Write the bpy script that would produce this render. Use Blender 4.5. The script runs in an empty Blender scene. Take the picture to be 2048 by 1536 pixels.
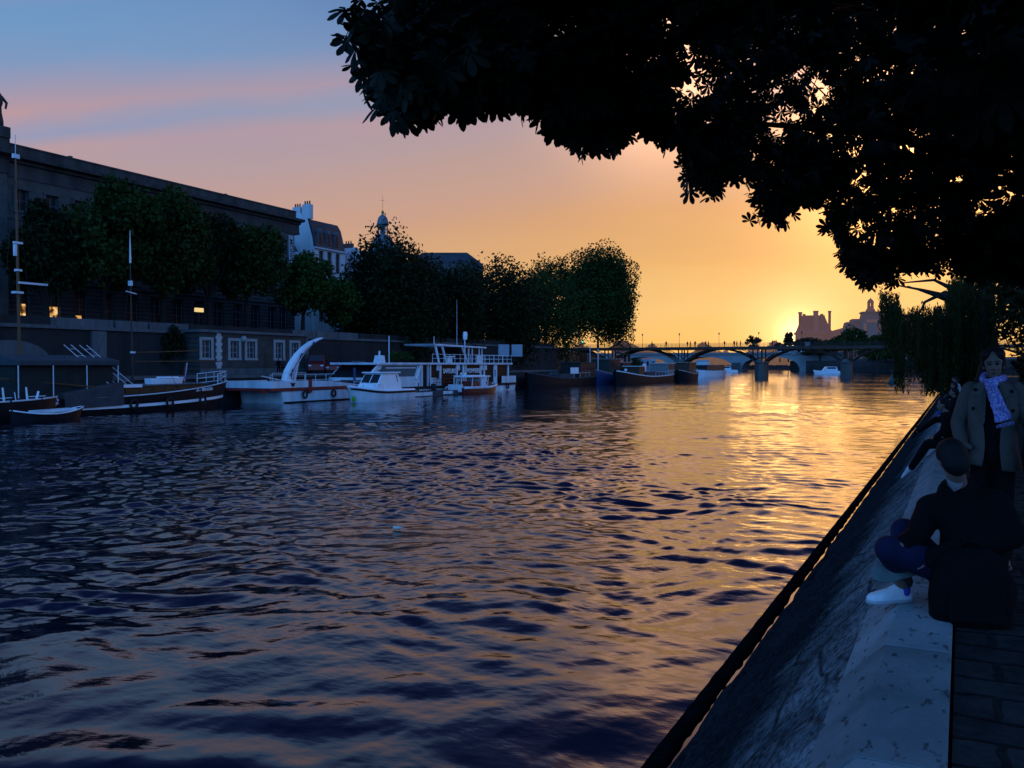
import bpy, math, random
import numpy as np
from mathutils import Vector, Matrix, noise

sc = bpy.context.scene
COL = sc.collection
random.seed(7)
RNG = np.random.default_rng(7)
R = math.radians

# ------------------------------------------------------------------ camera
# x = across the river (right +), y = down the river, z = above the water
CAMZ, YAW, PITCH, FPX = 3.7, 25.6, 1.3, 1763.0
CP = Vector((0.0, 0.0, CAMZ))
CM = Matrix.Rotation(R(YAW), 3, 'Z') @ Matrix.Rotation(R(90 - PITCH), 3, 'X')
cam_d = bpy.data.cameras.new('camera')
cam = bpy.data.objects.new('camera', cam_d)
COL.objects.link(cam)
cam.matrix_world = Matrix.Translation(CP) @ CM.to_4x4()
cam_d.sensor_width = 36.0
cam_d.lens = 36.0 * FPX / 2048.0
cam_d.clip_start = 0.05
cam_d.clip_end = 9000
sc.camera = cam


def ray(px, py):
    return CM @ Vector(((px - 1024) / FPX, (768 - py) / FPX, -1.0))


def at(px, py, d):
    return CP + ray(px, py) * d


def at_x(px, py, X):
    r = ray(px, py)
    return CP + r * (X / r.x)


def at_y(px, py, Y):
    r = ray(px, py)
    return CP + r * (Y / r.y)


def at_z(px, py, z):
    r = ray(px, py)
    return CP + r * ((z - CAMZ) / r.z)


# ------------------------------------------------------------------ mesh builder
ORG = {}


class MB:
    def __init__(s):
        s.v = []
        s.f = []

    def add(s, vs, fs):
        b = len(s.v)
        s.v += [tuple(p) for p in vs]
        s.f += [tuple(i + b for i in q) for q in fs]
        return s

    def bx(s, x0, x1, y0, y1, z0, z1):
        return s.add([(x0, y0, z0), (x1, y0, z0), (x1, y1, z0), (x0, y1, z0), (x0, y0, z1), (x1, y0, z1), (x1, y1, z1), (x0, y1, z1)],
                     [(3, 2, 1, 0), (4, 5, 6, 7), (0, 1, 5, 4), (1, 2, 6, 5), (2, 3, 7, 6), (3, 0, 4, 7)])

    def rbox(s, c, size, rz=0, rx=0, ry=0):
        m = Matrix.Translation(c) @ Matrix.Rotation(rz, 4, 'Z') @ Matrix.Rotation(ry, 4, 'Y') @ Matrix.Rotation(rx, 4, 'X')
        a, b, d = size[0] / 2, size[1] / 2, size[2] / 2
        vs = [m @ Vector(p) for p in [(-a, -b, -d), (a, -b, -d), (a, b, -d), (-a, b, -d), (-a, -b, d), (a, -b, d), (a, b, d), (-a, b, d)]]
        return s.add(vs, [(3, 2, 1, 0), (4, 5, 6, 7), (0, 1, 5, 4), (1, 2, 6, 5), (2, 3, 7, 6), (3, 0, 4, 7)])

    def tube(s, pts, r, n=8, cap=True):
        pts = [Vector(p) for p in pts]
        rs = r if isinstance(r, (list, tuple)) else [r] * len(pts)
        vs = []
        up = None
        for i, p in enumerate(pts):
            t = (pts[min(i + 1, len(pts) - 1)] - pts[max(i - 1, 0)])
            if t.length < 1e-9:
                t = Vector((0, 0, 1))
            t.normalize()
            if up is None:
                up = t.orthogonal().normalized()
            up = (up - t * up.dot(t))
            if up.length < 1e-6:
                up = t.orthogonal()
            up.normalize()
            w = t.cross(up)
            for k in range(n):
                a = 2 * math.pi * k / n
                vs.append(p + (up * math.cos(a) + w * math.sin(a)) * rs[i])
        fs = []
        for i in range(len(pts) - 1):
            for k in range(n):
                k2 = (k + 1) % n
                fs.append((i * n + k, i * n + k2, (i + 1) * n + k2, (i + 1) * n + k))
        if cap:
            fs.append(tuple(range(n - 1, -1, -1)))
            fs.append(tuple((len(pts) - 1) * n + k for k in range(n)))
        return s.add(vs, fs)

    def lathe(s, prof, c, n=16, sy=1.0):
        vs = []
        for (r, z) in prof:
            for k in range(n):
                a = 2 * math.pi * k / n
                vs.append((c[0] + r * math.cos(a), c[1] + r * math.sin(a) * sy, c[2] + z))
        fs = []
        for i in range(len(prof) - 1):
            for k in range(n):
                k2 = (k + 1) % n
                fs.append((i * n + k, i * n + k2, (i + 1) * n + k2, (i + 1) * n + k))
        fs.append(tuple(range(n - 1, -1, -1)))
        fs.append(tuple((len(prof) - 1) * n + k for k in range(n)))
        return s.add(vs, fs)

    def prism(s, poly, ax, a0, a1):
        """poly of 2-D points in the plane across axis ax ('x': (y,z), 'y': (x,z), 'z': (x,y))"""
        def mk(p, a):
            return {'x': (a, p[0], p[1]), 'y': (p[0], a, p[1]), 'z': (p[0], p[1], a)}[ax]
        n = len(poly)
        vs = [mk(p, a0) for p in poly] + [mk(p, a1) for p in poly]
        fs = [tuple(range(n - 1, -1, -1)), tuple(range(n, 2 * n))]
        for i in range(n):
            j = (i + 1) % n
            fs.append((i, j, n + j, n + i))
        return s.add(vs, fs)

    def loft(s, rings, closed=True, cap=True):
        n = len(rings[0])
        vs = [p for r in rings for p in r]
        fs = []
        for i in range(len(rings) - 1):
            for k in range(n if closed else n - 1):
                k2 = (k + 1) % n
                fs.append((i * n + k, i * n + k2, (i + 1) * n + k2, (i + 1) * n + k))
        if cap and closed:
            fs.append(tuple(range(n - 1, -1, -1)))
            fs.append(tuple((len(rings) - 1) * n + k for k in range(n)))
        return s.add(vs, fs)

    def build(s, name, m, parent=None, smooth=False, world=True, kind=None, bevel=0):
        me = bpy.data.meshes.new(name)
        o3 = ORG.get(parent.name, Vector((0, 0, 0))) if (parent and world) else Vector((0, 0, 0))
        me.from_pydata([(p[0] - o3[0], p[1] - o3[1], p[2] - o3[2]) for p in s.v], [], s.f)
        me.materials.append(m)
        me.validate()
        return link(name, me, parent, smooth, kind, bevel)


def link(name, me, parent=None, smooth=False, kind=None, bevel=0):
    ob = bpy.data.objects.new(name, me)
    COL.objects.link(ob)
    if parent:
        ob.parent = parent
        ORG[ob.name] = ORG.get(parent.name, Vector((0, 0, 0)))
    if smooth:
        me.polygons.foreach_set('use_smooth', [True] * len(me.polygons))
    if kind:
        ob['kind'] = kind
    if bevel:
        b = ob.modifiers.new('bevel', 'BEVEL')
        b.width = bevel
        b.segments = 2
        b.limit_method = 'ANGLE'
    return ob


def np_mesh(name, V, F, m, parent=None, smooth=False, kind=None):
    """V (n,3) float, F (k,4) or (k,3) int, in world coordinates"""
    o3 = ORG.get(parent.name, Vector((0, 0, 0))) if parent else Vector((0, 0, 0))
    V = np.asarray(V, dtype=np.float32) - np.array(o3, dtype=np.float32)
    F = np.asarray(F, dtype=np.int32)
    me = bpy.data.meshes.new(name)
    me.vertices.add(len(V))
    me.vertices.foreach_set('co', V.ravel())
    k = F.shape[1]
    me.loops.add(F.size)
    me.loops.foreach_set('vertex_index', F.ravel())
    me.polygons.add(len(F))
    me.polygons.foreach_set('loop_start', np.arange(0, F.size, k, dtype=np.int32))
    me.polygons.foreach_set('loop_total', np.full(len(F), k, dtype=np.int32))
    if smooth:
        me.polygons.foreach_set('use_smooth', np.ones(len(F), dtype=bool))
    me.materials.append(m)
    me.update(calc_edges=True)
    return link(name, me, parent, False, kind)


def tag(o, label=None, cat=None, group=None, kind=None):
    if label:
        o['label'] = label
    if cat:
        o['category'] = cat
    if group:
        o['group'] = group
    if kind:
        o['kind'] = kind
    return o


def thing(name, label, cat, loc=(0, 0, 0), rz=0, group=None):
    o = bpy.data.objects.new(name, None)
    COL.objects.link(o)
    o.location = loc
    o.rotation_euler = (0, 0, rz)
    o.empty_display_size = 0.3
    ORG[o.name] = Vector(loc)
    return tag(o, label, cat, group)


def copy_tree(o, parent=None):
    c = o.copy()
    COL.objects.link(c)
    c.parent = parent
    for ch in list(o.children):
        copy_tree(ch, c)
    return c


# ------------------------------------------------------------------ materials
def lin(r, g, b):
    f = lambda c: (c / 255 / 12.92) if c / 255 <= 0.04045 else ((c / 255 + 0.055) / 1.055) ** 2.4
    return (f(r), f(g), f(b))


class NT:
    def __init__(s, nt):
        s.nt = nt

    def n(s, t, **kw):
        x = s.nt.nodes.new(t)
        for k, v in kw.items():
            if k in x.inputs:
                x.inputs[k].default_value = v
            else:
                setattr(x, k, v)
        return x

    def l(s, a, b):
        s.nt.links.new(a, b)

    def math(s, op, a, b=None, clamp=False):
        x = s.n('ShaderNodeMath', operation=op, use_clamp=clamp)
        for i, q in enumerate((a, b)):
            if q is None:
                continue
            if isinstance(q, (int, float)):
                x.inputs[i].default_value = q
            else:
                s.l(q, x.inputs[i])
        return x.outputs[0]

    def mix(s, fac, a, b, bt='MIX'):
        x = s.n('ShaderNodeMix', data_type='RGBA', blend_type=bt)
        for i, q in ((0, fac), (6, a), (7, b)):
            if isinstance(q, (int, float)):
                x.inputs[i].default_value = q
            elif isinstance(q, (tuple, list)):
                x.inputs[i].default_value = tuple(q)[:3] + (1,)
            else:
                s.l(q, x.inputs[i])
        return x.outputs[2]

    def ramp(s, fac, stops, interp='LINEAR'):
        x = s.n('ShaderNodeValToRGB')
        cr = x.color_ramp
        cr.interpolation = interp
        while len(cr.elements) < len(stops):
            cr.elements.new(0.5)
        for e, (p, c) in zip(cr.elements, stops):
            e.position = p
            e.color = (tuple(c) if not isinstance(c, (int, float)) else (c, c, c))[:3] + (1,)
        s.l(fac, x.inputs[0])
        return x.outputs[0]


def new_mat(name):
    m = bpy.data.materials.new(name)
    m.use_nodes = True
    t = NT(m.node_tree)
    p = m.node_tree.nodes['Principled BSDF']
    return m, t, p


def mat(name, col, rough=0.7, var=0.35, sc_=2.0, bump=0.0, bsc=12.0, metal=0.0, emit=None, es=1.0, spec=0.3, streak=False):
    """noise-mottled paint / stone / metal, optional rain streaks and bump"""
    m, t, p = new_mat(name)
    tc = t.n('ShaderNodeTexCoord')
    mp = t.n('ShaderNodeMapping')
    t.l(tc.outputs['Object'], mp.inputs[0])
    if streak:
        mp.inputs['Scale'].default_value = (1, 1, 0.15)
    nz = t.n('ShaderNodeTexNoise', Scale=sc_, Detail=5.0, Roughness=0.6)
    t.l(mp.outputs[0], nz.inputs[0])
    a = tuple(c * (1 - var) for c in col)
    b = tuple(min(1, c * (1 + var)) for c in col)
    c = t.ramp(nz.outputs[0], [(0.3, a), (0.7, b)])
    t.l(c, p.inputs['Base Color'])
    p.inputs['Roughness'].default_value = rough
    p.inputs['Metallic'].default_value = metal
    p.inputs['Specular IOR Level'].default_value = spec
    if bump:
        n2 = t.n('ShaderNodeTexNoise', Scale=bsc, Detail=6.0)
        t.l(tc.outputs['Object'], n2.inputs[0])
        bm = t.n('ShaderNodeBump', Strength=bump, Distance=0.05)
        t.l(n2.outputs[0], bm.inputs['Height'])
        t.l(bm.outputs[0], p.inputs['Normal'])
    if emit:
        p.inputs['Emission Color'].default_value = tuple(emit) + (1,)
        p.inputs['Emission Strength'].default_value = es
    return m


def leaf_mat(name, dark, light, trans=0.25):
    m, t, p = new_mat(name)
    g = t.n('ShaderNodeNewGeometry')
    tc = t.n('ShaderNodeTexCoord')
    nz = t.n('ShaderNodeTexNoise', Scale=0.35, Detail=2.0)
    t.l(tc.outputs['Object'], nz.inputs[0])
    f = t.math('ADD', t.math('MULTIPLY', g.outputs['Random Per Island'], 0.3), t.math('MULTIPLY', nz.outputs[0], 0.8))
    c = t.ramp(f, [(0.25, dark), (0.85, light)])
    t.l(c, p.inputs['Base Color'])
    p.inputs['Roughness'].default_value = 0.6
    p.inputs['Specular IOR Level'].default_value = 0.15
    tr = t.n('ShaderNodeBsdfTranslucent')
    t.l(c, tr.inputs[0])
    mx = t.n('ShaderNodeMixShader')
    mx.inputs[0].default_value = trans
    t.l(p.outputs[0], mx.inputs[1])
    t.l(tr.outputs[0], mx.inputs[2])
    t.l(mx.outputs[0], m.node_tree.nodes['Material Output'].inputs[0])
    return m


# ------------------------------------------------------------------ sky, sun
CROT = -28
SUN_AZ, SUN_EL = 7.7, 1.9          # degrees left of +y, above the horizon
sdir = Vector((-math.sin(R(SUN_AZ)) * math.cos(R(SUN_EL)), math.cos(R(SUN_AZ)) * math.cos(R(SUN_EL)), math.sin(R(SUN_EL))))
w = bpy.data.worlds.new('World')
sc.world = w
w.use_nodes = True
t = NT(w.node_tree)
bg = w.node_tree.nodes['Background']
sky = t.n('ShaderNodeTexSky', sky_type='NISHITA', sun_disc=False)
sky.sun_elevation = R(SUN_EL)
sky.sun_rotation = -R(SUN_AZ)
sky.dust_density = 2.0
geo = t.n('ShaderNodeTexCoord')
dirv = geo.outputs['Generated']
sep = t.n('ShaderNodeSeparateXYZ')
t.l(dirv, sep.inputs[0])
elev = t.math('DIVIDE', t.math('ARCSINE', sep.outputs[2]), R(90))      # -1..1
hor = t.n('ShaderNodeCombineXYZ')
t.l(sep.outputs[0], hor.inputs[0])
t.l(sep.outputs[1], hor.inputs[1])
hn = t.n('ShaderNodeVectorMath', operation='NORMALIZE')
t.l(hor.outputs[0], hn.inputs[0])
hd = t.n('ShaderNodeVectorMath', operation='DOT_PRODUCT')
t.l(hn.outputs[0], hd.inputs[0])
hd.inputs[1].default_value = Vector((sdir.x, sdir.y, 0)).normalized()
azi = t.math('DIVIDE', t.math('ARCCOSINE', t.math('MINIMUM', hd.outputs['Value'], 0.99999)), R(180))   # 0 at the sun, 1 opposite
# thin cloud streaks: noise on the plane of the cloud deck
den = t.math('ADD', t.math('MAXIMUM', sep.outputs[2], 0.0), 0.12)
cu = t.n('ShaderNodeCombineXYZ')
t.l(t.math('DIVIDE', sep.outputs[0], den), cu.inputs[0])
t.l(t.math('DIVIDE', sep.outputs[1], den), cu.inputs[1])
cmap = t.n('ShaderNodeMapping')
cmap.inputs['Rotation'].default_value = (0, 0, R(CROT))
cmap.inputs['Scale'].default_value = (0.5, 1.6, 1)
cmap.inputs['Location'].default_value = (2.3, 0.45, 0)
t.l(cu.outputs[0], cmap.inputs[0])
cn = t.n('ShaderNodeTexNoise', Scale=0.9, Detail=7.0, Roughness=0.52, Distortion=0.35)
t.l(cmap.outputs[0], cn.inputs[0])
# the streaks lie in long bands that climb slowly towards the sun
eb = t.math('ADD', t.math('MULTIPLY', elev, 90.0), t.math('MULTIPLY', azi, 180.0 * 0.17))
eb = t.math('ADD', eb, t.math('MULTIPLY', t.math('SUBTRACT', cn.outputs[0], 0.48), 4.5))
band = t.ramp(t.math('DIVIDE', t.math('ADD', eb, -0.6), 45.0), [(e / 45.0, v) for e, v in ((0, 0.25), (10, 0.3), (16.6, 0.42), (18.2, 0.75), (18.9, 0.95), (20.0, 0.12), (20.7, 0.4), (21.6, 1.0), (22.6, 0.6), (23.8, 0.06), (26.3, 0.0), (27.6, 0.5), (30, 0.75), (40, 0.4))])
cloud = t.math('MULTIPLY', band, t.ramp(cn.outputs[0], [(0.32, 0.55), (0.62, 1.0)]))
wob = t.math('MULTIPLY', t.math('SUBTRACT', cn.outputs[0], 0.5), 0.05)
ee = t.math('ADD', elev, wob)


def el_ramp(stops):
    return t.ramp(ee, [(max(0, min(1, e / 90.0)), lin(*c)) for e, c in stops])


A = el_ramp([(0, (246, 186, 96)), (3.5, (234, 190, 122)), (6.5, (226, 174, 108)), (9.5, (214, 161, 108)), (13, (192, 158, 136)), (17, (152, 154, 176)),
             (21, (108, 130, 176)), (25, (52, 74, 132)), (31, (24, 42, 96)), (90, (18, 34, 84))])
B = el_ramp([(0, (196, 138, 110)), (5, (198, 150, 130)), (9, (182, 155, 155)), (13, (140, 152, 186)), (18, (110, 151, 196)), (22.5, (102, 143, 192)), (26, (48, 74, 134)),
             (32, (22, 40, 94)), (90, (18, 34, 84))])
C = t.mix(1.0, el_ramp([(0, (80, 130, 196)), (8, (84, 146, 222)), (25, (80, 144, 224)), (50, (58, 108, 180)), (90, (36, 60, 112))]), (2.5, 2.5, 2.5), 'MULTIPLY')
f1 = t.ramp(azi, [(0.03, 0.0), (0.27, 1.0)], 'EASE')
f2 = t.ramp(azi, [(0.30, 0.0), (0.62, 1.0)], 'EASE')
grad = t.mix(f2, t.mix(f1, A, B), C)
# clouds: warm pink low down, pale blue grey high up
ccol = t.ramp(elev, [(0.02, lin(240, 206, 140)), (0.07, lin(222, 168, 118)), (0.105, lin(212, 156, 132)), (0.15, lin(196, 152, 150)), (0.2, lin(172, 148, 164)), (0.235, lin(128, 132, 172)), (0.27, lin(70, 84, 136)), (0.36, lin(34, 50, 104))])
cf = t.math('MULTIPLY', cloud, t.ramp(elev, [(0.01, 0.3), (0.06, 0.45), (0.12, 0.9), (0.2, 0.95), (0.45, 0.6)]))
cf = t.math('MULTIPLY', cf, t.math('SUBTRACT', 1.0, f2))
grad = t.mix(cf, grad, ccol)
# glow round the sun
sd = t.n('ShaderNodeVectorMath', operation='DOT_PRODUCT')
t.l(dirv, sd.inputs[0])
sd.inputs[1].default_value = sdir
ang = t.math('ARCCOSINE', t.math('MINIMUM', sd.outputs['Value'], 0.999999))


def gauss(width, amp):
    q = t.math('DIVIDE', ang, R(width))
    return t.math('MULTIPLY', t.math('EXPONENT', t.math('MULTIPLY', t.math('POWER', q, 2.0), -1.0)), amp)


glow = t.mix(1.0, (0, 0, 0), (1.0, 0.62, 0.22), 'ADD')
g1 = t.n('ShaderNodeVectorMath', operation='SCALE')
g1.inputs[0].default_value = (1.0, 0.72, 0.34)
t.l(t.math('ADD', gauss(1.0, 1.1), gauss(2.8, 0.42)), g1.inputs['Scale'])
g2 = t.n('ShaderNodeVectorMath', operation='SCALE')
g2.inputs[0].default_value = (1.0, 0.48, 0.12)
t.l(gauss(9.0, 0.07), g2.inputs['Scale'])
ad = t.n('ShaderNodeVectorMath', operation='ADD')
t.l(g1.outputs[0], ad.inputs[0])
t.l(g2.outputs[0], ad.inputs[1])
ad2 = t.n('ShaderNodeVectorMath', operation='ADD')
t.l(grad, ad2.inputs[0])
t.l(ad.outputs[0], ad2.inputs[1])
# two warm glow patches added to the sky behind the near trees, gilding the water
for (cx_, cy_, wd_, am_) in ((1830, 245, 5.8, 3.6), (1330, 120, 5.0, 1.5)):
    wc = (CM @ Vector(((cx_ - 1024) / FPX, (768 - cy_) / FPX, -1))).normalized()
    wd = t.n('ShaderNodeVectorMath', operation='DOT_PRODUCT')
    t.l(dirv, wd.inputs[0])
    wd.inputs[1].default_value = wc
    wa = t.math('DIVIDE', t.math('ARCCOSINE', t.math('MINIMUM', wd.outputs['Value'], 0.999999)), R(wd_))
    g3 = t.n('ShaderNodeVectorMath', operation='SCALE')
    g3.inputs[0].default_value = (1.0, 0.46, 0.11)
    t.l(t.math('MULTIPLY', t.math('EXPONENT', t.math('MULTIPLY', t.math('POWER', wa, 2.0), -1.0)), am_), g3.inputs['Scale'])
    ad4 = t.n('ShaderNodeVectorMath', operation='ADD')
    t.l(ad2.outputs[0], ad4.inputs[0])
    t.l(g3.outputs[0], ad4.inputs[1])
    ad2 = ad4
sk = t.n('ShaderNodeVectorMath', operation='SCALE')
t.l(sky.outputs[0], sk.inputs[0])
sk.inputs['Scale'].default_value = 0.006
ad3 = t.n('ShaderNodeVectorMath', operation='ADD')
t.l(ad2.outputs[0], ad3.inputs[0])
t.l(sk.outputs[0], ad3.inputs[1])
# below the horizon: dark ground haze
gl = t.ramp(t.math('ADD', t.math('MULTIPLY', elev, 10.0), 0.5), [(0.42, 0.0), (0.5, 1.0)])
t.l(t.mix(gl, lin(70, 62, 62), ad3.outputs[0]), bg.inputs[0])
bg.inputs[1].default_value = 1.0

sl = bpy.data.lights.new('sun', 'SUN')
sl.energy = 0.05
sl.angle = R(8)
sl.color = (1.0, 0.5, 0.16)
so = bpy.data.objects.new('sun', sl)
COL.objects.link(so)
so.rotation_euler = (-sdir).to_track_quat('-Z', 'Y').to_euler()

sc.view_settings.view_transform = 'Standard'
sc.view_settings.look = 'None'
sc.view_settings.exposure = 0
sc.cycles.max_bounces = 6
sc.cycles.diffuse_bounces = 2
sc.cycles.glossy_bounces = 4
sc.cycles.transparent_max_bounces = 6
sc.cycles.sample_clamp_indirect = 4
sc.cycles.use_denoising = True
# ------------------------------------------------------------------ water
def make_water():
    m, t, p = new_mat('river_water')
    p.inputs['Base Color'].default_value = (0.0015, 0.005, 0.014, 1)
    p.inputs['Roughness'].default_value = 0.05
    p.inputs['IOR'].default_value = 1.44
    tc = t.n('ShaderNodeTexCoord')
    g = t.n('ShaderNodeNewGeometry')
    dist = t.n('ShaderNodeVectorMath', operation='LENGTH')
    t.l(tc.outputs['Object'], dist.inputs[0])
    hs = []
    for scale, rot, sx, amp in ((9.0, 30, 0.5, 0.008), (2.6, 18, 0.36, 0.020), (0.8, 24, 0.4, 0.05)):
        mp = t.n('ShaderNodeMapping')
        mp.inputs['Rotation'].default_value = (0, 0, R(-rot))
        mp.inputs['Scale'].default_value = (sx, 1, 1)
        t.l(tc.outputs['Object'], mp.inputs[0])
        n = t.n('ShaderNodeTexNoise', Scale=scale, Detail=4.0, Roughness=0.55)
        t.l(mp.outputs[0], n.inputs[0])
        hs.append(t.math('MULTIPLY', n.outputs[0], amp))
    # small ripples near, longer ones far out where the mesh is coarse
    far = t.ramp(t.math('DIVIDE', dist.outputs['Value'], 120.0), [(0.06, 0.0), (0.36, 1.0)])
    h = t.math('ADD', t.math('ADD', hs[0], t.math('MULTIPLY', hs[1], t.math('ADD', t.math('MULTIPLY', far, 0.8), 0.35))), t.math('MULTIPLY', hs[2], t.math('MULTIPLY', far, 0.8)))
    nearf = t.ramp(t.math('DIVIDE', dist.outputs['Value'], 120.0), [(0.035, 0.12), (0.14, 1.0)])
    h = t.math('MULTIPLY', h, nearf)
    # wind patches: some stretches are smoother
    pn = t.n('ShaderNodeTexNoise', Scale=0.09, Detail=3.0)
    mp = t.n('ShaderNodeMapping')
    mp.inputs['Rotation'].default_value = (0, 0, R(-20))
    mp.inputs['Scale'].default_value = (0.45, 1, 1)
    t.l(tc.outputs['Object'], mp.inputs[0])
    t.l(mp.outputs[0], pn.inputs[0])
    patch = t.ramp(pn.outputs[0], [(0.36, 0.35), (0.62, 1.0)])
    bm = t.n('ShaderNodeBump', Distance=1.0)
    t.l(patch, bm.inputs['Strength'])
    t.l(h, bm.inputs['Height'])
    t.l(bm.outputs[0], p.inputs['Normal'])

    # fan of rings round the bank: fine near, coarse far
    rr = [1.6]
    while rr[-1] < 3500:
        r = rr[-1]
        rr.append(r * (1.0037 if r < 10 else 1.0023 if r < 70 else 1.012 if r < 300 else 1.06))
    rr = np.array(rr)
    th = np.concatenate([np.linspace(R(-40), R(75), 1100), np.linspace(R(75), R(320), 90)[1:]])  # angle left of +y
    rg, tg = np.meshgrid(rr, th, indexing='ij')
    X = -rg * np.sin(tg)
    Y = rg * np.cos(tg)
    cell = np.maximum(rg * 0.0025, rg * R(115) / 1100)
    Z = np.zeros_like(X)
    rng = np.random.default_rng(21)

    def lowf(sx, sy, seed):
        r2 = np.random.default_rng(seed)
        q = np.zeros_like(X)
        for _ in range(7):
            a, b, ph = r2.normal(0, sx), r2.normal(0, sy), r2.uniform(0, 6.28)
            q += np.sin(X * a + Y * b + ph)
        return q / 2.6
    gust = np.clip(0.72 + 0.36 * lowf(0.16, 0.22, 3), 0.25, 1.4)
    near = 1.0 / (1.0 + np.exp((rg - 17) / 5))
    wx = X + 0.25 * lowf(0.9, 0.9, 5)
    wy = Y + 0.25 * lowf(0.9, 0.9, 6)
    bands = [(8, 1.6, 4.2, 0.012, 50, 0), (16, 0.65, 1.5, 0.033, 62, 1), (28, 0.26, 0.6, 0.018, 65, 2), (34, 0.10, 0.26, 0.009, 70, 2)]
    for cnt, l0, l1, slope, spread, mod in bands:
        for _ in range(cnt):
            lam = math.exp(rng.uniform(math.log(l0), math.log(l1)))
            a = R(22) + R(spread) * rng.normal(0, 0.75)
            k = 2 * math.pi / lam
            ph = rng.uniform(0, 6.28)
            fade = np.clip(lam / (cell * 2.4) - 1.0, 0, 1)
            amp = slope / k * rng.uniform(0.5, 1.4)
            Z += amp * fade * (gust if mod == 1 else gust * (0.55 + 0.75 * (1 - near)) if mod == 2 else 1.0) * np.sin(k * (-math.sin(a) * wx + math.cos(a) * wy) + ph)
    # sharpen crests a little
    Z = Z + 1.2 * np.sign(Z) * 0 + 2.0 * Z * np.abs(Z)
    V = np.stack([X.ravel(), Y.ravel(), Z.ravel()], 1)
    nr, nt_ = X.shape
    i, j = np.meshgrid(np.arange(nr - 1), np.arange(nt_), indexing='ij')
    j2 = (j + 1) % nt_
    F = np.stack([i * nt_ + j, (i + 1) * nt_ + j, (i + 1) * nt_ + j2, i * nt_ + j2], -1).reshape(-1, 4)
    o = np_mesh('river_water', V, F, m, smooth=True, kind='structure')
    return o


water = make_water()

# ------------------------------------------------------------------ right bank: walkway, coping, sloped stone apron
def stone_top():
    m, t, p = new_mat('coping_limestone')
    p.inputs['Specular IOR Level'].default_value = 0.0
    tc = t.n('ShaderNodeTexCoord')
    n1 = t.n('ShaderNodeTexNoise', Scale=2.2, Detail=8.0, Roughness=0.65)
    t.l(tc.outputs['Object'], n1.inputs[0])
    g = t.n('ShaderNodeNewGeometry')
    base = t.ramp(n1.outputs[0], [(0.3, (0.16, 0.19, 0.195)), (0.5, (0.22, 0.255, 0.26)), (0.72, (0.28, 0.32, 0.325))])
    blk = t.math('ADD', t.math('MULTIPLY', g.outputs['Random Per Island'], 0.5), 0.72)
    base = t.mix(1.0, base, blk, 'MULTIPLY')
    # pits and stains
    mp = t.n('ShaderNodeMapping')
    mp.inputs['Scale'].default_value = (1.0, 0.45, 1)
    mp.inputs['Rotation'].default_value = (0, 0, 0.9)
    t.l(tc.outputs['Object'], mp.inputs[0])
    v = t.n('ShaderNodeTexNoise', Scale=19.0, Detail=4.0, Roughness=0.6)
    t.l(mp.outputs[0], v.inputs[0])
    pit = t.ramp(v.outputs[0], [(0.33, 1.0), (0.40, 0.0)])
    base = t.mix(t.math('MULTIPLY', pit, 0.75), base, (0.04, 0.04, 0.04))
    t.l(base, p.inputs['Base Color'])
    p.inputs['Roughness'].default_value = 0.75
    fine = t.n('ShaderNodeTexNoise', Scale=60.0, Detail=4.0)
    t.l(tc.outputs['Object'], fine.inputs[0])
    hh = t.math('SUBTRACT', t.math('MULTIPLY', fine.outputs[0], 0.3), t.math('MULTIPLY', pit, 1.0))
    bm = t.n('ShaderNodeBump', Strength=0.6, Distance=0.012)
    t.l(hh, bm.inputs['Height'])
    t.l(bm.outputs[0], p.inputs['Normal'])
    return m


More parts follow.
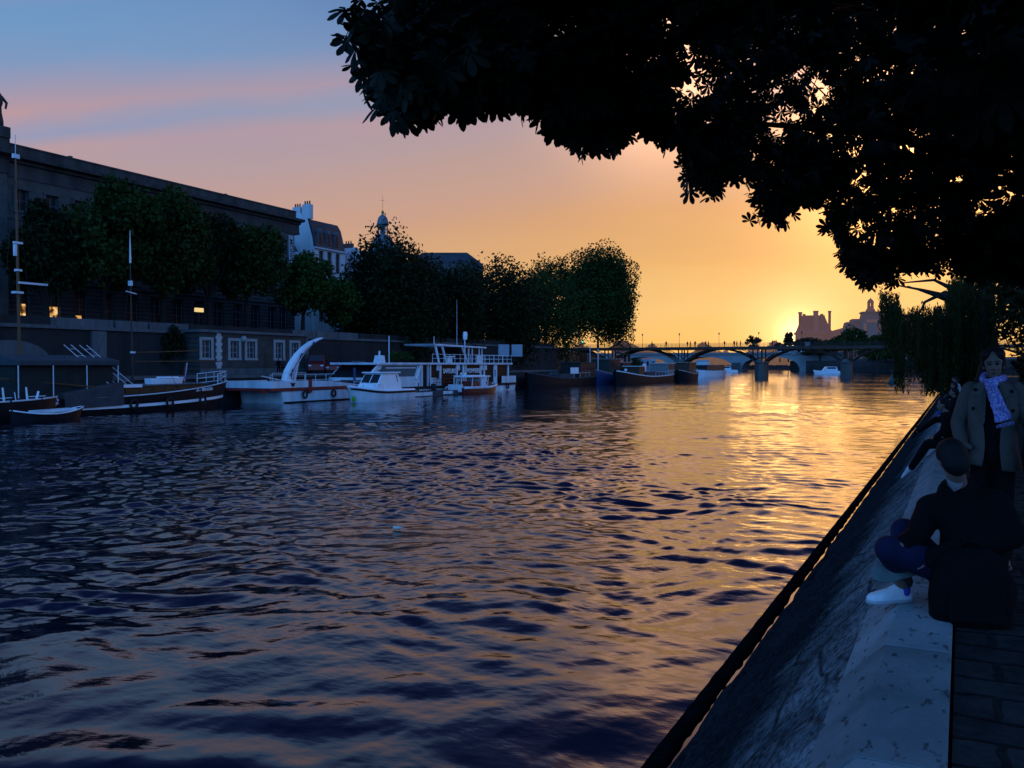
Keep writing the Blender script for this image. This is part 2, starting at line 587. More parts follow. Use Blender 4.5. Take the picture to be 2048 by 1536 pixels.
def slope_stone():
    m, t, p = new_mat('apron_rubble_stone')
    p.inputs['Specular IOR Level'].default_value = 0.0
    tc = t.n('ShaderNodeTexCoord')
    mp = t.n('ShaderNodeMapping')
    mp.inputs['Scale'].default_value = (1.0, 0.5, 1.2)
    mp.inputs['Rotation'].default_value = (0, 0, 0.35)
    t.l(tc.outputs['Object'], mp.inputs[0])
    vo = t.n('ShaderNodeTexVoronoi', feature='DISTANCE_TO_EDGE', Scale=1.7)
    dn = t.n('ShaderNodeTexNoise', Scale=2.0, Detail=4.0)
    t.l(mp.outputs[0], dn.inputs[0])
    mx = t.mix(0.22, mp.outputs[0], dn.outputs['Color'])
    t.l(mx, vo.inputs['Vector'])
    crack = t.ramp(vo.outputs['Distance'], [(0.0, 1.0), (0.035, 0.0)])
    n1 = t.n('ShaderNodeTexNoise', Scale=1.4, Detail=9.0, Roughness=0.7)
    t.l(tc.outputs['Object'], n1.inputs[0])
    n2 = t.n('ShaderNodeTexNoise', Scale=22.0, Detail=5.0, Roughness=0.7)
    t.l(mp.outputs[0], n2.inputs[0])
    sp = t.n('ShaderNodeSeparateXYZ')
    t.l(tc.outputs['Object'], sp.inputs[0])
    hz = t.math('ADD', sp.outputs[2], t.math('MULTIPLY', t.math('SUBTRACT', n1.outputs[0], 0.5), 0.9))
    wet = t.ramp(t.math('DIVIDE', hz, 2.4), [(0.46, 1.0), (0.74, 0.0)])
    dry = t.ramp(n1.outputs[0], [(0.3, (0.07, 0.095, 0.105)), (0.7, (0.28, 0.35, 0.37))])
    dk = t.ramp(n1.outputs[0], [(0.3, (0.012, 0.020, 0.025)), (0.7, (0.030, 0.044, 0.050))])
    c = t.mix(wet, dry, dk)
    sp2 = t.ramp(n2.outputs[0], [(0.36, 0.22), (0.58, 1.0)])
    c = t.mix(1.0, c, sp2, 'MULTIPLY')
    c = t.mix(t.math('MULTIPLY', t.math('MULTIPLY', crack, 0.9), t.ramp(n1.outputs[0], [(0.35, 0.1), (0.55, 1.0)])), c, (0.02, 0.02, 0.02))
    t.l(c, p.inputs['Base Color'])
    t.l(t.math('SUBTRACT', 0.85, t.math('MULTIPLY', wet, 0.3)), p.inputs['Roughness'])
    hgt = t.math('SUBTRACT', t.math('ADD', t.math('MULTIPLY', n2.outputs[0], 0.5), t.math('MULTIPLY', n1.outputs[0], 0.8)), t.math('MULTIPLY', crack, 0.7))
    bm = t.n('ShaderNodeBump', Strength=0.9, Distance=0.04)
    t.l(hgt, bm.inputs['Height'])
    t.l(bm.outputs[0], p.inputs['Normal'])
    return m


def cobble_mat():
    m, t, p = new_mat('walkway_setts')
    p.inputs['Specular IOR Level'].default_value = 0.0
    tc = t.n('ShaderNodeTexCoord')
    mp = t.n('ShaderNodeMapping')
    t.l(tc.outputs['Object'], mp.inputs[0])
    dn = t.n('ShaderNodeTexNoise', Scale=3.0, Detail=3.0)
    t.l(tc.outputs['Object'], dn.inputs[0])
    mx = t.mix(0.12, mp.outputs[0], dn.outputs['Color'])
    br = t.n('ShaderNodeTexBrick', Scale=1.0)
    br.inputs['Mortar Size'].default_value = 0.022
    br.inputs['Mortar Smooth'].default_value = 0.6
    br.inputs['Brick Width'].default_value = 0.42
    br.inputs['Row Height'].default_value = 0.24
    br.inputs['Color1'].default_value = (0.030, 0.030, 0.030, 1)
    br.inputs['Color2'].default_value = (0.046, 0.046, 0.044, 1)
    br.inputs['Mortar'].default_value = (0.022, 0.022, 0.022, 1)
    t.l(mx, br.inputs['Vector'])
    n1 = t.n('ShaderNodeTexNoise', Scale=9.0, Detail=7.0, Roughness=0.7)
    t.l(tc.outputs['Object'], n1.inputs[0])
    c = t.mix(1.0, br.outputs[0], t.ramp(n1.outputs[0], [(0.3, 0.5), (0.7, 1.35)]), 'MULTIPLY')
    t.l(c, p.inputs['Base Color'])
    p.inputs['Roughness'].default_value = 0.8
    hgt = t.math('ADD', t.math('MULTIPLY', br.outputs['Fac'], -1.0), t.math('MULTIPLY', n1.outputs[0], 0.6))
    bm = t.n('ShaderNodeBump', Strength=0.8, Distance=0.02)
    t.l(hgt, bm.inputs['Height'])
    t.l(bm.outputs[0], p.inputs['Normal'])
    return m


M_COP, M_APR, M_SETT = stone_top(), slope_stone(), cobble_mat()
M_KERB = mat('wet_toe_kerb', (0.005, 0.006, 0.007), 0.95, 0.5, 6, 0.6, 20, spec=0.0)
QZ = 2.2
Y0, Y1 = -12.0, 118.0

mb = MB()
mb.bx(-0.02, 16, Y0, Y1, -1.0, QZ - 0.03)
wk = mb.build('walkway', M_SETT, kind='structure')
RBK = R(-1.45)            # the near bank runs a little off the far one
wk.rotation_euler = (0, 0, RBK)

emb = thing('quay_embankment', 'sloping stone river wall with a pale flat coping along the near bank', 'quay wall', (0, 0, 0), RBK)
mb = MB()
y = Y0
rnd = random.Random(4)
while y < Y1:
    L = rnd.uniform(1.25, 1.55)
    j = 0.007
    dz = rnd.uniform(-0.004, 0.004)
    dx = rnd.uniform(-0.006, 0.006)
    # flat top then a tilted face, one stone
    prof = [(-0.034, -0.4), (-0.034, QZ - 0.012 + dz), (-0.046, QZ + dz), (-0.345 + dx, QZ + dz), (-0.356 + dx, QZ - 0.006 + dz), (-0.575 + dx, QZ - 0.225 + dz), (-0.575 + dx, QZ - 0.45)]
    mb.prism(prof, 'y', y + j, y + L - j)
    y += L
mb.build('coping', M_COP, emb)
mb = MB()
mb.prism([(-0.045, -0.4), (-0.045, QZ - 0.012), (-0.345, QZ - 0.012), (-0.562, QZ - 0.23), (-0.56, -0.4)], 'y', Y0, Y1)
mb.build('joint_mortar', mat('joint_mortar', (0.03, 0.03, 0.03), 0.9), emb)
# sloped apron: fine sheet near, coarse far
NS = 46
ys = [Y0]
while ys[-1] < Y1:
    d = abs(ys[-1])
    ys.append(ys[-1] + max(0.06, d * 0.012))
V, F = [], []
for yy in ys:
    for k in range(NS + 1):
        f = k / NS
        x = -0.57 + (-2.30 + 0.57) * f
        z = QZ - 0.27 + (0.055 - QZ + 0.27) * f
        n = noise.noise(Vector((x * 1.3, yy * 0.9, 3))) * 0.03 + noise.noise(Vector((x * 5, yy * 3, 9))) * 0.018 + noise.noise(Vector((x * 14, yy * 9, 1))) * 0.008
        z += n * (1 if 0 < k else 0.2)
        if k > NS - 5:
            z += 0.035 + 0.05 * noise.noise(Vector((yy * 0.9, 7, 0)))
        V.append((x, yy, z))
ny = len(ys)
for i in range(ny - 1):
    for k in range(NS):
        a = i * (NS + 1) + k
        F.append((a, a + NS + 1, a + NS + 2, a + 1))
np_mesh('apron', V, [f[::-1] for f in F], M_APR, emb, smooth=True)
# toe kerb: rough dark beam at the waterline, with a wet gutter behind it
V, F = [], []
prof = [(-2.34, -0.3), (-2.34, 0.10), (-2.39, 0.115), (-2.50, 0.105), (-2.55, 0.06), (-2.57, -0.3)]
for yy in ys:
    for (x, z) in prof:
        e = noise.noise(Vector((x * 9, yy * 5, z * 7))) * 0.022 + noise.noise(Vector((x * 2, yy * 1.1, 4))) * 0.009
        V.append((x + e, yy, z + e * 0.9))
n = len(prof)
for i in range(ny - 1):
    for k in range(n - 1):
        a = i * n + k
        F.append((a, a + 1, a + n + 1, a + n))
np_mesh('toe_kerb', V, F, M_KERB, emb)
mw, tw, pw = new_mat('gutter_water')
pw.inputs['Base Color'].default_value = (0.01, 0.012, 0.016, 1)
pw.inputs['Roughness'].default_value = 0.06
mb = MB()
mb.add([(-2.38, Y0, 0.078), (-2.15, Y0, 0.078), (-2.15, Y1, 0.078), (-2.38, Y1, 0.078)], [(0, 1, 2, 3)])
mb.build('gutter_water', mw, kind='structure').rotation_euler = (0, 0, RBK)
QROT = Matrix.Rotation(RBK, 3, 'Z')


def rq(x, y, z=0.0):
    return QROT @ Vector((x, y, z))
# ------------------------------------------------------------------ left bank: ground and walls
M_GRND = mat('quay_paving', (0.035, 0.035, 0.035), 0.85, 0.3, 0.6, 0.3, 5)
M_WALL = mat('quay_wall_stone', (0.018, 0.018, 0.018), 0.85, 0.55, 0.35, 0.6, 3, streak=True)
M_PALE = mat('pale_parapet_stone', (0.085, 0.09, 0.092), 0.8, 0.35, 0.8, 0.3, 6, streak=True)
M_ASPH = mat('street_asphalt', (0.05, 0.05, 0.05), 0.85, 0.2, 1.0)

LQ, ST = 2.6, 6.8
bank = [(-61, -120), (-61, 168), (-89, 246), (-112, 330), (-190, 480), (-420, 800), (-1300, 1800)]
high = [(-70, -120), (-70, 166), (-97, 248), (-122, 335), (-200, 486), (-430, 806), (-1310, 1806)]
mb = MB()
mb.prism(bank + [(-1320, 1800), (-1320, -120)], 'z', -2, LQ)
mb.build('lower_quay', M_GRND, kind='structure')
mb = MB()
mb.prism(high + [(-2400, 1800), (-2400, -120)], 'z', 0, ST)
mb.build('street', M_ASPH, kind='structure')


def wall_run(pts, th, z0, z1, mb):
    for (a, b) in zip(pts[:-1], pts[1:]):
        d = Vector((b[0] - a[0], b[1] - a[1], 0))
        n = Vector((d.y, -d.x, 0)).normalized() * th
        q = [(a[0], a[1]), (b[0], b[1]), (b[0] + n.x, b[1] + n.y), (a[0] + n.x, a[1] + n.y)]
        mb.prism(q, 'z', z0, z1)


t_ = thing('river_wall', 'low dark stone river wall below the far lower quay where the boats moor', 'quay wall', (-61, 0, 0))
mb = MB()
wall_run(bank[:6], 0.35, -1.5, LQ - 0.25, mb)
mb.build('wall', M_WALL, t_)
mb = MB()
wall_run(bank[:6], 0.5, LQ - 0.25, LQ + 0.06, mb)
mb.build('coping', M_PALE, t_)
t_ = thing('street_wall', 'tall dark retaining wall carrying the tree-lined street across the river', 'retaining wall', (-70, 0, LQ))
mb = MB()
wall_run(high[:6], 0.5, LQ, ST, mb)
mb.build('wall', M_WALL, t_)
mb = MB()
wall_run(high[:6], 0.75, ST, ST + 0.3, mb)
mb.build('string_course', M_PALE, t_)
# parapet in stretches: some pale and clean, some sooty
PARA = [(-20, 52, 0), (52, 58.5, 1), (58.8, 62.5, 1), (62.8, 67.8, 1), (68, 84, 0), (84.2, 88.5, 1), (88.8, 93, 1), (93.3, 97.5, 1), (98, 130, 0), (130, 165, 0)]
for a, b, k in PARA:
    mb = MB()
    mb.bx(-69.95, -69.5, a, b, ST + 0.3, ST + 1.0)
    o = mb.build('parapet', M_PALE if k else M_WALL, t_)
    if k:
        o['label'] = 'pale stretch of parapet wall'
# blind arch and buttresses in the wall at the far left
mb = MB()
pts = [(48.2 + 3.6 * math.cos(a), 4.0 + 1.7 * math.sin(a)) for a in np.linspace(0, math.pi, 17)]
mb.prism(pts, 'x', -69.5, -69.35)
o = mb.build('blind_arch', M_PALE, t_)
for (a, b) in ((41.8, 43.6), (56, 57.5)):
    mb = MB()
    mb.bx(-69.5, -69.2, a, b, LQ, ST - 0.1)
    mb.build('buttress', M_PALE, t_)

# ------------------------------------------------------------------ façade helper
M_GLASS = mat('dark_window_glass', (0.010, 0.012, 0.016), 0.3, 0.3, 1.0, spec=0.15)
M_FRAME = mat('white_window_frame', (0.4, 0.4, 0.39), 0.6, 0.1)
M_FRAMED = mat('grey_window_frame', (0.12, 0.12, 0.12), 0.6, 0.2)
mlit, tl, pl = new_mat('warm_lit_glass')
tcl = tl.n('ShaderNodeTexCoord')
nl = tl.n('ShaderNodeTexNoise', Scale=1.6, Detail=2.0)
tl.l(tcl.outputs['Object'], nl.inputs[0])
cl = tl.ramp(nl.outputs[0], [(0.38, (0.06, 0.02, 0.004)), (0.52, (0.9, 0.42, 0.09)), (0.62, (1.0, 0.8, 0.45))])
tl.l(cl, pl.inputs['Emission Color'])
pl.inputs['Emission Strength'].default_value = 0.9
pl.inputs['Base Color'].default_value = (0.02, 0.015, 0.01, 1)


def facade_x(mb, X, y0, y1, z0, z1, ops, dep=0.45):
    """façade in the plane x = X, facing +x, with real openings (y0, y1, z0, z1)"""
    ys = sorted({y0, y1} | {o[0] for o in ops} | {o[1] for o in ops})
    zs = sorted({z0, z1} | {o[2] for o in ops} | {o[3] for o in ops})
    for a, b in zip(ys[:-1], ys[1:]):
        for c, d in zip(zs[:-1], zs[1:]):
            my, mz = (a + b) / 2, (c + d) / 2
            if any(o[0] < my < o[1] and o[2] < mz < o[3] for o in ops):
                continue
            mb.add([(X, a, c), (X, b, c), (X, b, d), (X, a, d)], [(0, 1, 2, 3)])
    for (a, b, c, d) in ops:
        X2 = X - dep
        mb.add([(X, a, c), (X, b, c), (X, b, d), (X, a, d), (X2, a, c), (X2, b, c), (X2, b, d), (X2, a, d)],
               [(0, 4, 5, 1), (1, 5, 6, 2), (2, 6, 7, 3), (3, 7, 4, 0)])


def window_x(X, a, b, c, d, parent, fm, bars=2, gm=None, w=0.07, name='window'):
    mb = MB()
    mb.bx(X, X + 0.06, a, b, c, c + w).bx(X, X + 0.06, a, b, d - w, d).bx(X, X + 0.06, a, a + w, c + w, d - w).bx(X, X + 0.06, b - w, b, c + w, d - w)
    mb.bx(X, X + 0.06, (a + b) / 2 - w / 2, (a + b) / 2 + w / 2, c + w, d - w)
    for k in range(1, bars + 1):
        z = c + (d - c) * k / (bars + 1)
        mb.bx(X + 0.005, X + 0.05, a + w, (a + b) / 2 - w / 2, z - 0.025, z + 0.025)
        mb.bx(X + 0.005, X + 0.05, (a + b) / 2 + w / 2, b - w, z - 0.025, z + 0.025)
    f = mb.build(name, fm, parent)
    mb = MB()
    mb.add([(X + 0.02, a, c), (X + 0.02, b, c), (X + 0.02, b, d), (X + 0.02, a, d)], [(0, 1, 2, 3)])
    mb.build('pane', gm or M_GLASS, f)
    return f


# ------------------------------------------------------------------ long classical building behind the trees
def brick_mat(name, c1, c2, mortar, bw, rh, ms, bump, axis='x', rough=0.85):
    m, t, p = new_mat(name)
    tc = t.n('ShaderNodeTexCoord')
    sp = t.n('ShaderNodeSeparateXYZ')
    t.l(tc.outputs['Object'], sp.inputs[0])
    cb = t.n('ShaderNodeCombineXYZ')
    t.l(sp.outputs[1 if axis == 'x' else 0], cb.inputs[0])
    t.l(sp.outputs[2], cb.inputs[1])
    br = t.n('ShaderNodeTexBrick', Scale=1.0)
    br.inputs['Mortar Size'].default_value = ms
    br.inputs['Brick Width'].default_value = bw
    br.inputs['Row Height'].default_value = rh
    br.inputs['Color1'].default_value = c1 + (1,)
    br.inputs['Color2'].default_value = c2 + (1,)
    br.inputs['Mortar'].default_value = mortar + (1,)
    t.l(cb.outputs[0], br.inputs['Vector'])
    n1 = t.n('ShaderNodeTexNoise', Scale=0.7, Detail=7.0, Roughness=0.65)
    t.l(tc.outputs['Object'], n1.inputs[0])
    c = t.mix(1.0, br.outputs[0], t.ramp(n1.outputs[0], [(0.3, 0.55), (0.7, 1.25)]), 'MULTIPLY')
    t.l(c, p.inputs['Base Color'])
    p.inputs['Roughness'].default_value = rough
    bm = t.n('ShaderNodeBump', Strength=bump, Distance=0.06, invert=True)
    t.l(br.outputs['Fac'], bm.inputs['Height'])
    t.l(bm.outputs[0], p.inputs['Normal'])
    return m


M_MONN = brick_mat('dressed_stone', (0.058, 0.058, 0.055), (0.068, 0.067, 0.063), (0.037, 0.037, 0.035), 1.3, 0.5, 0.012, 0.3)
M_RUST = brick_mat('rusticated_stone', (0.034, 0.034, 0.033), (0.04, 0.04, 0.038), (0.007, 0.007, 0.007), 40, 0.46, 0.07, 1.0)
M_CORN = mat('sooty_cornice_stone', (0.045, 0.044, 0.042), 0.85, 0.5, 0.7, 0.4, 5, streak=True)
bX, bA, bB = -86.0, 58.9, 104.6
monn = thing('mint_building', 'long sooty classical stone building with deep cornice behind the street trees', 'building', (bX, 80, ST))
wy = [61.2 + 3.5 * k for k in range(12)] + [102.1]
opsG = [(y - 0.85, y + 0.85, 7.7, 11.9) for y in wy]
opsM = [(y - 0.8, y + 0.8, 13.2, 17.4) for y in wy]
opsA = [(y - 0.75, y + 0.75, 19.7, 21.8) for y in wy]
mb = MB()
facade_x(mb, bX, bA, bB, ST, 12.6, opsG)
mb.build('rusticated_base', M_RUST, monn)
mb = MB()
facade_x(mb, bX, bA, bB, 12.6, 23.0, opsM + opsA)
mb.add([(bX, bB, ST), (bX - 26, bB, ST), (bX - 26, bB, 26), (bX, bB, 26)], [(0, 1, 2, 3)])
mb.add([(bX - 0.6, bA, ST), (bX - 0.6, bB, ST), (bX - 0.6, bB, 26), (bX - 0.6, bA, 26)], [(0, 1, 2, 3)])
mb.build('wall', M_MONN, monn)
mb = MB()
mb.prism([(bX - 2, 23.0), (bX + 0.12, 23.0), (bX + 0.12, 23.35), (bX + 0.04, 23.4), (bX + 0.04, 24.4), (bX + 0.35, 24.5), (bX + 0.4, 24.75), (bX + 1.15, 24.85), (bX + 1.2, 25.2), (bX + 0.6, 25.3), (bX - 2, 25.3)], 'y', bA, bB + 1.1)
mb.build('cornice', M_CORN, monn)
mb = MB()
mb.prism([(bX - 2, 25.3), (bX + 0.2, 25.3), (bX + 0.2, 26.2), (bX + 0.28, 26.22), (bX + 0.28, 26.4), (bX - 2, 26.4)], 'y', bA, bB + 0.2)
for k in (1, 6):
    mb.bx(bX - 0.2, bX + 0.31, 62 + k * 4.7, 62.35 + k * 4.7, 26.4, 26.48 + 0.06 * (k % 3))
mb.build('blocking_course', M_CORN, monn)
mb = MB()
mb.bx(bX, bX + 0.16, bA, bB, 12.45, 12.75).bx(bX, bX + 0.1, bA, bB, 18.6, 18.85)
mb.build('string_course', M_CORN, monn)
mb = MB()
mb.bx(bX - 24, bX - 0.8, bA - 20, bB - 1, 26.0, 26.3)
mb.build('roof', mat('zinc_roof', (0.10, 0.11, 0.12), 0.6), monn)
for i, y in enumerate(wy):
    for row, (a, b, c, d) in enumerate((opsG[i], opsM[i], opsA[i])):
        lit = row == 0 and i in (0, 1, 2)
        f = window_x(bX - 0.4, a, b, c, d, monn, M_FRAME if (row == 2 and i in (11, 12)) else M_FRAMED, 3 if row < 2 else 1)
        if lit:
            mb = MB()
            z0, z1 = {0: (8.1, 10.0), 1: (7.8, 9.9), 2: (7.75, 9.1)}[i]
            y0, y1 = {0: (a + .5, b - .35), 1: (a + .1, b - .1), 2: (a + .35, b - .6)}[i]
            mb.bx(bX - 0.36, bX - 0.34, y0, y1, z0, z1)
            o = mb.build('lit_pane', mlit, f)
            f['label'] = 'ground floor window with warm lamplight inside'
        if row > 0:
            mb = MB()
            mb.bx(bX, bX + 0.14, a - 0.3, b + 0.3, c - 0.28, c - 0.05)
            mb.bx(bX, bX + 0.08, a - 0.28, a - 0.02, c - 0.05, d + 0.05).bx(bX, bX + 0.08, b + 0.02, b + 0.28, c - 0.05, d + 0.05)
            mb.bx(bX, bX + 0.12, a - 0.35, b + 0.35, d + 0.05, d + 0.32)
            mb.build('surround', M_MONN, f)
# centre block at the far left, a little proud, with its attic statue
mb = MB()
mb.bx(bX - 20, bX + 1.0, 30, bA, ST, 23.0)
mb.build('centre_block', M_MONN, monn)
mb = MB()
mb.prism([(bX - 2, 23.0), (bX + 1.15, 23.0), (bX + 1.15, 24.4), (bX + 1.4, 24.6), (bX + 2.1, 24.85), (bX + 2.1, 25.2), (bX + 1.3, 25.3), (bX + 1.3, 26.5), (bX - 2, 26.5)], 'y', 30, bA + 0.15)
mb.build('centre_cornice', M_CORN, monn)


def text_mesh(s, size, m, name, parent, mtx, ext=0.01, bold=0.0):
    c = bpy.data.curves.new('lettering', 'FONT')
    c.body = s
    c.size = size
    c.extrude = ext
    c.offset = bold
    c.align_x = 'CENTER'
    c.align_y = 'CENTER'
    tmp = bpy.data.objects.new('lettering', c)
    COL.objects.link(tmp)
    dg = bpy.context.evaluated_depsgraph_get()
    me = bpy.data.meshes.new_from_object(tmp.evaluated_get(dg))
    bpy.data.objects.remove(tmp)
    bpy.data.curves.remove(c)
    me.transform(mtx)
    if parent:
        me.transform(Matrix.Translation(-ORG[parent.name]))
    me.materials.clear()
    me.materials.append(m)
    return link(name, me, parent)


def face_px(x, y, z, roll=0.0):
    """matrix for lettering standing in a plane facing +x, reading along +y"""
    return Matrix.Translation((x, y, z)) @ Matrix(((0, 0, 1, 0), (1, 0, 0, 0), (0, 1, 0, 0), (0, 0, 0, 1))) @ Matrix.Rotation(roll, 4, 'Z')


M_WHITE = mat('white_paint', (0.72, 0.73, 0.74), 0.45, 0.10, 1.5, spec=0.4)
M_BAN = mat('white_banner_cloth', (0.32, 0.35, 0.38), 0.8, 0.1)
M_INK = mat('dark_blue_lettering', (0.02, 0.03, 0.07), 0.7, 0.1)
ban = thing('banner', 'tall white vertical banner with dark letters at the end of the long stone facade', 'banner', (bX + 0.1, 103.75, 18))
mb = MB()
mb.bx(bX + 0.08, bX + 0.12, 103.2, 104.25, 15.2, 22.7)
mb.build('cloth', M_BAN, ban)
text_mesh('MONNAIE', 1.05, M_INK, 'lettering', ban, face_px(bX + 0.13, 103.73, 19.75, R(-90)), 0.004, 0.015)

st = thing('statue', 'weathered stone statue on a pedestal at the roof edge of the long building', 'statue', (bX + 0.6, 58.2, 26.5))
mb = MB()
mb.bx(bX - 0.3, bX + 1.5, 57.3, 59.0, 26.5, 27.6)
mb.build('pedestal', M_CORN, st)
mb = MB()
for k, (z, rx, ry, ox) in enumerate([(27.6, .75, .6, 0), (28.2, .62, .55, 0), (29.0, .5, .45, 0), (29.6, .45, .42, .04), (30.0, .52, .5, .05), (30.5, .58, .52, .05), (30.9, .4, .4, .05), (31.05, .16, .16, .08), (31.2, .17, .17, .1), (31.45, .24, .22, .12), (31.7, .2, .2, .12), (31.85, .05, .05, .12)]):
    ring = [(bX + 0.6 + ox + rx * math.cos(a) * (1 + .12 * math.sin(5 * a + k)), 58.15 + ry * math.sin(a) * (1 + .1 * math.cos(4 * a + k * 2)), z) for a in np.linspace(0, 2 * math.pi, 18, endpoint=False)]
    if k == 0:
        rings = []
    rings.append(ring)
mb.loft(rings)
mb.tube([(bX + 0.7, 58.6, 30.7), (bX + 1.0, 58.95, 30.1), (bX + 1.05, 58.8, 29.5)], [.16, .14, .1], 8)
mb.tube([(bX + 0.6, 57.6, 30.7), (bX + 0.9, 57.2, 31.2), (bX + 0.9, 57.3, 32.0)], [.16, .13, .09], 8)
mb.build('figure', M_CORN, st, smooth=True)

# ------------------------------------------------------------------ lodge on the lower quay
M_LODGE = brick_mat('rubble_lodge_wall', (0.04, 0.036, 0.032), (0.055, 0.05, 0.043), (0.028, 0.027, 0.025), 0.5, 0.24, 0.02, 0.6)
lod = thing('quay_lodge', 'flat roofed stone lodge with pale framed windows built against the street wall', 'building', (-68, 76, LQ))
lX = -67.2
lw = [67.9, 71.9, 74.4, 79.0, 81.7]
lops = [(y - 0.62, y + 0.62, 4.3, 6.15) for y in lw]
mb = MB()
facade_x(mb, lX, 67.0, 84.0, LQ, ST + 0.15, lops, 0.3)
mb.add([(lX, 67, LQ), (lX - 2.4, 67, LQ), (lX - 2.4, 67, ST + .15), (lX, 67, ST + .15)], [(3, 2, 1, 0)])
mb.add([(lX, 84, LQ), (lX - 2.4, 84, LQ), (lX - 2.4, 84, ST + .15), (lX, 84, ST + .15)], [(0, 1, 2, 3)])
mb.bx(lX - 2.3, lX - 0.4, 67.1, 83.9, ST - 0.2, ST + 0.1)
mb.build('wall', M_LODGE, lod)
mb = MB()
mb.bx(lX - 2.4, lX + 0.3, 66.8, 84.2, ST + 0.15, ST + 0.42)
mb.build('cornice', M_PALE, lod)
mb = MB()
mb.bx(lX, lX + 0.15, 67, 84, LQ, LQ + 0.62)
mb.build('plinth', M_PALE, lod)
for (a, b) in ((69.3, 69.9), (83.7, 84.05)):
    mb = MB()
    z = LQ + 0.62
    k = 0
    while z < ST - 0.1:
        e = 0.14 if k % 2 else 0.0
        mb.bx(lX, lX + 0.07, a - e, b + e, z, z + 0.33)
        z += 0.34
        k += 1
    mb.build('quoin', M_FRAME if a < 70 else M_PALE, lod)
M_SURR = mat('pale_stone_surround', (0.27, 0.27, 0.26), 0.75, 0.15)
for (a, b, c, d) in lops:
    f = window_x(lX - 0.25, a, b, c, d, lod, M_FRAME, 2)
    mb = MB()
    mb.bx(lX, lX + 0.06, a - 0.34, a, c, d).bx(lX, lX + 0.06, b, b + 0.34, c, d).bx(lX, lX + 0.065, a - 0.34, b + 0.34, d, d + 0.3).bx(lX, lX + 0.1, a - 0.38, b + 0.38, c - 0.2, c)
    mb.build('surround', M_SURR, f)
    mb = MB()
    for q in (0.28, 0.5, 0.72):
        mb.tube([(lX - 0.1, a + (b - a) * q, c), (lX - 0.1, a + (b - a) * q, d)], 0.025, 6)
    mb.build('window_bars', M_FRAMED, f)
mb = MB()
mb.lathe([(0.05, -0.35), (0.3, -0.2), (0.36, 0.05), (0.25, 0.3), (0.05, 0.4)], (lX + 0.12, 73.15, 6.35), 10)
mb.build('carved_crest', M_SURR, lod)
mb = MB()
mb.bx(lX, lX + 0.05, 76.6, 77.6, LQ + 0.62, 4.9)
mb.build('door', mat('dark_green_door', (0.02, 0.03, 0.025), 0.6), lod)

# ------------------------------------------------------------------ white mansard house and neighbours
M_WHW = mat('white_rendered_wall', (0.48, 0.50, 0.50), 0.85, 0.14, 0.5, streak=True)
M_SLATE = brick_mat('slate_roof', (0.035, 0.038, 0.045), (0.05, 0.053, 0.06), (0.02, 0.02, 0.025), 0.4, 0.25, 0.02, 0.4, 'x', 0.6)
hX, h0, h1 = -88.0, 111.7, 119.8
wh = thing('mansard_house', 'tall white house with steep slate mansard roof beside the stone building', 'house', (hX, 115.7, ST))
hw = [113.6, 115.75, 117.9]
hops = [(y - 0.6, y + 0.6, z, z + zz) for y in hw for (z, zz) in ((18.4, 3.3), (14.2, 2.8), (10.4, 2.6))]
mb = MB()
facade_x(mb, hX, h0, h1, ST, 22.0, hops, 0.35)
mb.add([(hX, h0, ST), (hX - 10, h0, ST), (hX - 10, h0, 27.6), (hX - 2.6, h0, 27.6), (hX - 1.2, h0, 26.6), (hX - .25, h0, 23.5), (hX, h0, 22)], [(6, 5, 4, 3, 2, 1, 0)])
mb.add([(hX, h1, ST), (hX - 10, h1, ST), (hX - 10, h1, 27), (hX - 2.6, h1, 27), (hX - .6, h1, 24), (hX, h1, 22)], [(0, 1, 2, 3, 4, 5)])
mb.add([(hX - .6, h0, ST), (hX - .6, h1, ST), (hX - .6, h1, 22), (hX - .6, h0, 22)], [(0, 1, 2, 3)])
mb.build('wall', M_WHW, wh)
mb = MB()
prof = [(hX + 0.1, 22.15), (hX - 0.2, 23.6), (hX - 0.75, 25.6), (hX - 1.4, 26.6), (hX - 10, 27.4), (hX - 10, 22.15)]
mb.prism(prof, 'y', h0 + 0.3, h1 - 0.1)
mb.build('mansard_roof', M_SLATE, wh)
mb = MB()
mb.bx(hX - 0.2, hX + 0.35, h0 + 0.02, h1 + 0.1, 21.9, 22.13)
mb.build('eaves_cornice', M_WHW, wh)
for (a, b, c, d) in hops:
    window_x(hX - 0.3, a, b, c, d, wh, M_FRAMED, 2)
for y in (113.3, 115.4, 117.5):
    d_ = MB()
    d_.bx(hX - 1.2, hX + 0.08, y - 0.6, y + 0.6, 22.3, 24.6)
    d_.prism([(y - 0.75, 24.6), (y + 0.75, 24.6), (y, 25.2)], 'x', hX - 1.2, hX + 0.2)
    dm = d_.build('dormer', mat('dormer_lead', (0.09, 0.095, 0.11), 0.6), wh)
    mb = MB()
    mb.bx(hX + 0.081, hX + 0.1, y - 0.42, y + 0.42, 22.5, 24.4)
    mb.build('pane', M_GLASS, dm)
for (xx, yy, hh) in ((-89.6, 112.2, 28.9), (-91.6, 112.3, 28.6)):
    mb = MB()
    mb.bx(xx - 0.75, xx + 0.75, yy - 0.4, yy + 0.45, 26.6, hh)
    ch = mb.build('chimney', M_WHW, wh)
    mb = MB()
    for q in (-0.45, 0.0, 0.45):
        mb.lathe([(0.14, 0), (0.11, 0.5), (0.13, 0.55)], (xx + q, yy, hh), 8)
    mb.build('chimney_pot', mat('terracotta', (0.16, 0.07, 0.04), 0.8), ch)

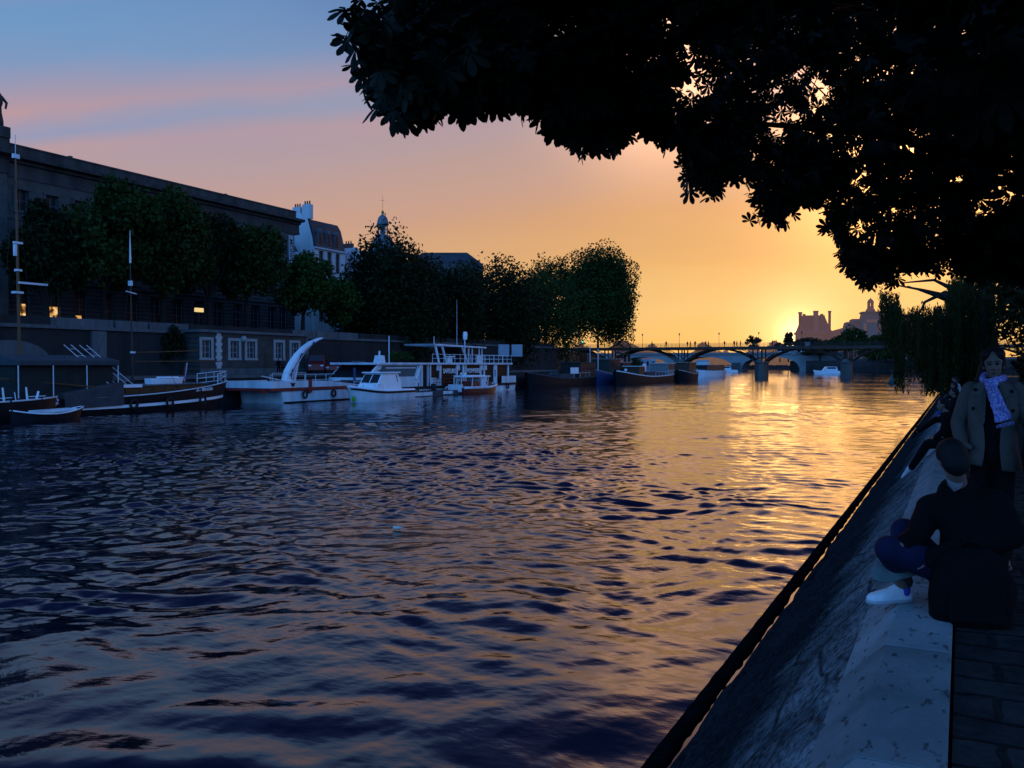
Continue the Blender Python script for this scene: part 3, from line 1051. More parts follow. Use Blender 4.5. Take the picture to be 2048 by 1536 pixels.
an = thing('dormer_house', 'low slate roofed house with one white dormer squeezed between stone building and mansard house', 'house', (-88.6, 108.3, ST))
mb = MB()
mb.bx(-98, -88.6, 105.6, 111.6, ST, 18.4)
mb.build('wall', M_WHW, an)
mb = MB()
mb.prism([(-88.4, 18.4), (-98, 18.4), (-98, 23.4), (-92.5, 23.4)], 'y', 105.6, 111.6)
rf = mb.build('roof', M_SLATE, an)
mb = MB()
mb.bx(-91.5, -88.9, 109.4, 110.7, 18.6, 20.6)
mb.prism([(109.2, 20.6), (110.9, 20.6), (110.05, 21.2)], 'x', -91.5, -88.75)
dm = mb.build('dormer', M_WHW, an)
mb = MB()
mb.bx(-88.9, -88.87, 109.75, 110.35, 18.9, 20.3)
mb.build('pane', M_GLASS, dm)

nb = thing('slate_house', 'lower grey slate roofed house right of the white mansard house', 'house', (-88, 123, ST))
mb = MB()
mb.bx(-97, -87.6, 119.95, 126.2, ST, 18.8)
mb.build('wall', mat('grey_render', (0.14, 0.145, 0.16), 0.85, 0.25), nb)
mb = MB()
mb.prism([(-87.3, 18.8), (-97, 18.8), (-97, 22.9), (-91, 22.9)], 'y', 119.95, 126.2)
mb.build('roof', mat('grey_zinc', (0.2, 0.21, 0.24), 0.55, 0.2), nb)
mb = MB()
mb.prism([(-87.8, 18.9), (-95, 18.9), (-95, 23.9), (-90.4, 23.9)], 'y', 126.2, 126.7)
gw = mb.build('gable_wall', M_WHW, nb)
mb = MB()
mb.bx(-93, -91.2, 126.15, 126.75, 23.85, 24.6)
for q in (-92.6, -92.1, -91.6):
    mb.lathe([(0.13, 0), (0.1, 0.5)], (q, 126.45, 24.6), 8)
mb.build('chimney', mat('chimney_brick', (0.1, 0.05, 0.04), 0.85), nb)
for y in (121.4, 123.2, 125):
    for z in (15.2, 11.4):
        window_x(-87.595, y - .5, y + .5, z, z + 2.1, nb, M_FRAMED, 1)

# long pale ground floors glimpsed under the tree crowns
gf = thing('shop_house', 'pale two storey house glimpsed below the tree crowns past the slate house', 'house', (-89, 136, ST))
mb = MB()
mb.bx(-98, -89, 126.9, 150, ST, 13.4)
mb.build('wall', M_WHW, gf)
mb = MB()
mb.prism([(-88.7, 13.4), (-98, 13.4), (-98, 15.6), (-92, 15.6)], 'y', 126.9, 150)
mb.build('roof', M_SLATE, gf)
for y in np.arange(129, 149, 3.1):
    window_x(-88.995, y - .7, y + .7, 7.2, 9.8, gf, M_FRAMED, 1)

# domed academy: lantern and cupola above the trees
M_DOME = mat('dome_slate_lead', (0.12, 0.135, 0.15), 0.5, 0.35, 0.8)
M_GOLD = mat('gilded_finial', (0.55, 0.28, 0.06), 0.4, 0.2, metal=0.6)
dc = at(766, 600, 232)
dom = thing('domed_academy', 'grey dome with a small columned lantern rising behind the big dark trees', 'domed building', (dc.x, dc.y, ST))
mb = MB()
mb.lathe([(9.5, ST), (9.5, 24), (10, 24.3), (10, 25.2), (8.6, 25.4)], (dc.x, dc.y, 0), 32)
mb.build('drum', M_MONN, dom)
mb = MB()
mb.lathe([(8.0, 25.4), (7.4, 27.5), (6.2, 30.0), (4.6, 32.2), (3.2, 34.2), (2.2, 36.0), (2.1, 36.6)], (dc.x, dc.y, 0), 32)
for k in range(12):
    a = k * math.pi / 6
    mb.tube([(dc.x + r * math.cos(a), dc.y + r * math.sin(a), z) for r, z in ((8.1, 25.4), (7.5, 27.5), (6.3, 30.0), (4.7, 32.2), (3.3, 34.2), (2.25, 36.1))], 0.22, 6)
mb.build('dome', M_DOME, dom, smooth=True)
mb = MB()
mb.lathe([(2.0, 36.4), (2.0, 37.4), (1.5, 37.5)], (dc.x, dc.y, 0), 16)
mb.lathe([(0.75, 37.4), (0.75, 40.2)], (dc.x, dc.y, 0), 12)
for k in range(8):
    a = k * math.pi / 4 + 0.2
    mb.tube([(dc.x + 1.25 * math.cos(a), dc.y + 1.25 * math.sin(a), z) for z in (37.4, 40.2)], 0.2, 8)
mb.lathe([(1.6, 40.2), (1.65, 40.5), (1.5, 40.6), (1.42, 41.3), (1.1, 42.2), (0.5, 42.8), (0.15, 43.0)], (dc.x, dc.y, 0), 20)
lan = mb.build('lantern', M_DOME, dom)
mb = MB()
mb.lathe([(0.1, 43), (0.35, 43.2), (0.42, 43.5), (0.3, 43.8), (0.06, 44), (0.03, 48)], (dc.x, dc.y, 0), 10)
mb.bx(dc.x - 0.55, dc.x + 0.55, dc.y - 0.03, dc.y + 0.03, 46.6, 46.7)
mb.build('finial', M_GOLD, dom)

hc = at(915, 600, 215)
hr = thing('hip_roof_block', 'slate hipped roof showing between two dark tree crowns', 'building', (hc.x, hc.y, ST))
W2, D2, zb = 9, 5, 27.6
mb = MB()
mb.rbox((hc.x - 3, hc.y, (ST + zb) / 2), (W2 * 2 - 0.4, D2 * 2, zb - ST), R(YAW))
mb.build('wall', M_MONN, hr)
mb = MB()
rm = Matrix.Translation((hc.x - 3, hc.y, zb)) @ Matrix.Rotation(R(YAW), 4, 'Z')
mb.add([rm @ Vector(p) for p in [(-W2, -D2, 0), (W2, -D2, 0), (W2, D2, 0), (-W2, D2, 0), (-W2 + 3, 0, 3.4), (W2 - 4, 0, 3.4)]], [(0, 1, 5, 4), (1, 2, 5), (2, 3, 4, 5), (3, 0, 4), (3, 2, 1, 0)])
mb.build('roof', M_SLATE, hr)

# ------------------------------------------------------------------ street furniture on the far bank
M_POLE = mat('dark_iron_post', (0.02, 0.022, 0.022), 0.5, 0.2)
sg = thing('lit_sign', 'small glowing yellow sign box over the street between tree trunks', 'sign', (-79, 0, ST))
c = at_x(398, 620, -79)
mb = MB()
mb.tube([(c.x, c.y, ST), (c.x, c.y, c.z - 0.25)], 0.06, 8)
mb.build('post', M_POLE, sg, world=True)
mb = MB()
mb.bx(c.x - .12, c.x + .12, c.y - 0.62, c.y + 0.62, c.z - 0.24, c.z + 0.24)
mb.build('light_box', mat('glowing_yellow_panel', (0.5, 0.4, 0.2), 0.6, 0.1, emit=(1.0, 0.68, 0.26), es=0.9), sg)

sp_ = thing('river_sign', 'pair of pale square navigation boards on a post by the far lower quay', 'sign', (-60.4, 0, LQ))
c = at_x(1022, 701, -60.4)
mb = MB()
mb.tube([(c.x, c.y, LQ), (c.x, c.y, c.z + 0.9)], 0.09, 8)
mb.build('post', M_POLE, sp_)
mp_ = mat('pale_sign_board', (0.30, 0.31, 0.34), 0.6, 0.1)
for o_ in (-1.1, 1.0):
    mb = MB()
    mb.rbox((c.x + o_ * 0.9, c.y + o_ * 0.43 - 0.1, c.z), (1.7, 0.06, 1.9), R(YAW))
    mb.build('board', mp_, sp_)

tl_ = thing('traffic_light', 'green traffic light glowing under the round tree at the bridge approach', 'traffic light', (-79, 0, ST))
c = at_x(1165, 684, -79)
mb = MB()
mb.tube([(c.x, c.y, ST), (c.x, c.y, c.z + 0.5)], 0.08, 8)
mb.build('post', M_POLE, tl_)
mb = MB()
mb.rbox((c.x, c.y, c.z), (0.4, 0.3, 1.15), R(YAW))
hs_ = mb.build('signal_head', M_POLE, tl_)
q = (CP - c).normalized() * 0.2
mb = MB()
mb.lathe([(0.02, -0.17), (0.13, -0.12), (0.18, 0), (0.13, 0.12), (0.02, 0.17)], (c.x + q.x, c.y + q.y, c.z), 10)
mb.build('green_lens', mat('green_signal_glow', (0.0, 0.1, 0.05), 0.4, 0.0, emit=(0.02, 0.9, 0.42), es=2.2), hs_)

# cars on the lower quay
M_TYRE = mat('black_tyre', (0.015, 0.015, 0.015), 0.8)
M_CGL = mat('car_glass', (0.01, 0.012, 0.015), 0.08, 0.1, spec=0.6)


def make_car(paint, L, W, H, van):
    o = MB()
    hb = H * (0.50 if van else 0.56)
    if van:
        top = [(-L / 2, 0.3), (-L / 2, H * .96), (-L / 2 + .2, H), (L / 2 - 1.5, H), (L / 2 - .85, H * .62), (L / 2 - .1, H * .5), (L / 2, 0.35)]
    else:
        top = [(-L / 2, 0.32), (-L / 2 + .05, H * .62), (-L / 2 + .5, H * .70), (-L / 2 + 1.0, H), (L / 2 - 2.0, H), (L / 2 - 1.15, H * .66), (L / 2 - .15, H * .55), (L / 2, 0.35)]
    rings = []
    for f, ins in ((-1, .14), (-.86, 0.0), (.86, 0.0), (1, .14)):
        rings.append([(x * (1 - ins * .15), f * W / 2 * (0.86 if z > H * .7 else 1), z - (ins * .2 if z > H * .7 else 0)) for x, z in top])
    o.loft(rings)
    return o, top


def car(name, label, paint, px, X, rz, L, W, H, van):
    c = at_x(px, 735, X)
    r = thing(name, label, 'van' if van else 'car', (X, c.y, LQ), rz, 'vehicles parked on the far lower quay')
    o, top = make_car(paint, L, W, H, van)
    o.build('body', paint, r, world=False, bevel=0.05)
    g = MB()
    for s in (-1, 1):
        y = s * (W / 2 * 0.905)
        g.add([(L / 2 - 1.75, y * 1.0, H * .93), (L / 2 - 1.2, y * 1.03, H * .66), (-L / 2 + .7, y * 1.03, H * .66), (-L / 2 + 1.15, y * 1.0, H * .93)], [(0, 1, 2, 3)])
    x1, z1 = top[-4 if van else -4]
    g.add([(L / 2 - 1.42 if van else L / 2 - 1.96, -W * .38, H * .97), (L / 2 - 1.42 if van else L / 2 - 1.96, W * .38, H * .97), (L / 2 - .86 if van else L / 2 - 1.16, W * .41, H * .66), (L / 2 - .86 if van else L / 2 - 1.16, -W * .41, H * .66)], [(0, 1, 2, 3)])
    for i in range(len(g.v)):
        x, y, z = g.v[i]
        g.v[i] = (x + (0.02 if abs(y) < W * .42 else 0), y * 1.01, z + 0.015)
    g.build('window_glass', M_CGL, r, world=False)
    for sx in (-1, 1):
        for sy in (-1, 1):
            wv = MB()
            cx, cy = sx * (L / 2 - .8), sy * (W / 2 - .1)
            wv.tube([(cx, cy - .1, .32), (cx, cy + .1, .32)], .32, 14)
            wv.build('wheel', M_TYRE, r, world=False)
    for sy in (-1, 1):
        hl = MB()
        hl.rbox((L / 2 - .06, sy * W * .36, H * .43), (.12, .34, .16))
        hl.build('headlight', mat('headlight_lens', (0.6, 0.62, 0.65), 0.2, 0.05), r, world=False)
    return r


car('parked_van', 'dark red van parked by the crane boom on the far quay', mat('red_van_paint', (0.16, 0.012, 0.01), 0.35, 0.1), 634, -66.0, R(-55), 4.8, 1.9, 2.15, True)
car('parked_car', 'red car with pale bonnet lights beside the dark red van', mat('red_car_paint', (0.22, 0.02, 0.012), 0.3, 0.1), 664, -65.5, R(-50), 4.3, 1.8, 1.6, False)
car('parked_car', 'dark blue car parked between the red car and the silver car', mat('dark_car_paint', (0.014, 0.016, 0.03), 0.3, 0.1), 690, -65.0, R(-48), 4.4, 1.8, 1.5, False)
car('parked_car', 'silver car at the right end of the parked row on the far quay', mat('silver_car_paint', (0.35, 0.37, 0.4), 0.3, 0.1), 716, -64.6, R(-45), 4.3, 1.8, 1.45, False)
# ------------------------------------------------------------------ trees
M_BARK = mat('tree_bark', (0.016, 0.014, 0.012), 0.9, 0.4, 4, 0.6, 14)
M_LEAF = leaf_mat('plane_tree_leaves', (0.009, 0.020, 0.004), (0.034, 0.070, 0.010))
M_LEAFD = leaf_mat('dense_dark_leaves', (0.005, 0.010, 0.003), (0.016, 0.030, 0.006))
M_LEAFG = leaf_mat('fresh_green_leaves', (0.012, 0.028, 0.005), (0.046, 0.092, 0.013))


def leaf_cards(C, size, rng, up=0.3):
    """rhombus leaf sprays with a random tilt at each centre"""
    n = len(C)
    a = rng.normal(size=(n, 3))
    a /= np.linalg.norm(a, axis=1)[:, None]
    b = rng.normal(size=(n, 3))
    b[:, 2] -= up
    b -= a * (a * b).sum(1)[:, None]
    b /= np.linalg.norm(b, axis=1)[:, None]
    c = np.cross(a, b)
    s = size * rng.uniform(0.6, 1.3, n)[:, None]
    bend = a * s * 0.22
    V = np.stack([C - b * s * 0.6, C + c * s * 0.36 + bend, C + b * s * 0.6, C - c * s * 0.36 + bend], 1).reshape(-1, 3)
    F = np.arange(4 * n).reshape(n, 4)
    return V, F


def crown_points(c, rx, ry, rz, n, nl, rng, fill=0.55, lump=0.30):
    """leaf centres of a crown: lumps spread over an ellipsoid, thin inside"""
    d = rng.normal(size=(nl, 3))
    d /= np.linalg.norm(d, axis=1)[:, None]
    d[:, 2] = np.where(d[:, 2] < -0.75, -d[:, 2] * 0.6, d[:, 2])
    lr = lump * rng.uniform(0.7, 1.3, nl)
    rad = (1.05 - lr * rng.uniform(0.8, 1.7, nl))[:, None]
    lc = d * np.maximum(rad, 0.2)
    k = rng.integers(0, nl, n)
    q = rng.normal(size=(n, 3))
    q /= np.linalg.norm(q, axis=1)[:, None]
    q *= (rng.uniform(0, 1, n) ** 0.42)[:, None]
    P = lc[k] + q * lr[k][:, None]
    return np.array(c) + P * np.array([rx, ry, rz])


def tree(name, label, px, X, top, bot, hw, lm, n=5200, seed=1, group='trees lining the street across the river', base=ST, lump=0.33, size=0.46, nl=30, fill=0.5, dz=0.0, flat=1.0):
    rng = np.random.default_rng(seed)
    c = at_x(px, (top + bot) / 2, X)
    dep = (c - CP).dot(CM @ Vector((0, 0, -1)))
    rz = (bot - top) / 2 / FPX * dep
    rx = hw * 1.42 / FPX * dep
    rz *= 1.14
    n = int(n * 2.0)
    r = thing(name, label, 'tree', (X, c.y, base), 0, group)
    P = crown_points((X, c.y, c.z), rx * flat, rx, rz, n, nl, rng, fill, lump)
    V, F = leaf_cards(P, size, rng)
    np_mesh('crown', V, F, lm, r)
    mb = MB()
    h = c.z - base
    j = rng.uniform(-.3, .3, 6)
    mb.tube([(X, c.y, base - .1), (X + j[0] * .4, c.y + j[1] * .4, base + h * .45), (X + j[2], c.y + j[3], base + h)], [.34, .24, .16], 9)
    tr = mb.build('trunk', M_BARK, r)
    mb = MB()
    for k in range(6):
        a = k * 1.05 + j[4]
        e = rng.uniform(.5, .8)
        p0 = (X + j[0] * .4, c.y + j[1] * .4, base + h * rng.uniform(.4, .6))
        mb.tube([p0, (X + rx * flat * e * .5 * math.cos(a), c.y + rx * e * .5 * math.sin(a), c.z - rz * .2), (X + rx * flat * e * math.cos(a), c.y + rx * e * math.sin(a), c.z + rz * rng.uniform(0, .5))], [.13, .08, .03], 6)
    mb.build('limbs', M_BARK, tr)
    return r


TREES = [
    # px, top, bottom, half width, material, leaves, seed, label, x
    (92, 412, 610, 62, M_LEAFD, 4200, 11, 'narrow dark tree at the left end of the street row, behind the tall wooden mast', -76),
    (205, 366, 605, 88, M_LEAF, 6500, 12, 'tallest tree of the left street row, its rounded top reaching the frieze', -76),
    (322, 378, 600, 78, M_LEAF, 6000, 13, 'pointed street tree right of the tallest one, above the second mast', -76),
    (418, 435, 605, 60, M_LEAFD, 4200, 14, 'smaller dark street tree above the glowing yellow sign', -76),
    (492, 444, 610, 66, M_LEAF, 4800, 15, 'street tree in front of the right end of the long stone building', -76),
    (604, 507, 645, 50, M_LEAFG, 3600, 16, 'lighter green tree below the white banner and mansard house', -74),
    (682, 556, 662, 33, M_LEAFG, 1500, 17, 'thin leafed small tree in front of the slate house', -74),
]
for (px, top, bot, hw, lm, n, seed, lab, X) in TREES:
    tree('street_tree', lab, px, X, top, bot, hw, lm, n, seed)
# big crowns past the houses
tree('street_tree', 'huge dark tree mass hiding the dome below its lantern', 780, -74, 462, 750, 88, M_LEAFD, 13000, 21, lump=.36, nl=80, size=.5)
tree('street_tree', 'dark tree right of the huge one, under the slate hipped roof', 878, -73, 520, 752, 72, M_LEAFD, 8500, 22, nl=60, lump=.36, size=.5)
tree('street_tree', 'broad dark tree behind the fire boat cabin', 985, -74, 514, 760, 80, M_LEAFD, 11000, 23, lump=.36, nl=70, size=.5)
tree('street_tree', 'greener tree between the broad dark one and the round one', 1075, -75, 532, 762, 74, M_LEAF, 10000, 24, lump=.36, nl=70, size=.5)
tree('street_tree', 'ragged tree top peeping out behind, left of the round tree', 1092, -92, 518, 690, 52, M_LEAFD, 3800, 25, lump=.26, size=.55)
tree('street_tree', 'big round tree glowing gold along its right edge beside the footbridge', 1196, -78, 500, 706, 66, M_LEAF, 20000, 26, lump=.36, nl=70, size=.55, fill=.55)

# shrubs and ivy on the wall behind the barge, and a planter bush on the fire boat's quay
def bush(name, label, c, r3, n, lm, seed, size=.22, group=None, cat='shrub'):
    rng = np.random.default_rng(seed)
    P = crown_points(c, r3[0], r3[1], r3[2], n, 14, rng, .3, .45)
    V, F = leaf_cards(P, size, rng)
    r = thing(name, label, cat, (c[0], c[1], c[2] - r3[2]), 0, group)
    np_mesh('foliage', V, F, lm, r)
    mb = MB()
    for k in range(4):
        mb.tube([(c[0], c[1], c[2] - r3[2]), (c[0] + r3[0] * .5 * math.cos(k * 1.6), c[1] + r3[1] * .5 * math.sin(k * 1.6), c[2] + r3[2] * .3)], [.05, .015], 5)
    mb.build('stems', M_BARK, r)
    return r


bush('ivy_bush', 'dark ivy mass hanging over the street wall left of the lodge', (-69.0, 65.2, 5.6), (.8, 1.8, 2.6), 1600, M_LEAFD, 31)
# ------------------------------------------------------------------ boats
M_BLK = mat('black_hull_paint', (0.007, 0.008, 0.010), 0.55, 0.4, 1.5, spec=.15)
M_WHH = mat('white_hull_paint', (0.56, 0.61, 0.64), 0.45, 0.28, 0.8, streak=True)
M_WBR = mat('bright_white_paint', (0.78, 0.79, 0.80), 0.4, 0.08, 1.0)
M_REDP = mat('dark_red_paint', (0.20, 0.02, 0.018), 0.45, 0.2)
M_DECK = mat('worn_deck', (0.06, 0.06, 0.06), 0.8, 0.3, 2)
M_WOOD = mat('varnished_mast_wood', (0.12, 0.055, 0.022), 0.5, 0.25, 3)
M_CANV = mat('dark_green_canvas', (0.014, 0.018, 0.017), 0.8, 0.3)
M_TARP = mat('grey_tarpaulin', (0.05, 0.05, 0.055), 0.85, 0.25, 1.5, 0.4, 4)
M_STEEL = mat('white_rail_steel', (0.62, 0.64, 0.66), 0.35, 0.1)
M_BLUEH = mat('blue_hull_paint', (0.03, 0.05, 0.13), 0.4, 0.25)
M_BRN = mat('brown_cabin_wood', (0.06, 0.03, 0.016), 0.55, 0.3, 3)
M_RUBB = mat('black_rubber', (0.012, 0.012, 0.012), 0.7)


class Hull:
    """bow at +x, waterline at z = 0"""

    def __init__(s, L, B, fb, sb=0.6, ss=0.2, pb=2.4, ps=4.0, rake=0.3, tr=0.55, n=30):
        s.L, s.B, s.fb, s.sb, s.ss, s.pb, s.ps, s.rake, s.tr, s.n = L, B, fb, sb, ss, pb, ps, rake, tr, n

    def w(s, u):
        v = 2 * u - 1
        if v > 0:
            return s.B / 2 * max(0.012, (1 - v ** s.pb)) ** 0.62
        return s.B / 2 * (s.tr + (1 - s.tr) * (1 - (-v) ** s.ps))

    def dz(s, u):
        v = 2 * u - 1
        return s.fb + (s.sb * v * v if v > 0 else s.ss * v * v)

    def x(s, u, z):
        v = max(0, 2 * u - 1)
        return (u - 0.5) * s.L + s.rake * v ** 3 * (z / max(s.dz(u), .1) - 0.5)

    def pt(s, u, side, f, out=0.0):
        """f = 0 at the waterline, 1 at the deck edge"""
        z = s.dz(u) * f
        k = 0.93 + 0.07 * f if f >= 0 else 0.86
        return Vector((s.x(u, z), side * (s.w(u) * k + out), z))

    def shell(s, mb):
        us = [1 - (1 - i / s.n) ** 1.5 for i in range(s.n + 1)]
        rings = []
        for u in us:
            r = [s.pt(u, -1, 1), s.pt(u, -1, .6), s.pt(u, -1, .25), s.pt(u, -1, -.3), s.pt(u, 1, -.3), s.pt(u, 1, .25), s.pt(u, 1, .6), s.pt(u, 1, 1)]
            rings.append(r)
        mb.loft(rings, closed=True, cap=True)
        return mb

    def line(s, side, f, u0, u1, out, r, mb, n=26, flat=None):
        us = [u0 + (u1 - u0) * (1 - (1 - i / n) ** 1.3) for i in range(n + 1)]
        pts = [s.pt(u, side, f if not callable(f) else f(u), out) for u in us]
        if flat:
            for a, b in zip(pts[:-1], pts[1:]):
                mb.add([a + Vector((0, 0, -flat)), b + Vector((0, 0, -flat)), b + Vector((0, 0, flat)), a + Vector((0, 0, flat))], [(0, 1, 2, 3)])
        else:
            mb.tube(pts, r, 6)
        return mb


def boat(name, label, cat, X, Y, group='boats moored along the far quay', rz=90):
    return thing(name, label, cat, (X, Y, 0), R(rz), group)


def rail(mb, pts, h, r=0.022, post=1.0, mids=1):
    """stanchions and wires along deck points"""
    pts = [Vector(p) for p in pts]
    up = Vector((0, 0, h))
    for a, b in zip(pts[:-1], pts[1:]):
        n = max(1, int((b - a).length / post))
        for i in range(n + 1):
            p = a.lerp(b, i / n)
            mb.tube([p, p + up], r * 1.1, 5)
        for k in range(mids + 1):
            q = Vector((0, 0, h * (1 - k / (mids + 1))))
            mb.tube([a + q, b + q], r, 5)


# ---- black sailing barge (rounded stern to the right)
b1 = boat('sailing_barge', 'long black sailing barge with two masts, dark awning and white rubbing stripe', 'barge', -57.3, 45.0)
H = Hull(29.5, 4.7, 1.25, 1.0, .5, 3.2, 4, .9, .4)
H.shell(MB()).build('hull', M_BLK, b1, smooth=False, world=False)
for s in (-1, 1):
    H.line(s, .40, .28, .995, .03, 0, MB(), flat=.11).build('rubbing_stripe', M_WBR, b1, world=False)
    H.line(s, 1.0, .45, .992, .02, .05, MB()).build('deck_edge_rail', M_STEEL, b1, world=False)
mb = MB()
mb.prism([(2.2, 1.15), (11.2, 1.35), (11.0, 2.05), (2.2, 1.95)], 'y', -1.75, 1.75)
cb = mb.build('cabin', M_BRN, b1, world=False)
mb = MB()
mb.prism([(2.0, 1.96), (11.2, 2.06), (11.2, 2.12), (2.0, 2.05)], 'y', -1.9, 1.9)
mb.build('cabin_roof', mat('grey_blue_roof', (0.11, 0.12, 0.14), 0.6), cb, world=False)
mb = MB()
mb.bx(1.9, 4.2, -1.97, -1.9, 1.90, 2.14)
mb.build('roof_edge', M_WBR, cb, world=False)
for k in range(6):
    mb = MB()
    mb.bx(2.8 + k * 1.3, 3.55 + k * 1.3, -1.78, -1.74, 1.5, 1.88)
    mb.build('window', mat('amber_curtain_glass', (0.05, 0.028, 0.012), 0.3), cb, world=False)
text_mesh('GERTRUDA - BRUGES', 0.34, M_WHITE, 'lettering', None, Matrix.Translation((10.0, -1.92, 1.52)) @ Matrix.Rotation(R(90), 4, 'X') @ Matrix.Rotation(0.05, 4, 'Z'), 0.01, .006).parent = b1
mb = MB()
D2_ = Hull(3.6, 1.3, .32, .12, .03, 2.2, 5, .2, .6, 14)
D2_.shell(mb)
mb.v = [(x + 7.6, y - .8, z + 2.2) for x, y, z in mb.v]
mb.bx(7.0, 8.6, -1.2, -.4, 2.55, 2.68).bx(5.9, 6.4, -1.3, -.5, 2.3, 2.55)
mb.build('roof_skiff', M_WBR, b1, world=False)
mb = MB()
pts = [H.pt(u, -1, 1, -.1) for u in (.93, .955, .975, .99)] + [H.pt(u, 1, 1, -.1) for u in (.99, .975, .955, .93)]
rail(mb, pts, .85, .035, .9, 1)
mb.build('stern_rail', M_STEEL, b1, world=False)
mb = MB()
mb.prism([(-2.9, 1.15), (2.1, 1.25), (2.1, 2.35), (-2.9, 1.62)], 'y', -2.42, 1.5)
mb.prism([(-2.9, .5), (2.1, .62), (2.1, 1.3), (-2.9, 1.2)], 'y', -2.46, -2.34)
mb.build('tarpaulin', M_TARP, b1, world=False, bevel=.06)
# awning tent
mb = MB()
mb.prism([(-2.1, 3.6), (2.1, 3.6), (2.1, 3.95), (0, 4.35), (-2.1, 3.95)], 'x', -6.2, 2.0)
aw = mb.build('awning', mat('blue_grey_canvas', (0.04, 0.048, 0.056), 0.8, .2), b1, world=False, bevel=.04)
mb = MB()
mb.bx(-6.0, 1.8, -1.6, 1.9, 1.2, 3.62)
mb.build('awning_sides', M_CANV, aw, world=False)
mb = MB()
for x in (-6.1, -3.5, -.8, 1.9):
    for y in (-2.05, 2.05):
        mb.tube([(x, y, 1.2), (x, y, 3.7)], .04, 6)
mb.build('awning_posts', M_STEEL, aw, world=False)
for (x, h, r, nm) in ((-4.3, 18.0, .12, 'tall'), (5.3, 11.9, .09, 'short')):
    mb = MB()
    mb.tube([(x, .3, 1.2), (x - .1, .3, h * .6), (x - .15, .3, h)], [r, r * .8, r * .42], 10)
    ms = mb.build('mast', M_WOOD if nm == 'tall' else mat('dark_mast', (0.03, 0.022, 0.016), .5), b1, world=False)
    mb = MB()
    if nm == 'tall':
        mb.tube([(x - .15, .3, h), (x - .15, .3, h + 1.6)], .025, 5)
        mb.bx(x - .35, x + .1, .2, .4, h - .05, h + .25)
        mb.bx(x - .4, x + .25, .2, .36, 12.05, 12.2).bx(x - .38, x - .22, .15, .35, 11.2, 12.0)
        mb.bx(x - .25, x + .15, .15, .45, 10.15, 10.3)
        mb.rbox((x + .85, .0, 9.35), (2.2, .1, .14))
        mb.bx(x - .45, x + .2, .1, .5, 8.6, 8.75)
    else:
        mb.tube([(x - .15, .3, h - .2), (x - .15, .3, h + 1.6), (x - .15, .3, h + 2.4)], [.08, .04, .012], 8)
        mb.rbox((x - .25, .1, 9.35), (1.0, .08, .08), 0, 0, .15)
        mb.bx(x - .3, x - .1, .1, .4, 9.9, 10.3)
        mb.bx(x - .25, x + .05, .05, .3, 4.55, 4.7)
    mb.build('mast_fittings', M_STEEL, ms, world=False)
    mb = MB()
    for (xa, ya) in ((x - 3.5, -1.9), (x - 3.5, 1.9), (x + 2.6, -1.9), (x + 2.6, 1.9)):
        mb.tube([(xa, ya, 1.4), (x - .12, .3, h * .93)], .012, 4)
    mb.build('rigging', M_RUBB, ms, world=False)
    mb = MB()
    if nm == 'short':
        mb.tube([(x, .3, 4.6), (x + 6.6, -.2, 4.85)], .05, 6).tube([(x + .2, .3, 3.9), (x + 9.4, -.4, 3.95)], .05, 6)
    else:
        mb.tube([(x - 4, -.8, 2.9), (x + 4.2, -2.2, 2.0)], .06, 6)
    mb.build('boom', M_WOOD, ms, world=False)
mb = MB()
for (xa, xb) in ((-.1, 3.0), (-1.4, 1.5)):
    for o in (0, .6):
        mb.tube([(xb + o, -1.7, 2.1), (xa + o, -.4, 5.1)], .03, 5)
    for q in np.linspace(.1, .9, 6):
        mb.tube([(xb + (xa - xb) * q, -1.7 + 1.3 * q, 2.1 + 3 * q), (xb + (xa - xb) * q + .6, -1.7 + 1.3 * q, 2.1 + 3 * q)], .018, 4)
mb.build('raised_gangway', M_STEEL, b1, world=False)

fl = thing('flag', 'french tricolour hanging limp from a short pole at the barge stern', 'flag', (-57.3, 55.4, 1.6), R(90))
mb = MB()
mb.tube([(0, 0, 0), (.35, 0, 2.5)], .03, 6)
mb.build('flagpole', M_WOOD, fl, world=False)
fc = [mat('flag_blue', (0.02, 0.035, 0.22), .8, .1), mat('flag_white', (0.5, 0.5, 0.52), .8, .1), mat('flag_red', (0.22, 0.015, 0.02), .8, .1)]
for k in range(3):
    mb = MB()
    rows = []
    for i in range(9):
        z = 2.35 - i * .19
        rows.append([(.33 - .03 * i * .5 - (k + j / 3) * (.10 + .012 * i), .05 * math.sin((k * 3 + j) * 1.5 + i * .4) - .05, z - (k + j / 3) * .12) for j in range(4)])
    vs = [p for r_ in rows for p in r_]
    mb.add(vs, [(i * 4 + j, i * 4 + j + 1, i * 4 + j + 5, i * 4 + j + 4) for i in range(8) for j in range(3)])
    mb.build(['blue_stripe', 'white_stripe', 'red_stripe'][k], fc[k], fl, smooth=True, world=False)

# ---- dark boat at the far left with star emblem
b0 = boat('river_boat', 'dark flat river boat with white deck edge and star emblem at the far left', 'boat', -54.6, 31.3)
H = Hull(19.5, 3.6, 1.25, .25, .2, 5, 4, .2, .5)
H.shell(MB()).build('hull', M_BLK, b0, world=False)
mb = MB()
for (a, c) in ((.3, .62), (.63, .77), (.78, .89), (.9, .985)):
    H.line(-1, 1.0, a, c, .03, .055, mb, 10)
H.line(1, 1.0, .3, .985, .03, .055, mb, 10)
mb.build('deck_edge', M_STEEL, b0, world=False)
mb = MB()
H.line(-1, .35, .2, .69, .03, 0, mb, 12, flat=.1)
mb.build('blue_stripe', mat('pale_blue_stripe', (0.16, 0.24, 0.46), .5), b0, world=False)
mb = MB()
e = H.pt(.992, -1, .78, .12)
c6 = []
for k in range(12):
    rr_ = .36 if k % 2 == 0 else .16
    a = k * math.pi / 6 + .26
    c6.append((rr_ * math.cos(a), rr_ * math.sin(a)))
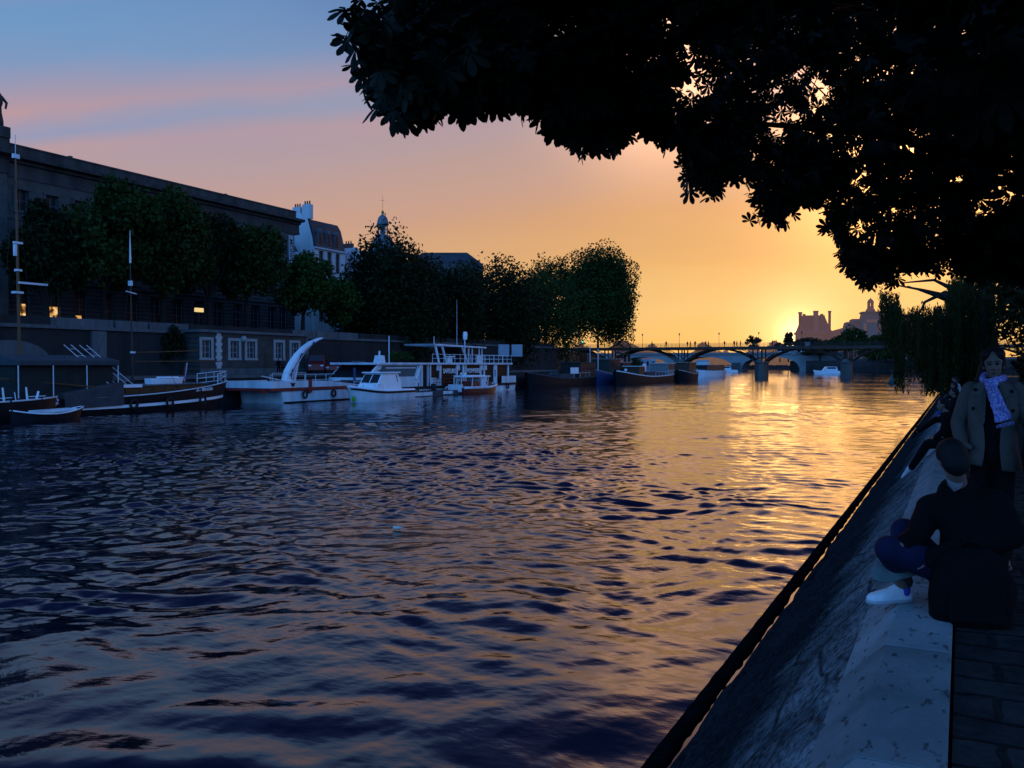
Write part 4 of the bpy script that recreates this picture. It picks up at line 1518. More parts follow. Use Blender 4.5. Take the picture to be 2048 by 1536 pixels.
mb.add([(e.x + p[0] * .8 - .1, e.y - .04 + p[0] * .3, e.z + p[1]) for p in c6], [tuple(range(12))])
se = mb.build('star_emblem', M_WBR, b0, world=False)
mb = MB()
mb.add([(e.x + .13 * math.cos(a) * .8 - .1, e.y - .06 + .13 * math.cos(a) * .3, e.z + .13 * math.sin(a)) for a in np.linspace(0, 6.28, 10, endpoint=False)], [tuple(range(10))])
mb.build('star_centre', mat('star_blue', (0.02, 0.05, 0.3), .5), se, world=False)
mb = MB()
mb.bx(-6, 4.0, -1.2, 1.2, 1.2, 1.9)
mb.build('hatch_cover', M_CANV, b0, world=False, bevel=.05)
mb = MB()
for x in (5.1, 5.9, 6.7):
    mb.tube([(x, -1.5, 1.3), (x - .1, -1.52, 2.2 if x != 5.9 else 1.9)], [.07, .055] if x != 5.9 else .03, 7)
mb.tube([(7.4, -1.4, 1.35), (7.6, -1.35, 1.9)], .07, 6).tube([(2.0, -1.5, 1.35), (1.7, -1.45, 1.7)], .06, 6)
mb.build('white_fenders', M_WBR, b0, world=False)

dg_ = boat('dinghy', 'small dark rowing dinghy with pale gunwale floating before the star emblem boat', 'dinghy', -51.75, 38.4)
H = Hull(5.0, 1.5, .5, .35, .3, 2.0, 2.2, .3, .12, 20)
H.shell(MB()).build('hull', M_BLK, dg_, world=False)
mb = MB()
for s in (-1, 1):
    H.line(s, 1.0, .01, .995, .02, .045, mb)
mb.build('gunwale', M_WBR, dg_, world=False)
mb = MB()
mb.prism([(-.9, .5), (1.9, .6), (1.9, .78), (-.9, .72)], 'y', -.45, .62)
mb.build('pale_cover', M_WHH, dg_, world=False, bevel=.04)

# ---- white work boat with crane boom
b2 = boat('crane_boat', 'white work boat with red band and tall curved white crane boom', 'boat', -57.6, 73.6)
mb = MB()
mb.prism([(-8.2, -.5), (8.4, -.5), (8.4, 1.15), (-8.6, 1.15)], 'y', -2.6, 2.6)
mb.build('hull', M_WHH, b2, world=False, bevel=.12)
mb = MB()
mb.bx(-8.3, 8.4, -2.63, 2.63, -.1, .14)
mb.build('boot_stripe', M_BLK, b2, world=False)
mb = MB()
mb.bx(-10.2, 8.6, -2.75, 2.75, 1.16, 1.45)
mb.build('red_band', M_REDP, b2, world=False, bevel=.03)
mb = MB()
mb.bx(-10.2, -4.6, -2.74, -2.6, 1.452, 2.1).bx(-10.2, -4.6, 2.6, 2.74, 1.452, 2.1).bx(-10.2, -10.05, -2.6, 2.6, 1.452, 2.1)
mb.prism([(-4.4, 1.452), (4.5, 1.452), (-1.5, 2.0), (-4.4, 2.1)], 'y', -2.74, -2.6)
bl = mb.build('bulwark', M_WHH, b2, world=False)
mb = MB()
mb.add([(-7.2 + p[0], -2.76, 1.75 + p[1]) for p in ((-.45, .14), (.45, .14), (.2, 0), (.25, -.18), (-.25, -.18), (-.2, 0))], [(0, 1, 2, 3, 4, 5)])
mb.build('dark_emblem', M_BLK, bl, world=False)
MB().bx(-4.9, -4.4, -2.8, -2.4, .9, 2.2).build('dark_red_post', M_REDP, b2, world=False)
MB().bx(-10.9, -10.3, -2.3, -1.9, 1.0, 1.4).build('bow_fender', M_REDP, b2, world=False)
mb = MB()
cen = [(-3.6, 2.0, .62), (-3.3, 2.9, .56), (-2.7, 3.7, .50), (-1.9, 4.5, .44), (-1.0, 5.2, .36), (0.1, 5.8, .26), (1.2, 6.2, .14), (1.8, 6.38, .05)]
cen = [(x - 2.3, z, h) for x, z, h in cen]
rings = []
for i, (x, z, h) in enumerate(cen):
    a, c = cen[max(0, i - 1)], cen[min(len(cen) - 1, i + 1)]
    tx, tz = c[0] - a[0], c[1] - a[1]
    l = math.hypot(tx, tz)
    nx, nz = -tz / l * h * .62, tx / l * h * .62
    y = .22 + h * .2
    rings.append([(x + nx, -y - .9, z + nz), (x + nx, y - .9, z + nz), (x - nx, y - .9, z - nz), (x - nx, -y - .9, z - nz)])
mb.loft(rings)
bm_ = mb.build('crane_boom', M_WBR, b2, world=False)
mb = MB()
mb.tube([(x + .06, -1.22 - h * .2, z - .03) for x, z, h in cen[:-1]], .045, 5)
for i in (1, 3, 5):
    x, z, h = cen[i]
    mb.rbox((x, -.9, z), (.08, .75 + h * .4, h * 1.35), 0, 0, .6)
mb.build('hydraulic_line', M_BLUEH, bm_, world=False)
mb = MB()
mb.lathe([(.75, 1.45), (.7, 1.9), (.45, 2.2)], (-5.8, -.9, 0), 12)
mb.tube([(-4.9, -.9, 1.6), (-4.2, -.9, 3.9)], .14, 8)
mb.tube([(-5.9, -.9, 2.0), (-9.4, -.9, 2.55)], .06, 6)
mb.build('crane_base', M_WHH, b2, world=False)
mb = MB()
rail(mb, [(-4.2, 2.6, 1.45), (8.4, 2.6, 1.45)], 1.15, .03, 1.6, 1)
rail(mb, [(-9.8, -2.5, 2.1), (-5, -2.5, 2.1)], .75, .025, 1.6, 0)
mb.build('railing', M_STEEL, b2, world=False)
mb = MB()
mb.prism([(.2, 1.45), (3.6, 1.45), (3.2, 1.9), (.9, 1.9)], 'y', -1.6, 1.2)
mb.bx(5.2, 6.8, -1.5, 1, 1.45, 1.95)
mb.build('deck_lockers', M_TARP, b2, world=False, bevel=.05)
mb = MB()
mb.tube([(3.4, -2.2, 1.45), (3.4, -2.2, 3.3)], .13, 8)
mb.build('bollard_post', M_BLUEH, b2, world=False)

# ---- white cabin cruiser
b3 = boat('motor_boat', 'white cabin motor boat with dark waist band moored outside the crane boat', 'motor boat', -50.4, 74.2, rz=-90)
H = Hull(9.6, 3.1, 1.0, .55, .0, 2.2, 6, .8, .88)
H.shell(MB()).build('hull', M_WHH, b3, world=False)
for s in (-1, 1):
    H.line(s, .88, 0, .995, .03, 0, MB(), flat=.1).build('dark_band', M_BLK, b3, world=False)
mb = MB()
us = [0, .2, .4, .55, .7, .8, .88, .94, .98, 1]
mb.loft([[H.pt(u, -1, 1, .03), H.pt(u, 1, 1, .03), H.pt(u, 1, 1, -.2) + Vector((0, 0, .14)), H.pt(u, -1, 1, -.2) + Vector((0, 0, .14))] for u in us[:-1]])
mb.build('deck', M_WBR, b3, world=False)
mb = MB()
prof = [(-2.4, 1.0), (2.4, 1.15), (1.75, 1.75), (.95, 2.75), (-1.9, 2.75), (-2.3, 1.9)]
r_ = []
for f, k in ((-1, 1), (1, 1)):
    r_.append([(x, f * (1.22 - .2 * max(0, (z - 1.2) / 1.6)), z) for x, z in prof])
mb.loft(r_)
cbn = mb.build('cabin', M_WBR, b3, world=False, bevel=.05)
for s in (1, -1):
    for (x0, x1, xa, xb) in ((-1.75, -.35, -1.7, -.35), (-.2, 1.5, -.2, .95)):
        mb = MB()
        mb.add([(x0, s * 1.135, 1.85), (x1, s * 1.135, 1.85), (xb, s * 1.045, 2.6), (xa, s * 1.045, 2.6)], [(0, 1, 2, 3)])
        mb.build('side_window', M_GLASS, cbn, world=False)
for (ya, yb) in ((-.98, -.05), (.05, .98)):
    mb = MB()
    mb.add([(1.71, ya, 1.83), (1.71, yb, 1.83), (1.06, yb * .95, 2.65), (1.06, ya * .95, 2.65)], [(0, 1, 2, 3)])
    mb.build('windscreen', M_GLASS, cbn, world=False)
mb = MB()
mb.bx(-2.2, 1.25, -1.2, 1.2, 2.77, 2.9)
rf = mb.build('cabin_roof', M_WBR, cbn, world=False, bevel=.04)
mb = MB()
mb.tube([(-.6, 0, 2.9), (-.7, 0, 3.5)], .04, 6).tube([(.2, .4, 2.9), (.2, .4, 3.2)], .05, 6).bx(-1.0, -.5, -.5, .3, 3.0, 3.1)
mb.build('roof_fittings', M_TARP, rf, world=False)
mb = MB()
rail(mb, [H.pt(u, 1, 1, -.15) + Vector((0, 0, .1)) for u in (.62, .75, .88, .96)], .5, .018, .8, 0)
mb.build('bow_rail', M_STEEL, b3, world=False)
mb = MB()
mb.lathe([(.05, -.28), (.16, -.2), (.18, .1), (.1, .28)], (4.75, .35, .35), 8)
mb.build('fender', mat('lime_green_fender', (0.10, 0.32, 0.02), .5), b3, world=False)

# ---- fire brigade boat house
b4 = boat('fire_boat', 'white two deck fire brigade barge lettered SAPEURS POMPIERS with wheelhouse on top', 'boat', -58.0, 97.5)
mb = MB()
mb.prism([(-18.6, -.5), (18.2, -.5), (18.6, 1.0), (-18.6, 1.0)], 'y', -3, 3)
mb.build('hull', M_WHH, b4, world=False, bevel=.1)
mb = MB()
mb.bx(-18.7, 18.7, -3.1, 3.1, .72, 1.02)
mb.build('dark_fender_strip', M_BLK, b4, world=False)
# main deck saloon: dark inner wall, white posts and panels
M_DKP = mat('dark_glazed_panel', (0.007, 0.006, 0.006), .5, .3, spec=.12)
mb = MB()
mb.bx(-7.0, 16.8, -2.55, 2.6, 1.03, 3.6)
sal = mb.build('saloon_glazing', M_DKP, b4, world=False)
for x in (-7.0, -5.6, -5.0, -2.6, 1.6, 3.3, 3.95, 8.15, 9.2, 12.2, 12.9, 16.7):
    w_ = .09 if x in (-5.6, -5.0, 12.2) else .17
    MB().bx(x - w_, x + w_, -2.72, -2.56, 1.03, 3.6).build('white_post', M_WHH, b4, world=False)
for x in (-3.2, 2.1, 8.6, 9.7, 12.55):
    MB().bx(x - .28, x + .28, -2.7, -2.56, 2.9, 3.6).build('white_panel', M_WHH, b4, world=False)
    MB().bx(x - .28, x + .28, -2.7, -2.56, 1.03, 1.9).build('white_panel', M_WHH, b4, world=False)
MB().bx(-4.85, -3.6, -2.7, -2.56, 1.03, 2.0).build('white_panel', M_WHH, b4, world=False)
mb = MB()
mb.bx(-17.4, 17.6, -2.95, 2.95, 3.62, 3.86)
rd = mb.build('roof_deck', M_WHH, b4, world=False, bevel=.03)
# raked front window block at the left end
mb = MB()
mb.prism([(-18.3, 1.03), (-7.2, 1.03), (-7.2, 3.61), (-15.9, 3.61), (-18.1, 2.2)], 'y', -2.6, 2.6)
fb = mb.build('front_saloon', M_WHH, b4, world=False)
mb = MB()
mb.add([(-16.4, -2.63, 2.25), (-8.6, -2.63, 2.25), (-7.9, -2.63, 3.5), (-15.3, -2.63, 3.5)], [(0, 1, 2, 3)])
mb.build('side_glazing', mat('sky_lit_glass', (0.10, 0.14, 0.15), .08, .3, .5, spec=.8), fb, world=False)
mb = MB()
mb.add([(-18.12, -2.4, 2.25), (-18.12, 2.4, 2.25), (-16.0, 2.4, 3.55), (-16.0, -2.4, 3.55)], [(0, 1, 2, 3)])
mb.build('raked_window', M_GLASS, fb, world=False)
mb = MB()
mb.tube([(-18.4, -2.68, 2.1), (-16.2, -2.68, 3.62)], .13, 6).tube([(-8.4, -2.7, 1.9), (-7.3, -2.7, 3.6)], .13, 6)
mb.bx(-14.6, -8.3, -2.68, -2.64, 3.2, 3.3)
mb.build('window_posts', M_WBR, fb, world=False)
for (s_, xx) in (('SAPEURS', -.5), ('POMPIERS', 6.05)):
    o = text_mesh(s_, 0.82 if s_ == 'SAPEURS' else 0.82, M_WBR, 'lettering', None, Matrix.Translation((xx, -2.76, 2.8)) @ Matrix.Rotation(R(90), 4, 'X'), .01, .012)
    o.parent = b4
# upper rail, wheelhouse, mast
mb = MB()
rail(mb, [(-4.8, -2.85, 3.86), (17.4, -2.85, 3.86), (17.4, 2.85, 3.86)], 1.05, .028, 1.35, 1)
mb.build('upper_railing', M_STEEL, b4, world=False)
mb = MB()
mb.prism([(-3.0, 6.0), (10.8, 5.85), (10.8, 6.05), (-3.4, 6.22)], 'y', -2.2, 2.2)
wr = mb.build('wheelhouse_roof', M_WHH, b4, world=False)
mb = MB()
mb.prism([(4.0, 3.86), (10.2, 3.86), (10.2, 5.86), (4.0, 5.92)], 'y', -1.8, 1.8)
whs = mb.build('wheelhouse', M_DKP, b4, world=False)
for (xa, xb) in ((-1.9, -2.8), (.0, -1.2), (5.6, 4.0)):
    MB().prism([(xa, 3.87), (xa + .3, 3.87), (xb + .35, 6.0), (xb, 6.0)], 'y', -2.05, -1.9).build('raked_strut', M_WHH, whs, world=False)
for x in (6.2, 7.2, 9.2, 10.0):
    MB().bx(x - .08, x + .08, -1.95, -1.81, 3.87, 5.85).build('window_mullion', M_WHH, whs, world=False)
MB().bx(7.8, 9.6, -2.3, -2.2, 3.87, 4.9).build('white_screen', M_WHH, whs, world=False)
mb = MB()
mb.bx(1.8, 3.4, -1.4, -.9, 4.6, 4.75).bx(2.0, 3.2, -1.1, -1, 3.87, 4.6)
mb.build('deck_table', M_WBR, b4, world=False)
mb = MB()
mb.tube([(4.4, -2.3, 3.86), (4.4, -2.3, 7.5)], .07, 6).tube([(4.6, -1, 6), (4.6, -1, 12.2)], [.04, .015], 5)
mb.tube([(-10, 0, 3.86), (-10, 0, 7.0)], .06, 6).tube([(-3.0, -2, 6.2), (-3.0, -2, 7.1)], .05, 6)
am = mb.build('aerial_mast', M_STEEL, b4, world=False)
mb = MB()
mb.lathe([(.02, -.55), (.25, -.5), (.3, 0), (.25, .5), (.02, .55)], (4.4, -2.35, 7.4), 12)
mb.build('white_radar_dome', M_WBR, am, world=False)
mb = MB()
mb.prism([(-12.5, 3.87), (-11.5, 3.87), (-11.7, 4.7), (-12.2, 4.7)], 'y', -.5, .5)
mb.tube([(-12, 0, 4.6), (-12, 0, 5.2)], .12, 8)
mb.build('water_cannon', M_STEEL, b4, world=False)
mb = MB()
mb.bx(14, 18.5, -3.05, -2.95, 1.05, 2.0).bx(18.45, 18.6, -2.9, 2.9, 1.05, 2.0)
mb.build('stern_bulwark', M_WHH, b4, world=False)
mb = MB()
for x in (-4, -2.3, 2, 5.8):
    mb.tube([(x, -3.0, 1.1), (x, -3.0, 1.9)], .05, 5)
mb.tube([(-5, -3, 1.85), (8, -3, 1.85)], .035, 5).tube([(-5, -3, 1.45), (8, -3, 1.45)], .03, 5)
mb.build('side_railing', M_REDP, b4, world=False)
bush('planter_bush', 'green planter bush on the front roof deck of the fire brigade barge', (-58.6, 90.5, 4.6), (1.2, 3.4, .75), 1500, M_LEAFG, 33, .2)

# ---- red and white rescue boat with canopy
b5 = boat('rescue_boat', 'small red rescue boat with white hardtop canopy in front of the fire brigade barge', 'boat', -52.6, 99.0)
H = Hull(10.4, 2.9, .75, .35, .05, 2.4, 6, .4, .85)
H.shell(MB()).build('hull', mat('dark_red_hull', (0.07, 0.012, 0.016), .4, .3), b5, world=False)
mb = MB()
for s in (-1, 1):
    H.line(s, 1.0, 0, .995, .0, .17, mb)
mb.build('inflatable_collar', M_WHH, b5, world=False)
mb = MB()
mb.bx(-3.4, 1.8, -1.25, 1.25, 2.05, 2.22)
mb.bx(-2.9, 1.2, -.9, .9, 2.22, 2.3)
ht = mb.build('hardtop', M_WBR, b5, world=False, bevel=.05)
for x, y in ((-3.0, -1.1), (-3.0, 1.1), (1.2, -1.1), (1.2, 1.1)):
    MB().tube([(x, y, .7), (x + .25, y, 2.08)], .06, 6).build('hardtop_post', M_STEEL, ht, world=False)
mb = MB()
mb.prism([(-.2, .8), (1.5, .8), (1.1, 1.4), (.5, 1.85), (-.2, 1.85)], 'y', -.95, .95)
co = mb.build('console', M_WHH, b5, world=False, bevel=.04)
mb = MB()
mb.bx(-2.5, -.6, -1.0, 1.0, .8, 1.5).bx(2.0, 3.4, -.7, .7, .8, 1.35)
mb.build('red_seats', mat('red_orange_vinyl', (0.20, 0.03, 0.02), .5), b5, world=False, bevel=.08)
mb = MB()
mb.tube([(-4.6, -.5, .8), (-4.6, -.5, 2.3), (-4.6, .5, 2.3), (-4.6, .5, .8)], .06, 6)
mb.bx(-5.4, -4.9, -.9, .9, .3, 1.2)
mb.lathe([(.1, 0), (.18, .1), (.1, .3)], (-4.6, -.5, 2.35), 8).lathe([(.1, 0), (.18, .1), (.1, .3)], (-2.2, .3, 2.3), 8)
mb.build('roll_bar', M_STEEL, b5, world=False)

pn_ = boat('pontoon', 'low dark floating pontoon between motor boat and rescue boat', 'pontoon', -53.6, 88.5)
mb = MB()
mb.bx(-5.2, 5.4, -1.5, 1.5, -.3, .55)
mb.build('float', M_TARP, pn_, world=False, bevel=.05)
mb = MB()
mb.bx(-5.0, -1.0, -1.53, -1.5, .1, .5).bx(1.5, 3.8, -1.53, -1.5, .15, .5)
mb.build('pale_side_plate', M_WHH, pn_, world=False)
mb = MB()
for x in (-3.2, -.8, 2.3):
    mb.tube([(x, -1.0, .55), (x, -1.0, 1.55)], .06, 6)
mb.lathe([(.3, .55), (.36, .9), (.3, 1.35), (.1, 1.4)], (.8, -.6, 0), 10)
mb.build('mooring_posts', M_RUBB, pn_, world=False)


for (bo, xs_, yy, zt_) in ((b1, (-4, 3, 6.5, 10), -2.42, .9), (b2, (-5.5, -1, 4, 7), -2.82, 1.0), (b4, (-15, -9, 1, 9, 15.5), -3.2, .8)):
    for x in xs_:
        MB().tube([(x + .32 * math.cos(a), yy, zt_ - .25 + .32 * math.sin(a)) for a in np.linspace(0, 2 * math.pi, 13)], .1, 6, cap=False).build('tyre_fender', M_RUBB, bo, world=False)
for (bo, a, c) in ((b1, (13.2, 1.2, 2.0), (16.5, 4.4, 2.7)), (b2, (-9.6, 2.2, 1.6), (-11.5, 4.0, 2.7)), (b4, (18, 2.5, 1.2), (20.5, 3.2, 2.7)), (b5, (-5, .9, .8), (-7.5, 4.6, 1.0))):
    p_, q_ = Vector(a), Vector(c)
    MB().tube([p_.lerp(q_, f) - Vector((0, 0, .5 * 4 * f * (1 - f))) for f in np.linspace(0, 1, 9)], .03, 5).build('mooring_rope', mat('pale_rope', (0.2, 0.18, 0.15), .9), bo, world=False)


# ---- barges under the big trees
def barge(label, X, Y, L, B, hullm, fb, sb, cab, accent, rz=-90, name='river_barge', pb=2.6):
    b = boat(name, label, 'barge', X, Y, rz=rz)
    H = Hull(L, B, fb, sb, .35, pb, 4, .8, .5)
    H.shell(MB()).build('hull', hullm, b, world=False)
    for s in (-1, 1):
        H.line(s, .97, .02, .995, .03, 0, MB(), flat=.09).build('sheer_stripe', accent, b, world=False)
    for (x0, x1, w_, z0, z1, m_, nm) in cab:
        mb = MB()
        mb.bx(x0, x1, -w_, w_, z0, z1)
        q = mb.build(nm, m_, b, world=False, bevel=.05)
        if nm in ('wheelhouse', 'deckhouse'):
            mb = MB()
            k = max(2, int((x1 - x0) / 1.3))
            for i in range(k):
                a = x0 + .2 + (x1 - x0 - .4) * i / k
                for s in (-1, 1):
                    mb.bx(a + .1, a + (x1 - x0 - .4) / k - .1, s * (w_ + .012) - .006, s * (w_ + .012) + .006, z0 + (z1 - z0) * .5, z1 - .18)
            mb.build('windows', M_GLASS, q, world=False)
            mb = MB()
            mb.bx(x0 - .2, x1 + .2, -w_ - .2, w_ + .2, z1 + .002, z1 + .12)
            mb.build('roof', accent, q, world=False)
    mb = MB()
    rail(mb, [H.pt(u, 1, 1, -.15) for u in (.05, .3, .5)], .8, .025, 2.4, 0)
    rail(mb, [H.pt(u, -1, 1, -.15) for u in (.05, .3, .5)], .8, .025, 2.4, 0)
    mb.build('railing', M_STEEL, b, world=False)
    return b, H


M_GREYP = mat('grey_paint', (0.18, 0.19, 0.20), .55, .2)
bb, H = barge('unlit black barge in shadow under the big trees left of the blue bowed barge', -58.2, 141.5, 29, 4.8, M_BLK, 1.3, 1.1,
              [(-11.8, -4.0, 1.9, 1.3, 3.9, mat('dark_cabin', (0.02, 0.019, 0.018), .5), 'wheelhouse'), (-2.0, 5.0, 1.7, 1.2, 2.0, M_TARP, 'hatch')], M_TARP)
mb = MB()
mb.bx(-3.2, 0.4, 1.75, 1.85, 2.02, 3.1)
mb.build('pale_board', M_WBR, bb, world=False)
bb, H = barge('barge with blue upturned bow and green covered deckhouse beside the footbridge', -57.6, 168, 30, 4.8, M_BLUEH, 1.5, 1.5,
              [(2.0, 8.5, 1.8, 1.6, 4.6, mat('dark_green_deckhouse', (0.02, 0.03, 0.024), .6), 'deckhouse'), (-6, 0.5, 1.8, 1.4, 3.9, M_BRN, 'wheelhouse'), (-12, -7, 1.7, 1.4, 3.3, M_GREYP, 'deckhouse')], M_GREYP)
mb = MB()
mb.tube([(10, 0, 2.2), (10, 0, 6.6)], .09, 6).tube([(14.2, 0, 3.0), (14.4, 0, 7)], .07, 6)
mb.build('bow_mast', M_STEEL, bb, world=False)
bb, H = barge('long black barge with thin white sheer line lying outermost near the footbridge', -52.6, 171.5, 36, 5.0, M_BLK, 1.3, 1.25,
              [(-15.5, -10.5, 1.9, 1.3, 3.8, M_GREYP, 'wheelhouse'), (-8, 4, 1.8, 1.3, 2.1, M_TARP, 'hatch'), (5.0, 8.6, 1.6, 1.6, 3.2, M_BRN, 'deckhouse')], M_STEEL)
mb = MB()
mb.rbox((4.0, 1.2, 3.0), (.8, .5, 1.5))
mb.lathe([(.2, 0), (.3, .3), (.2, .5)], (12, 0, 2.3), 8)
mb.build('white_locker', M_WBR, bb, world=False)
bush('deck_bush', 'small leafy bush growing on the deck of the black barge', (-53.0, 167.5, 3.6), (1.4, 1.8, 1.3), 700, M_LEAF, 34, .3)
tg, H = barge('short dark tug with gold lit roof edge just left of the white tour boat', -51.2, 198, 13, 4.6, M_BLK, 1.6, .9,
              [(-3.6, 3.0, 1.7, 1.6, 4.0, mat('tug_cabin', (0.06, 0.03, 0.02), .5), 'wheelhouse')], mat('tug_roof', (0.35, 0.28, 0.2), .5), rz=-90, name='tug_boat')
mb = MB()
mb.tube([(-1, 0, 4.1), (-1, 0, 6.2)], .07, 6)
mb.build('mast', M_POLE, tg, world=False)

# white tour boat coming through the footbridge
tb = boat('tour_boat', 'wide white glass topped tour boat passing under the footbridge', 'tour boat', -56.5, 240, group='boats under way on the river', rz=-90)
H = Hull(27, 6.4, 1.9, .3, .1, 5.0, 6, .8, .9)
H.shell(MB()).build('hull', M_WBR, tb, world=False)
mb = MB()
mb.prism([(-11.5, 1.9), (10.8, 2.0), (10.2, 3.3), (-11.5, 3.3)], 'y', -2.9, 2.9)
gl_ = mb.build('glass_saloon', M_GLASS, tb, world=False, bevel=.1)
mb = MB()
mb.bx(-11.6, 10.5, -3.0, 3.0, 3.32, 3.5)
mb.build('saloon_roof', M_GREYP, gl_, world=False)
mb = MB()
mb.bx(1.0, 4.5, -1.4, 1.4, 3.5, 4.6).bx(.7, 4.8, -1.6, 1.6, 4.6, 4.75)
mb.build('wheelhouse', M_WHH, tb, world=False)
for (px, py, D, L, lab) in ((1448, 738, 400, 12, 'small white boat far off below the stone bridge'), (1657, 746, 330, 11, 'white boat half hidden behind the right bridge pier')):
    c = at(px, py, D)
    fb_ = boat('motor_boat', lab, 'motor boat', c.x, c.y, group='boats under way on the river', rz=180 + 25)
    H = Hull(L, 3.6, 1.0, .5, 0, 2.2, 6, .6, .85)
    H.shell(MB()).build('hull', M_WBR, fb_, world=False)
    mb = MB()
    mb.prism([(-3.2, 1.0), (2.2, 1.1), (1.0, 2.7), (-2.6, 2.7)], 'y', -1.3, 1.3)
    cb = mb.build('cabin', M_WHH, fb_, world=False)
    mb = MB()
    mb.bx(-2.4, .9, -1.32, 1.32, 1.9, 2.5)
    mb.build('windows', M_GLASS, cb, world=False)

# channel buoy
c = at_z(1784, 768, 0)
by = thing('channel_buoy', 'dark conical channel buoy left of the willow strands', 'buoy', (c.x, c.y, 0))
mb = MB()
mb.lathe([(.3, -.4), (.95, -.1), (1.0, .25), (.7, .45), (.38, .9), (.16, 1.6), (.12, 1.7)], (0, 0, 0), 16)
mb.build('float', mat('dark_green_buoy', (0.012, 0.05, 0.045), .5), by, world=False)
mb = MB()
mb.tube([(0, 0, 1.6), (0, 0, 2.4)], .05, 6)
mb.lathe([(.02, 2.3), (.16, 2.35), (.02, 2.75)], (0, 0, 0), 8)
mb.build('topmark', M_POLE, by, world=False)
c = at_z(795, 1057, 0.02)
bt = thing('plastic_bottle', 'pale plastic bottle floating alone on the open river', 'bottle', (c.x, c.y, 0.015), R(15))
mb = MB()
mb.tube([(-.1, 0, .02), (-.095, 0, .02), (.04, 0, .02), (.08, 0, .02), (.09, 0, .02), (.12, 0, .02)], [.02, .036, .036, .018, .013, .013], 10)
mb.build('body', mat('pale_bottle_plastic', (0.6, 0.62, 0.52), .3, .1), bt, smooth=True, world=False)
mb = MB()
mb.tube([(.12, 0, .02), (.14, 0, .02)], .016, 8)
mb.build('cap', M_WHITE, bt, world=False)
# ------------------------------------------------------------------ iron footbridge
M_IRON = mat('brown_iron', (0.045, 0.026, 0.018), 0.6, 0.3, 1.0)
M_PIER = mat('pier_stone', (0.07, 0.078, 0.075), 0.8, 0.4, 0.5, 0.4, 3, streak=True)
BY, BW = 246.0, 6.5
fbz = thing('iron_footbridge', 'low brown iron footbridge on stone piers with arches across the whole river', 'bridge', (-43, BY, 0))
piers = [-109, -87, -65, -43, -21, 1, 23, 45]
for i, x in enumerate(piers[1:-1]):
    mb = MB()
    mb.prism([(x - 1.25, BY - .6), (x, BY - 2.2), (x + 1.25, BY - .6), (x + 1.25, BY + BW + .6), (x, BY + BW + 2.2), (x - 1.25, BY + BW + .6)], 'z', -1.5, 3.9)
    p_ = mb.build('pier', M_PIER, fbz, bevel=.15)
    mb = MB()
    mb.prism([(x - 1.4, BY - .7), (x, BY - 2.5), (x + 1.4, BY - .7), (x + 1.4, BY + BW + .7), (x, BY + BW + 2.5), (x - 1.4, BY + BW + .7)], 'z', 3.9, 4.25)
    mb.lathe([(1.1, 4.25), (.9, 4.6), (.3, 5.0)], (x, BY - .9, 0), 10)
    mb.build('pier_cap', M_PIER, p_)
for a, b in zip(piers[:-1], piers[1:]):
    mb = MB()
    for yy in (BY, BY + BW / 2, BY + BW):
        pts = []
        for q in np.linspace(0, 1, 15):
            pts.append((a + 1.2 + (b - a - 2.4) * q, yy, 4.3 + 3.55 * (1 - (2 * q - 1) ** 2) ** .9))
        mb.tube(pts, .2, 6)
    mb.build('arch_rib', M_IRON, fbz)
    mb = MB()
    for yy in (BY, BY + BW):
        for s, x in ((1, a), (-1, b)):
            mb.tube([(x + s * .5, yy, 4.4), (x + s * .5, yy, 8.1)], .2, 6)
            pts = [(x + s * (0.6 + 6.4 * q), yy, 5.0 + 2.9 * (1 - (1 - q) ** 2.0) * 1.0) for q in np.linspace(0, 1, 8)]
            mb.tube(pts, .09, 5)
            pts = [(x + s * (6.8 - 3.8 * q), yy, 7.9 - 2.1 * q ** 1.6) for q in np.linspace(0, 1, 6)]
            mb.tube(pts, .08, 5)
    mb.build('spandrel_struts', M_IRON, fbz)
mb = MB()
mb.bx(piers[0], piers[-1], BY - .6, BY + BW + .6, 7.7, 8.5)
dk = mb.build('deck', M_IRON, fbz)
mb = MB()
for yy in (BY - .5, BY + BW + .5):
    for x in np.arange(piers[0], piers[-1], 1.1):
        mb.tube([(x, yy, 8.5), (x, yy, 9.55)], .025, 4)
    for z in (8.75, 9.0, 9.25, 9.55):
        mb.tube([(piers[0], yy, z), (piers[-1], yy, z)], .03, 4)
mb.build('railing', M_IRON, dk)
lx = [-98, -76, -65.2, -54, -43.2, -32, -21.2, -10, 12]
for i, x in enumerate(lx):
    r = thing('bridge_lamp', 'slim iron lamp post standing on the footbridge railing line', 'street lamp', (x, BY - .3, 8.5), 0, 'lamp posts along the footbridge')
    mb = MB()
    mb.tube([(0, 0, 0), (0, 0, 3.2)], [.07, .04], 6)
    mb.build('post', M_IRON, r, world=False)
    mb = MB()
    mb.lathe([(.06, 3.2), (.16, 3.5), (.2, 3.75), (.05, 3.95)], (0, 0, 0), 8)
    mb.build('lantern', M_IRON, r, world=False)

# abutment and approach lamp at the left end
ab = thing('bridge_abutment', 'dim stone abutment carrying the left end of the footbridge', 'abutment', (-97, BY, 0))
mb = MB()
mb.bx(-112, -97.5, BY - 5, BY + BW + 5, -1, 8.3)
mb.build('masonry', M_WALL, ab)
lp = thing('street_lamp', 'lit street lamp at the left end of the footbridge beside the round tree', 'street lamp', (-92, 240, ST))
c = at_y(1209, 670, 240)
mb = MB()
mb.tube([(c.x, 240, ST), (c.x, 240, c.z - .3)], [.09, .06], 8)
mb.build('post', M_POLE, lp)
mb = MB()
mb.lathe([(.1, -.4), (.32, -.2), (.36, .15), (.1, .45)], (c.x, 240, c.z), 10)
mb.build('lantern', mat('lamp_glow_glass', (0.6, 0.45, 0.25), .4, .05, emit=(1.0, 0.55, 0.2), es=1.4), lp)

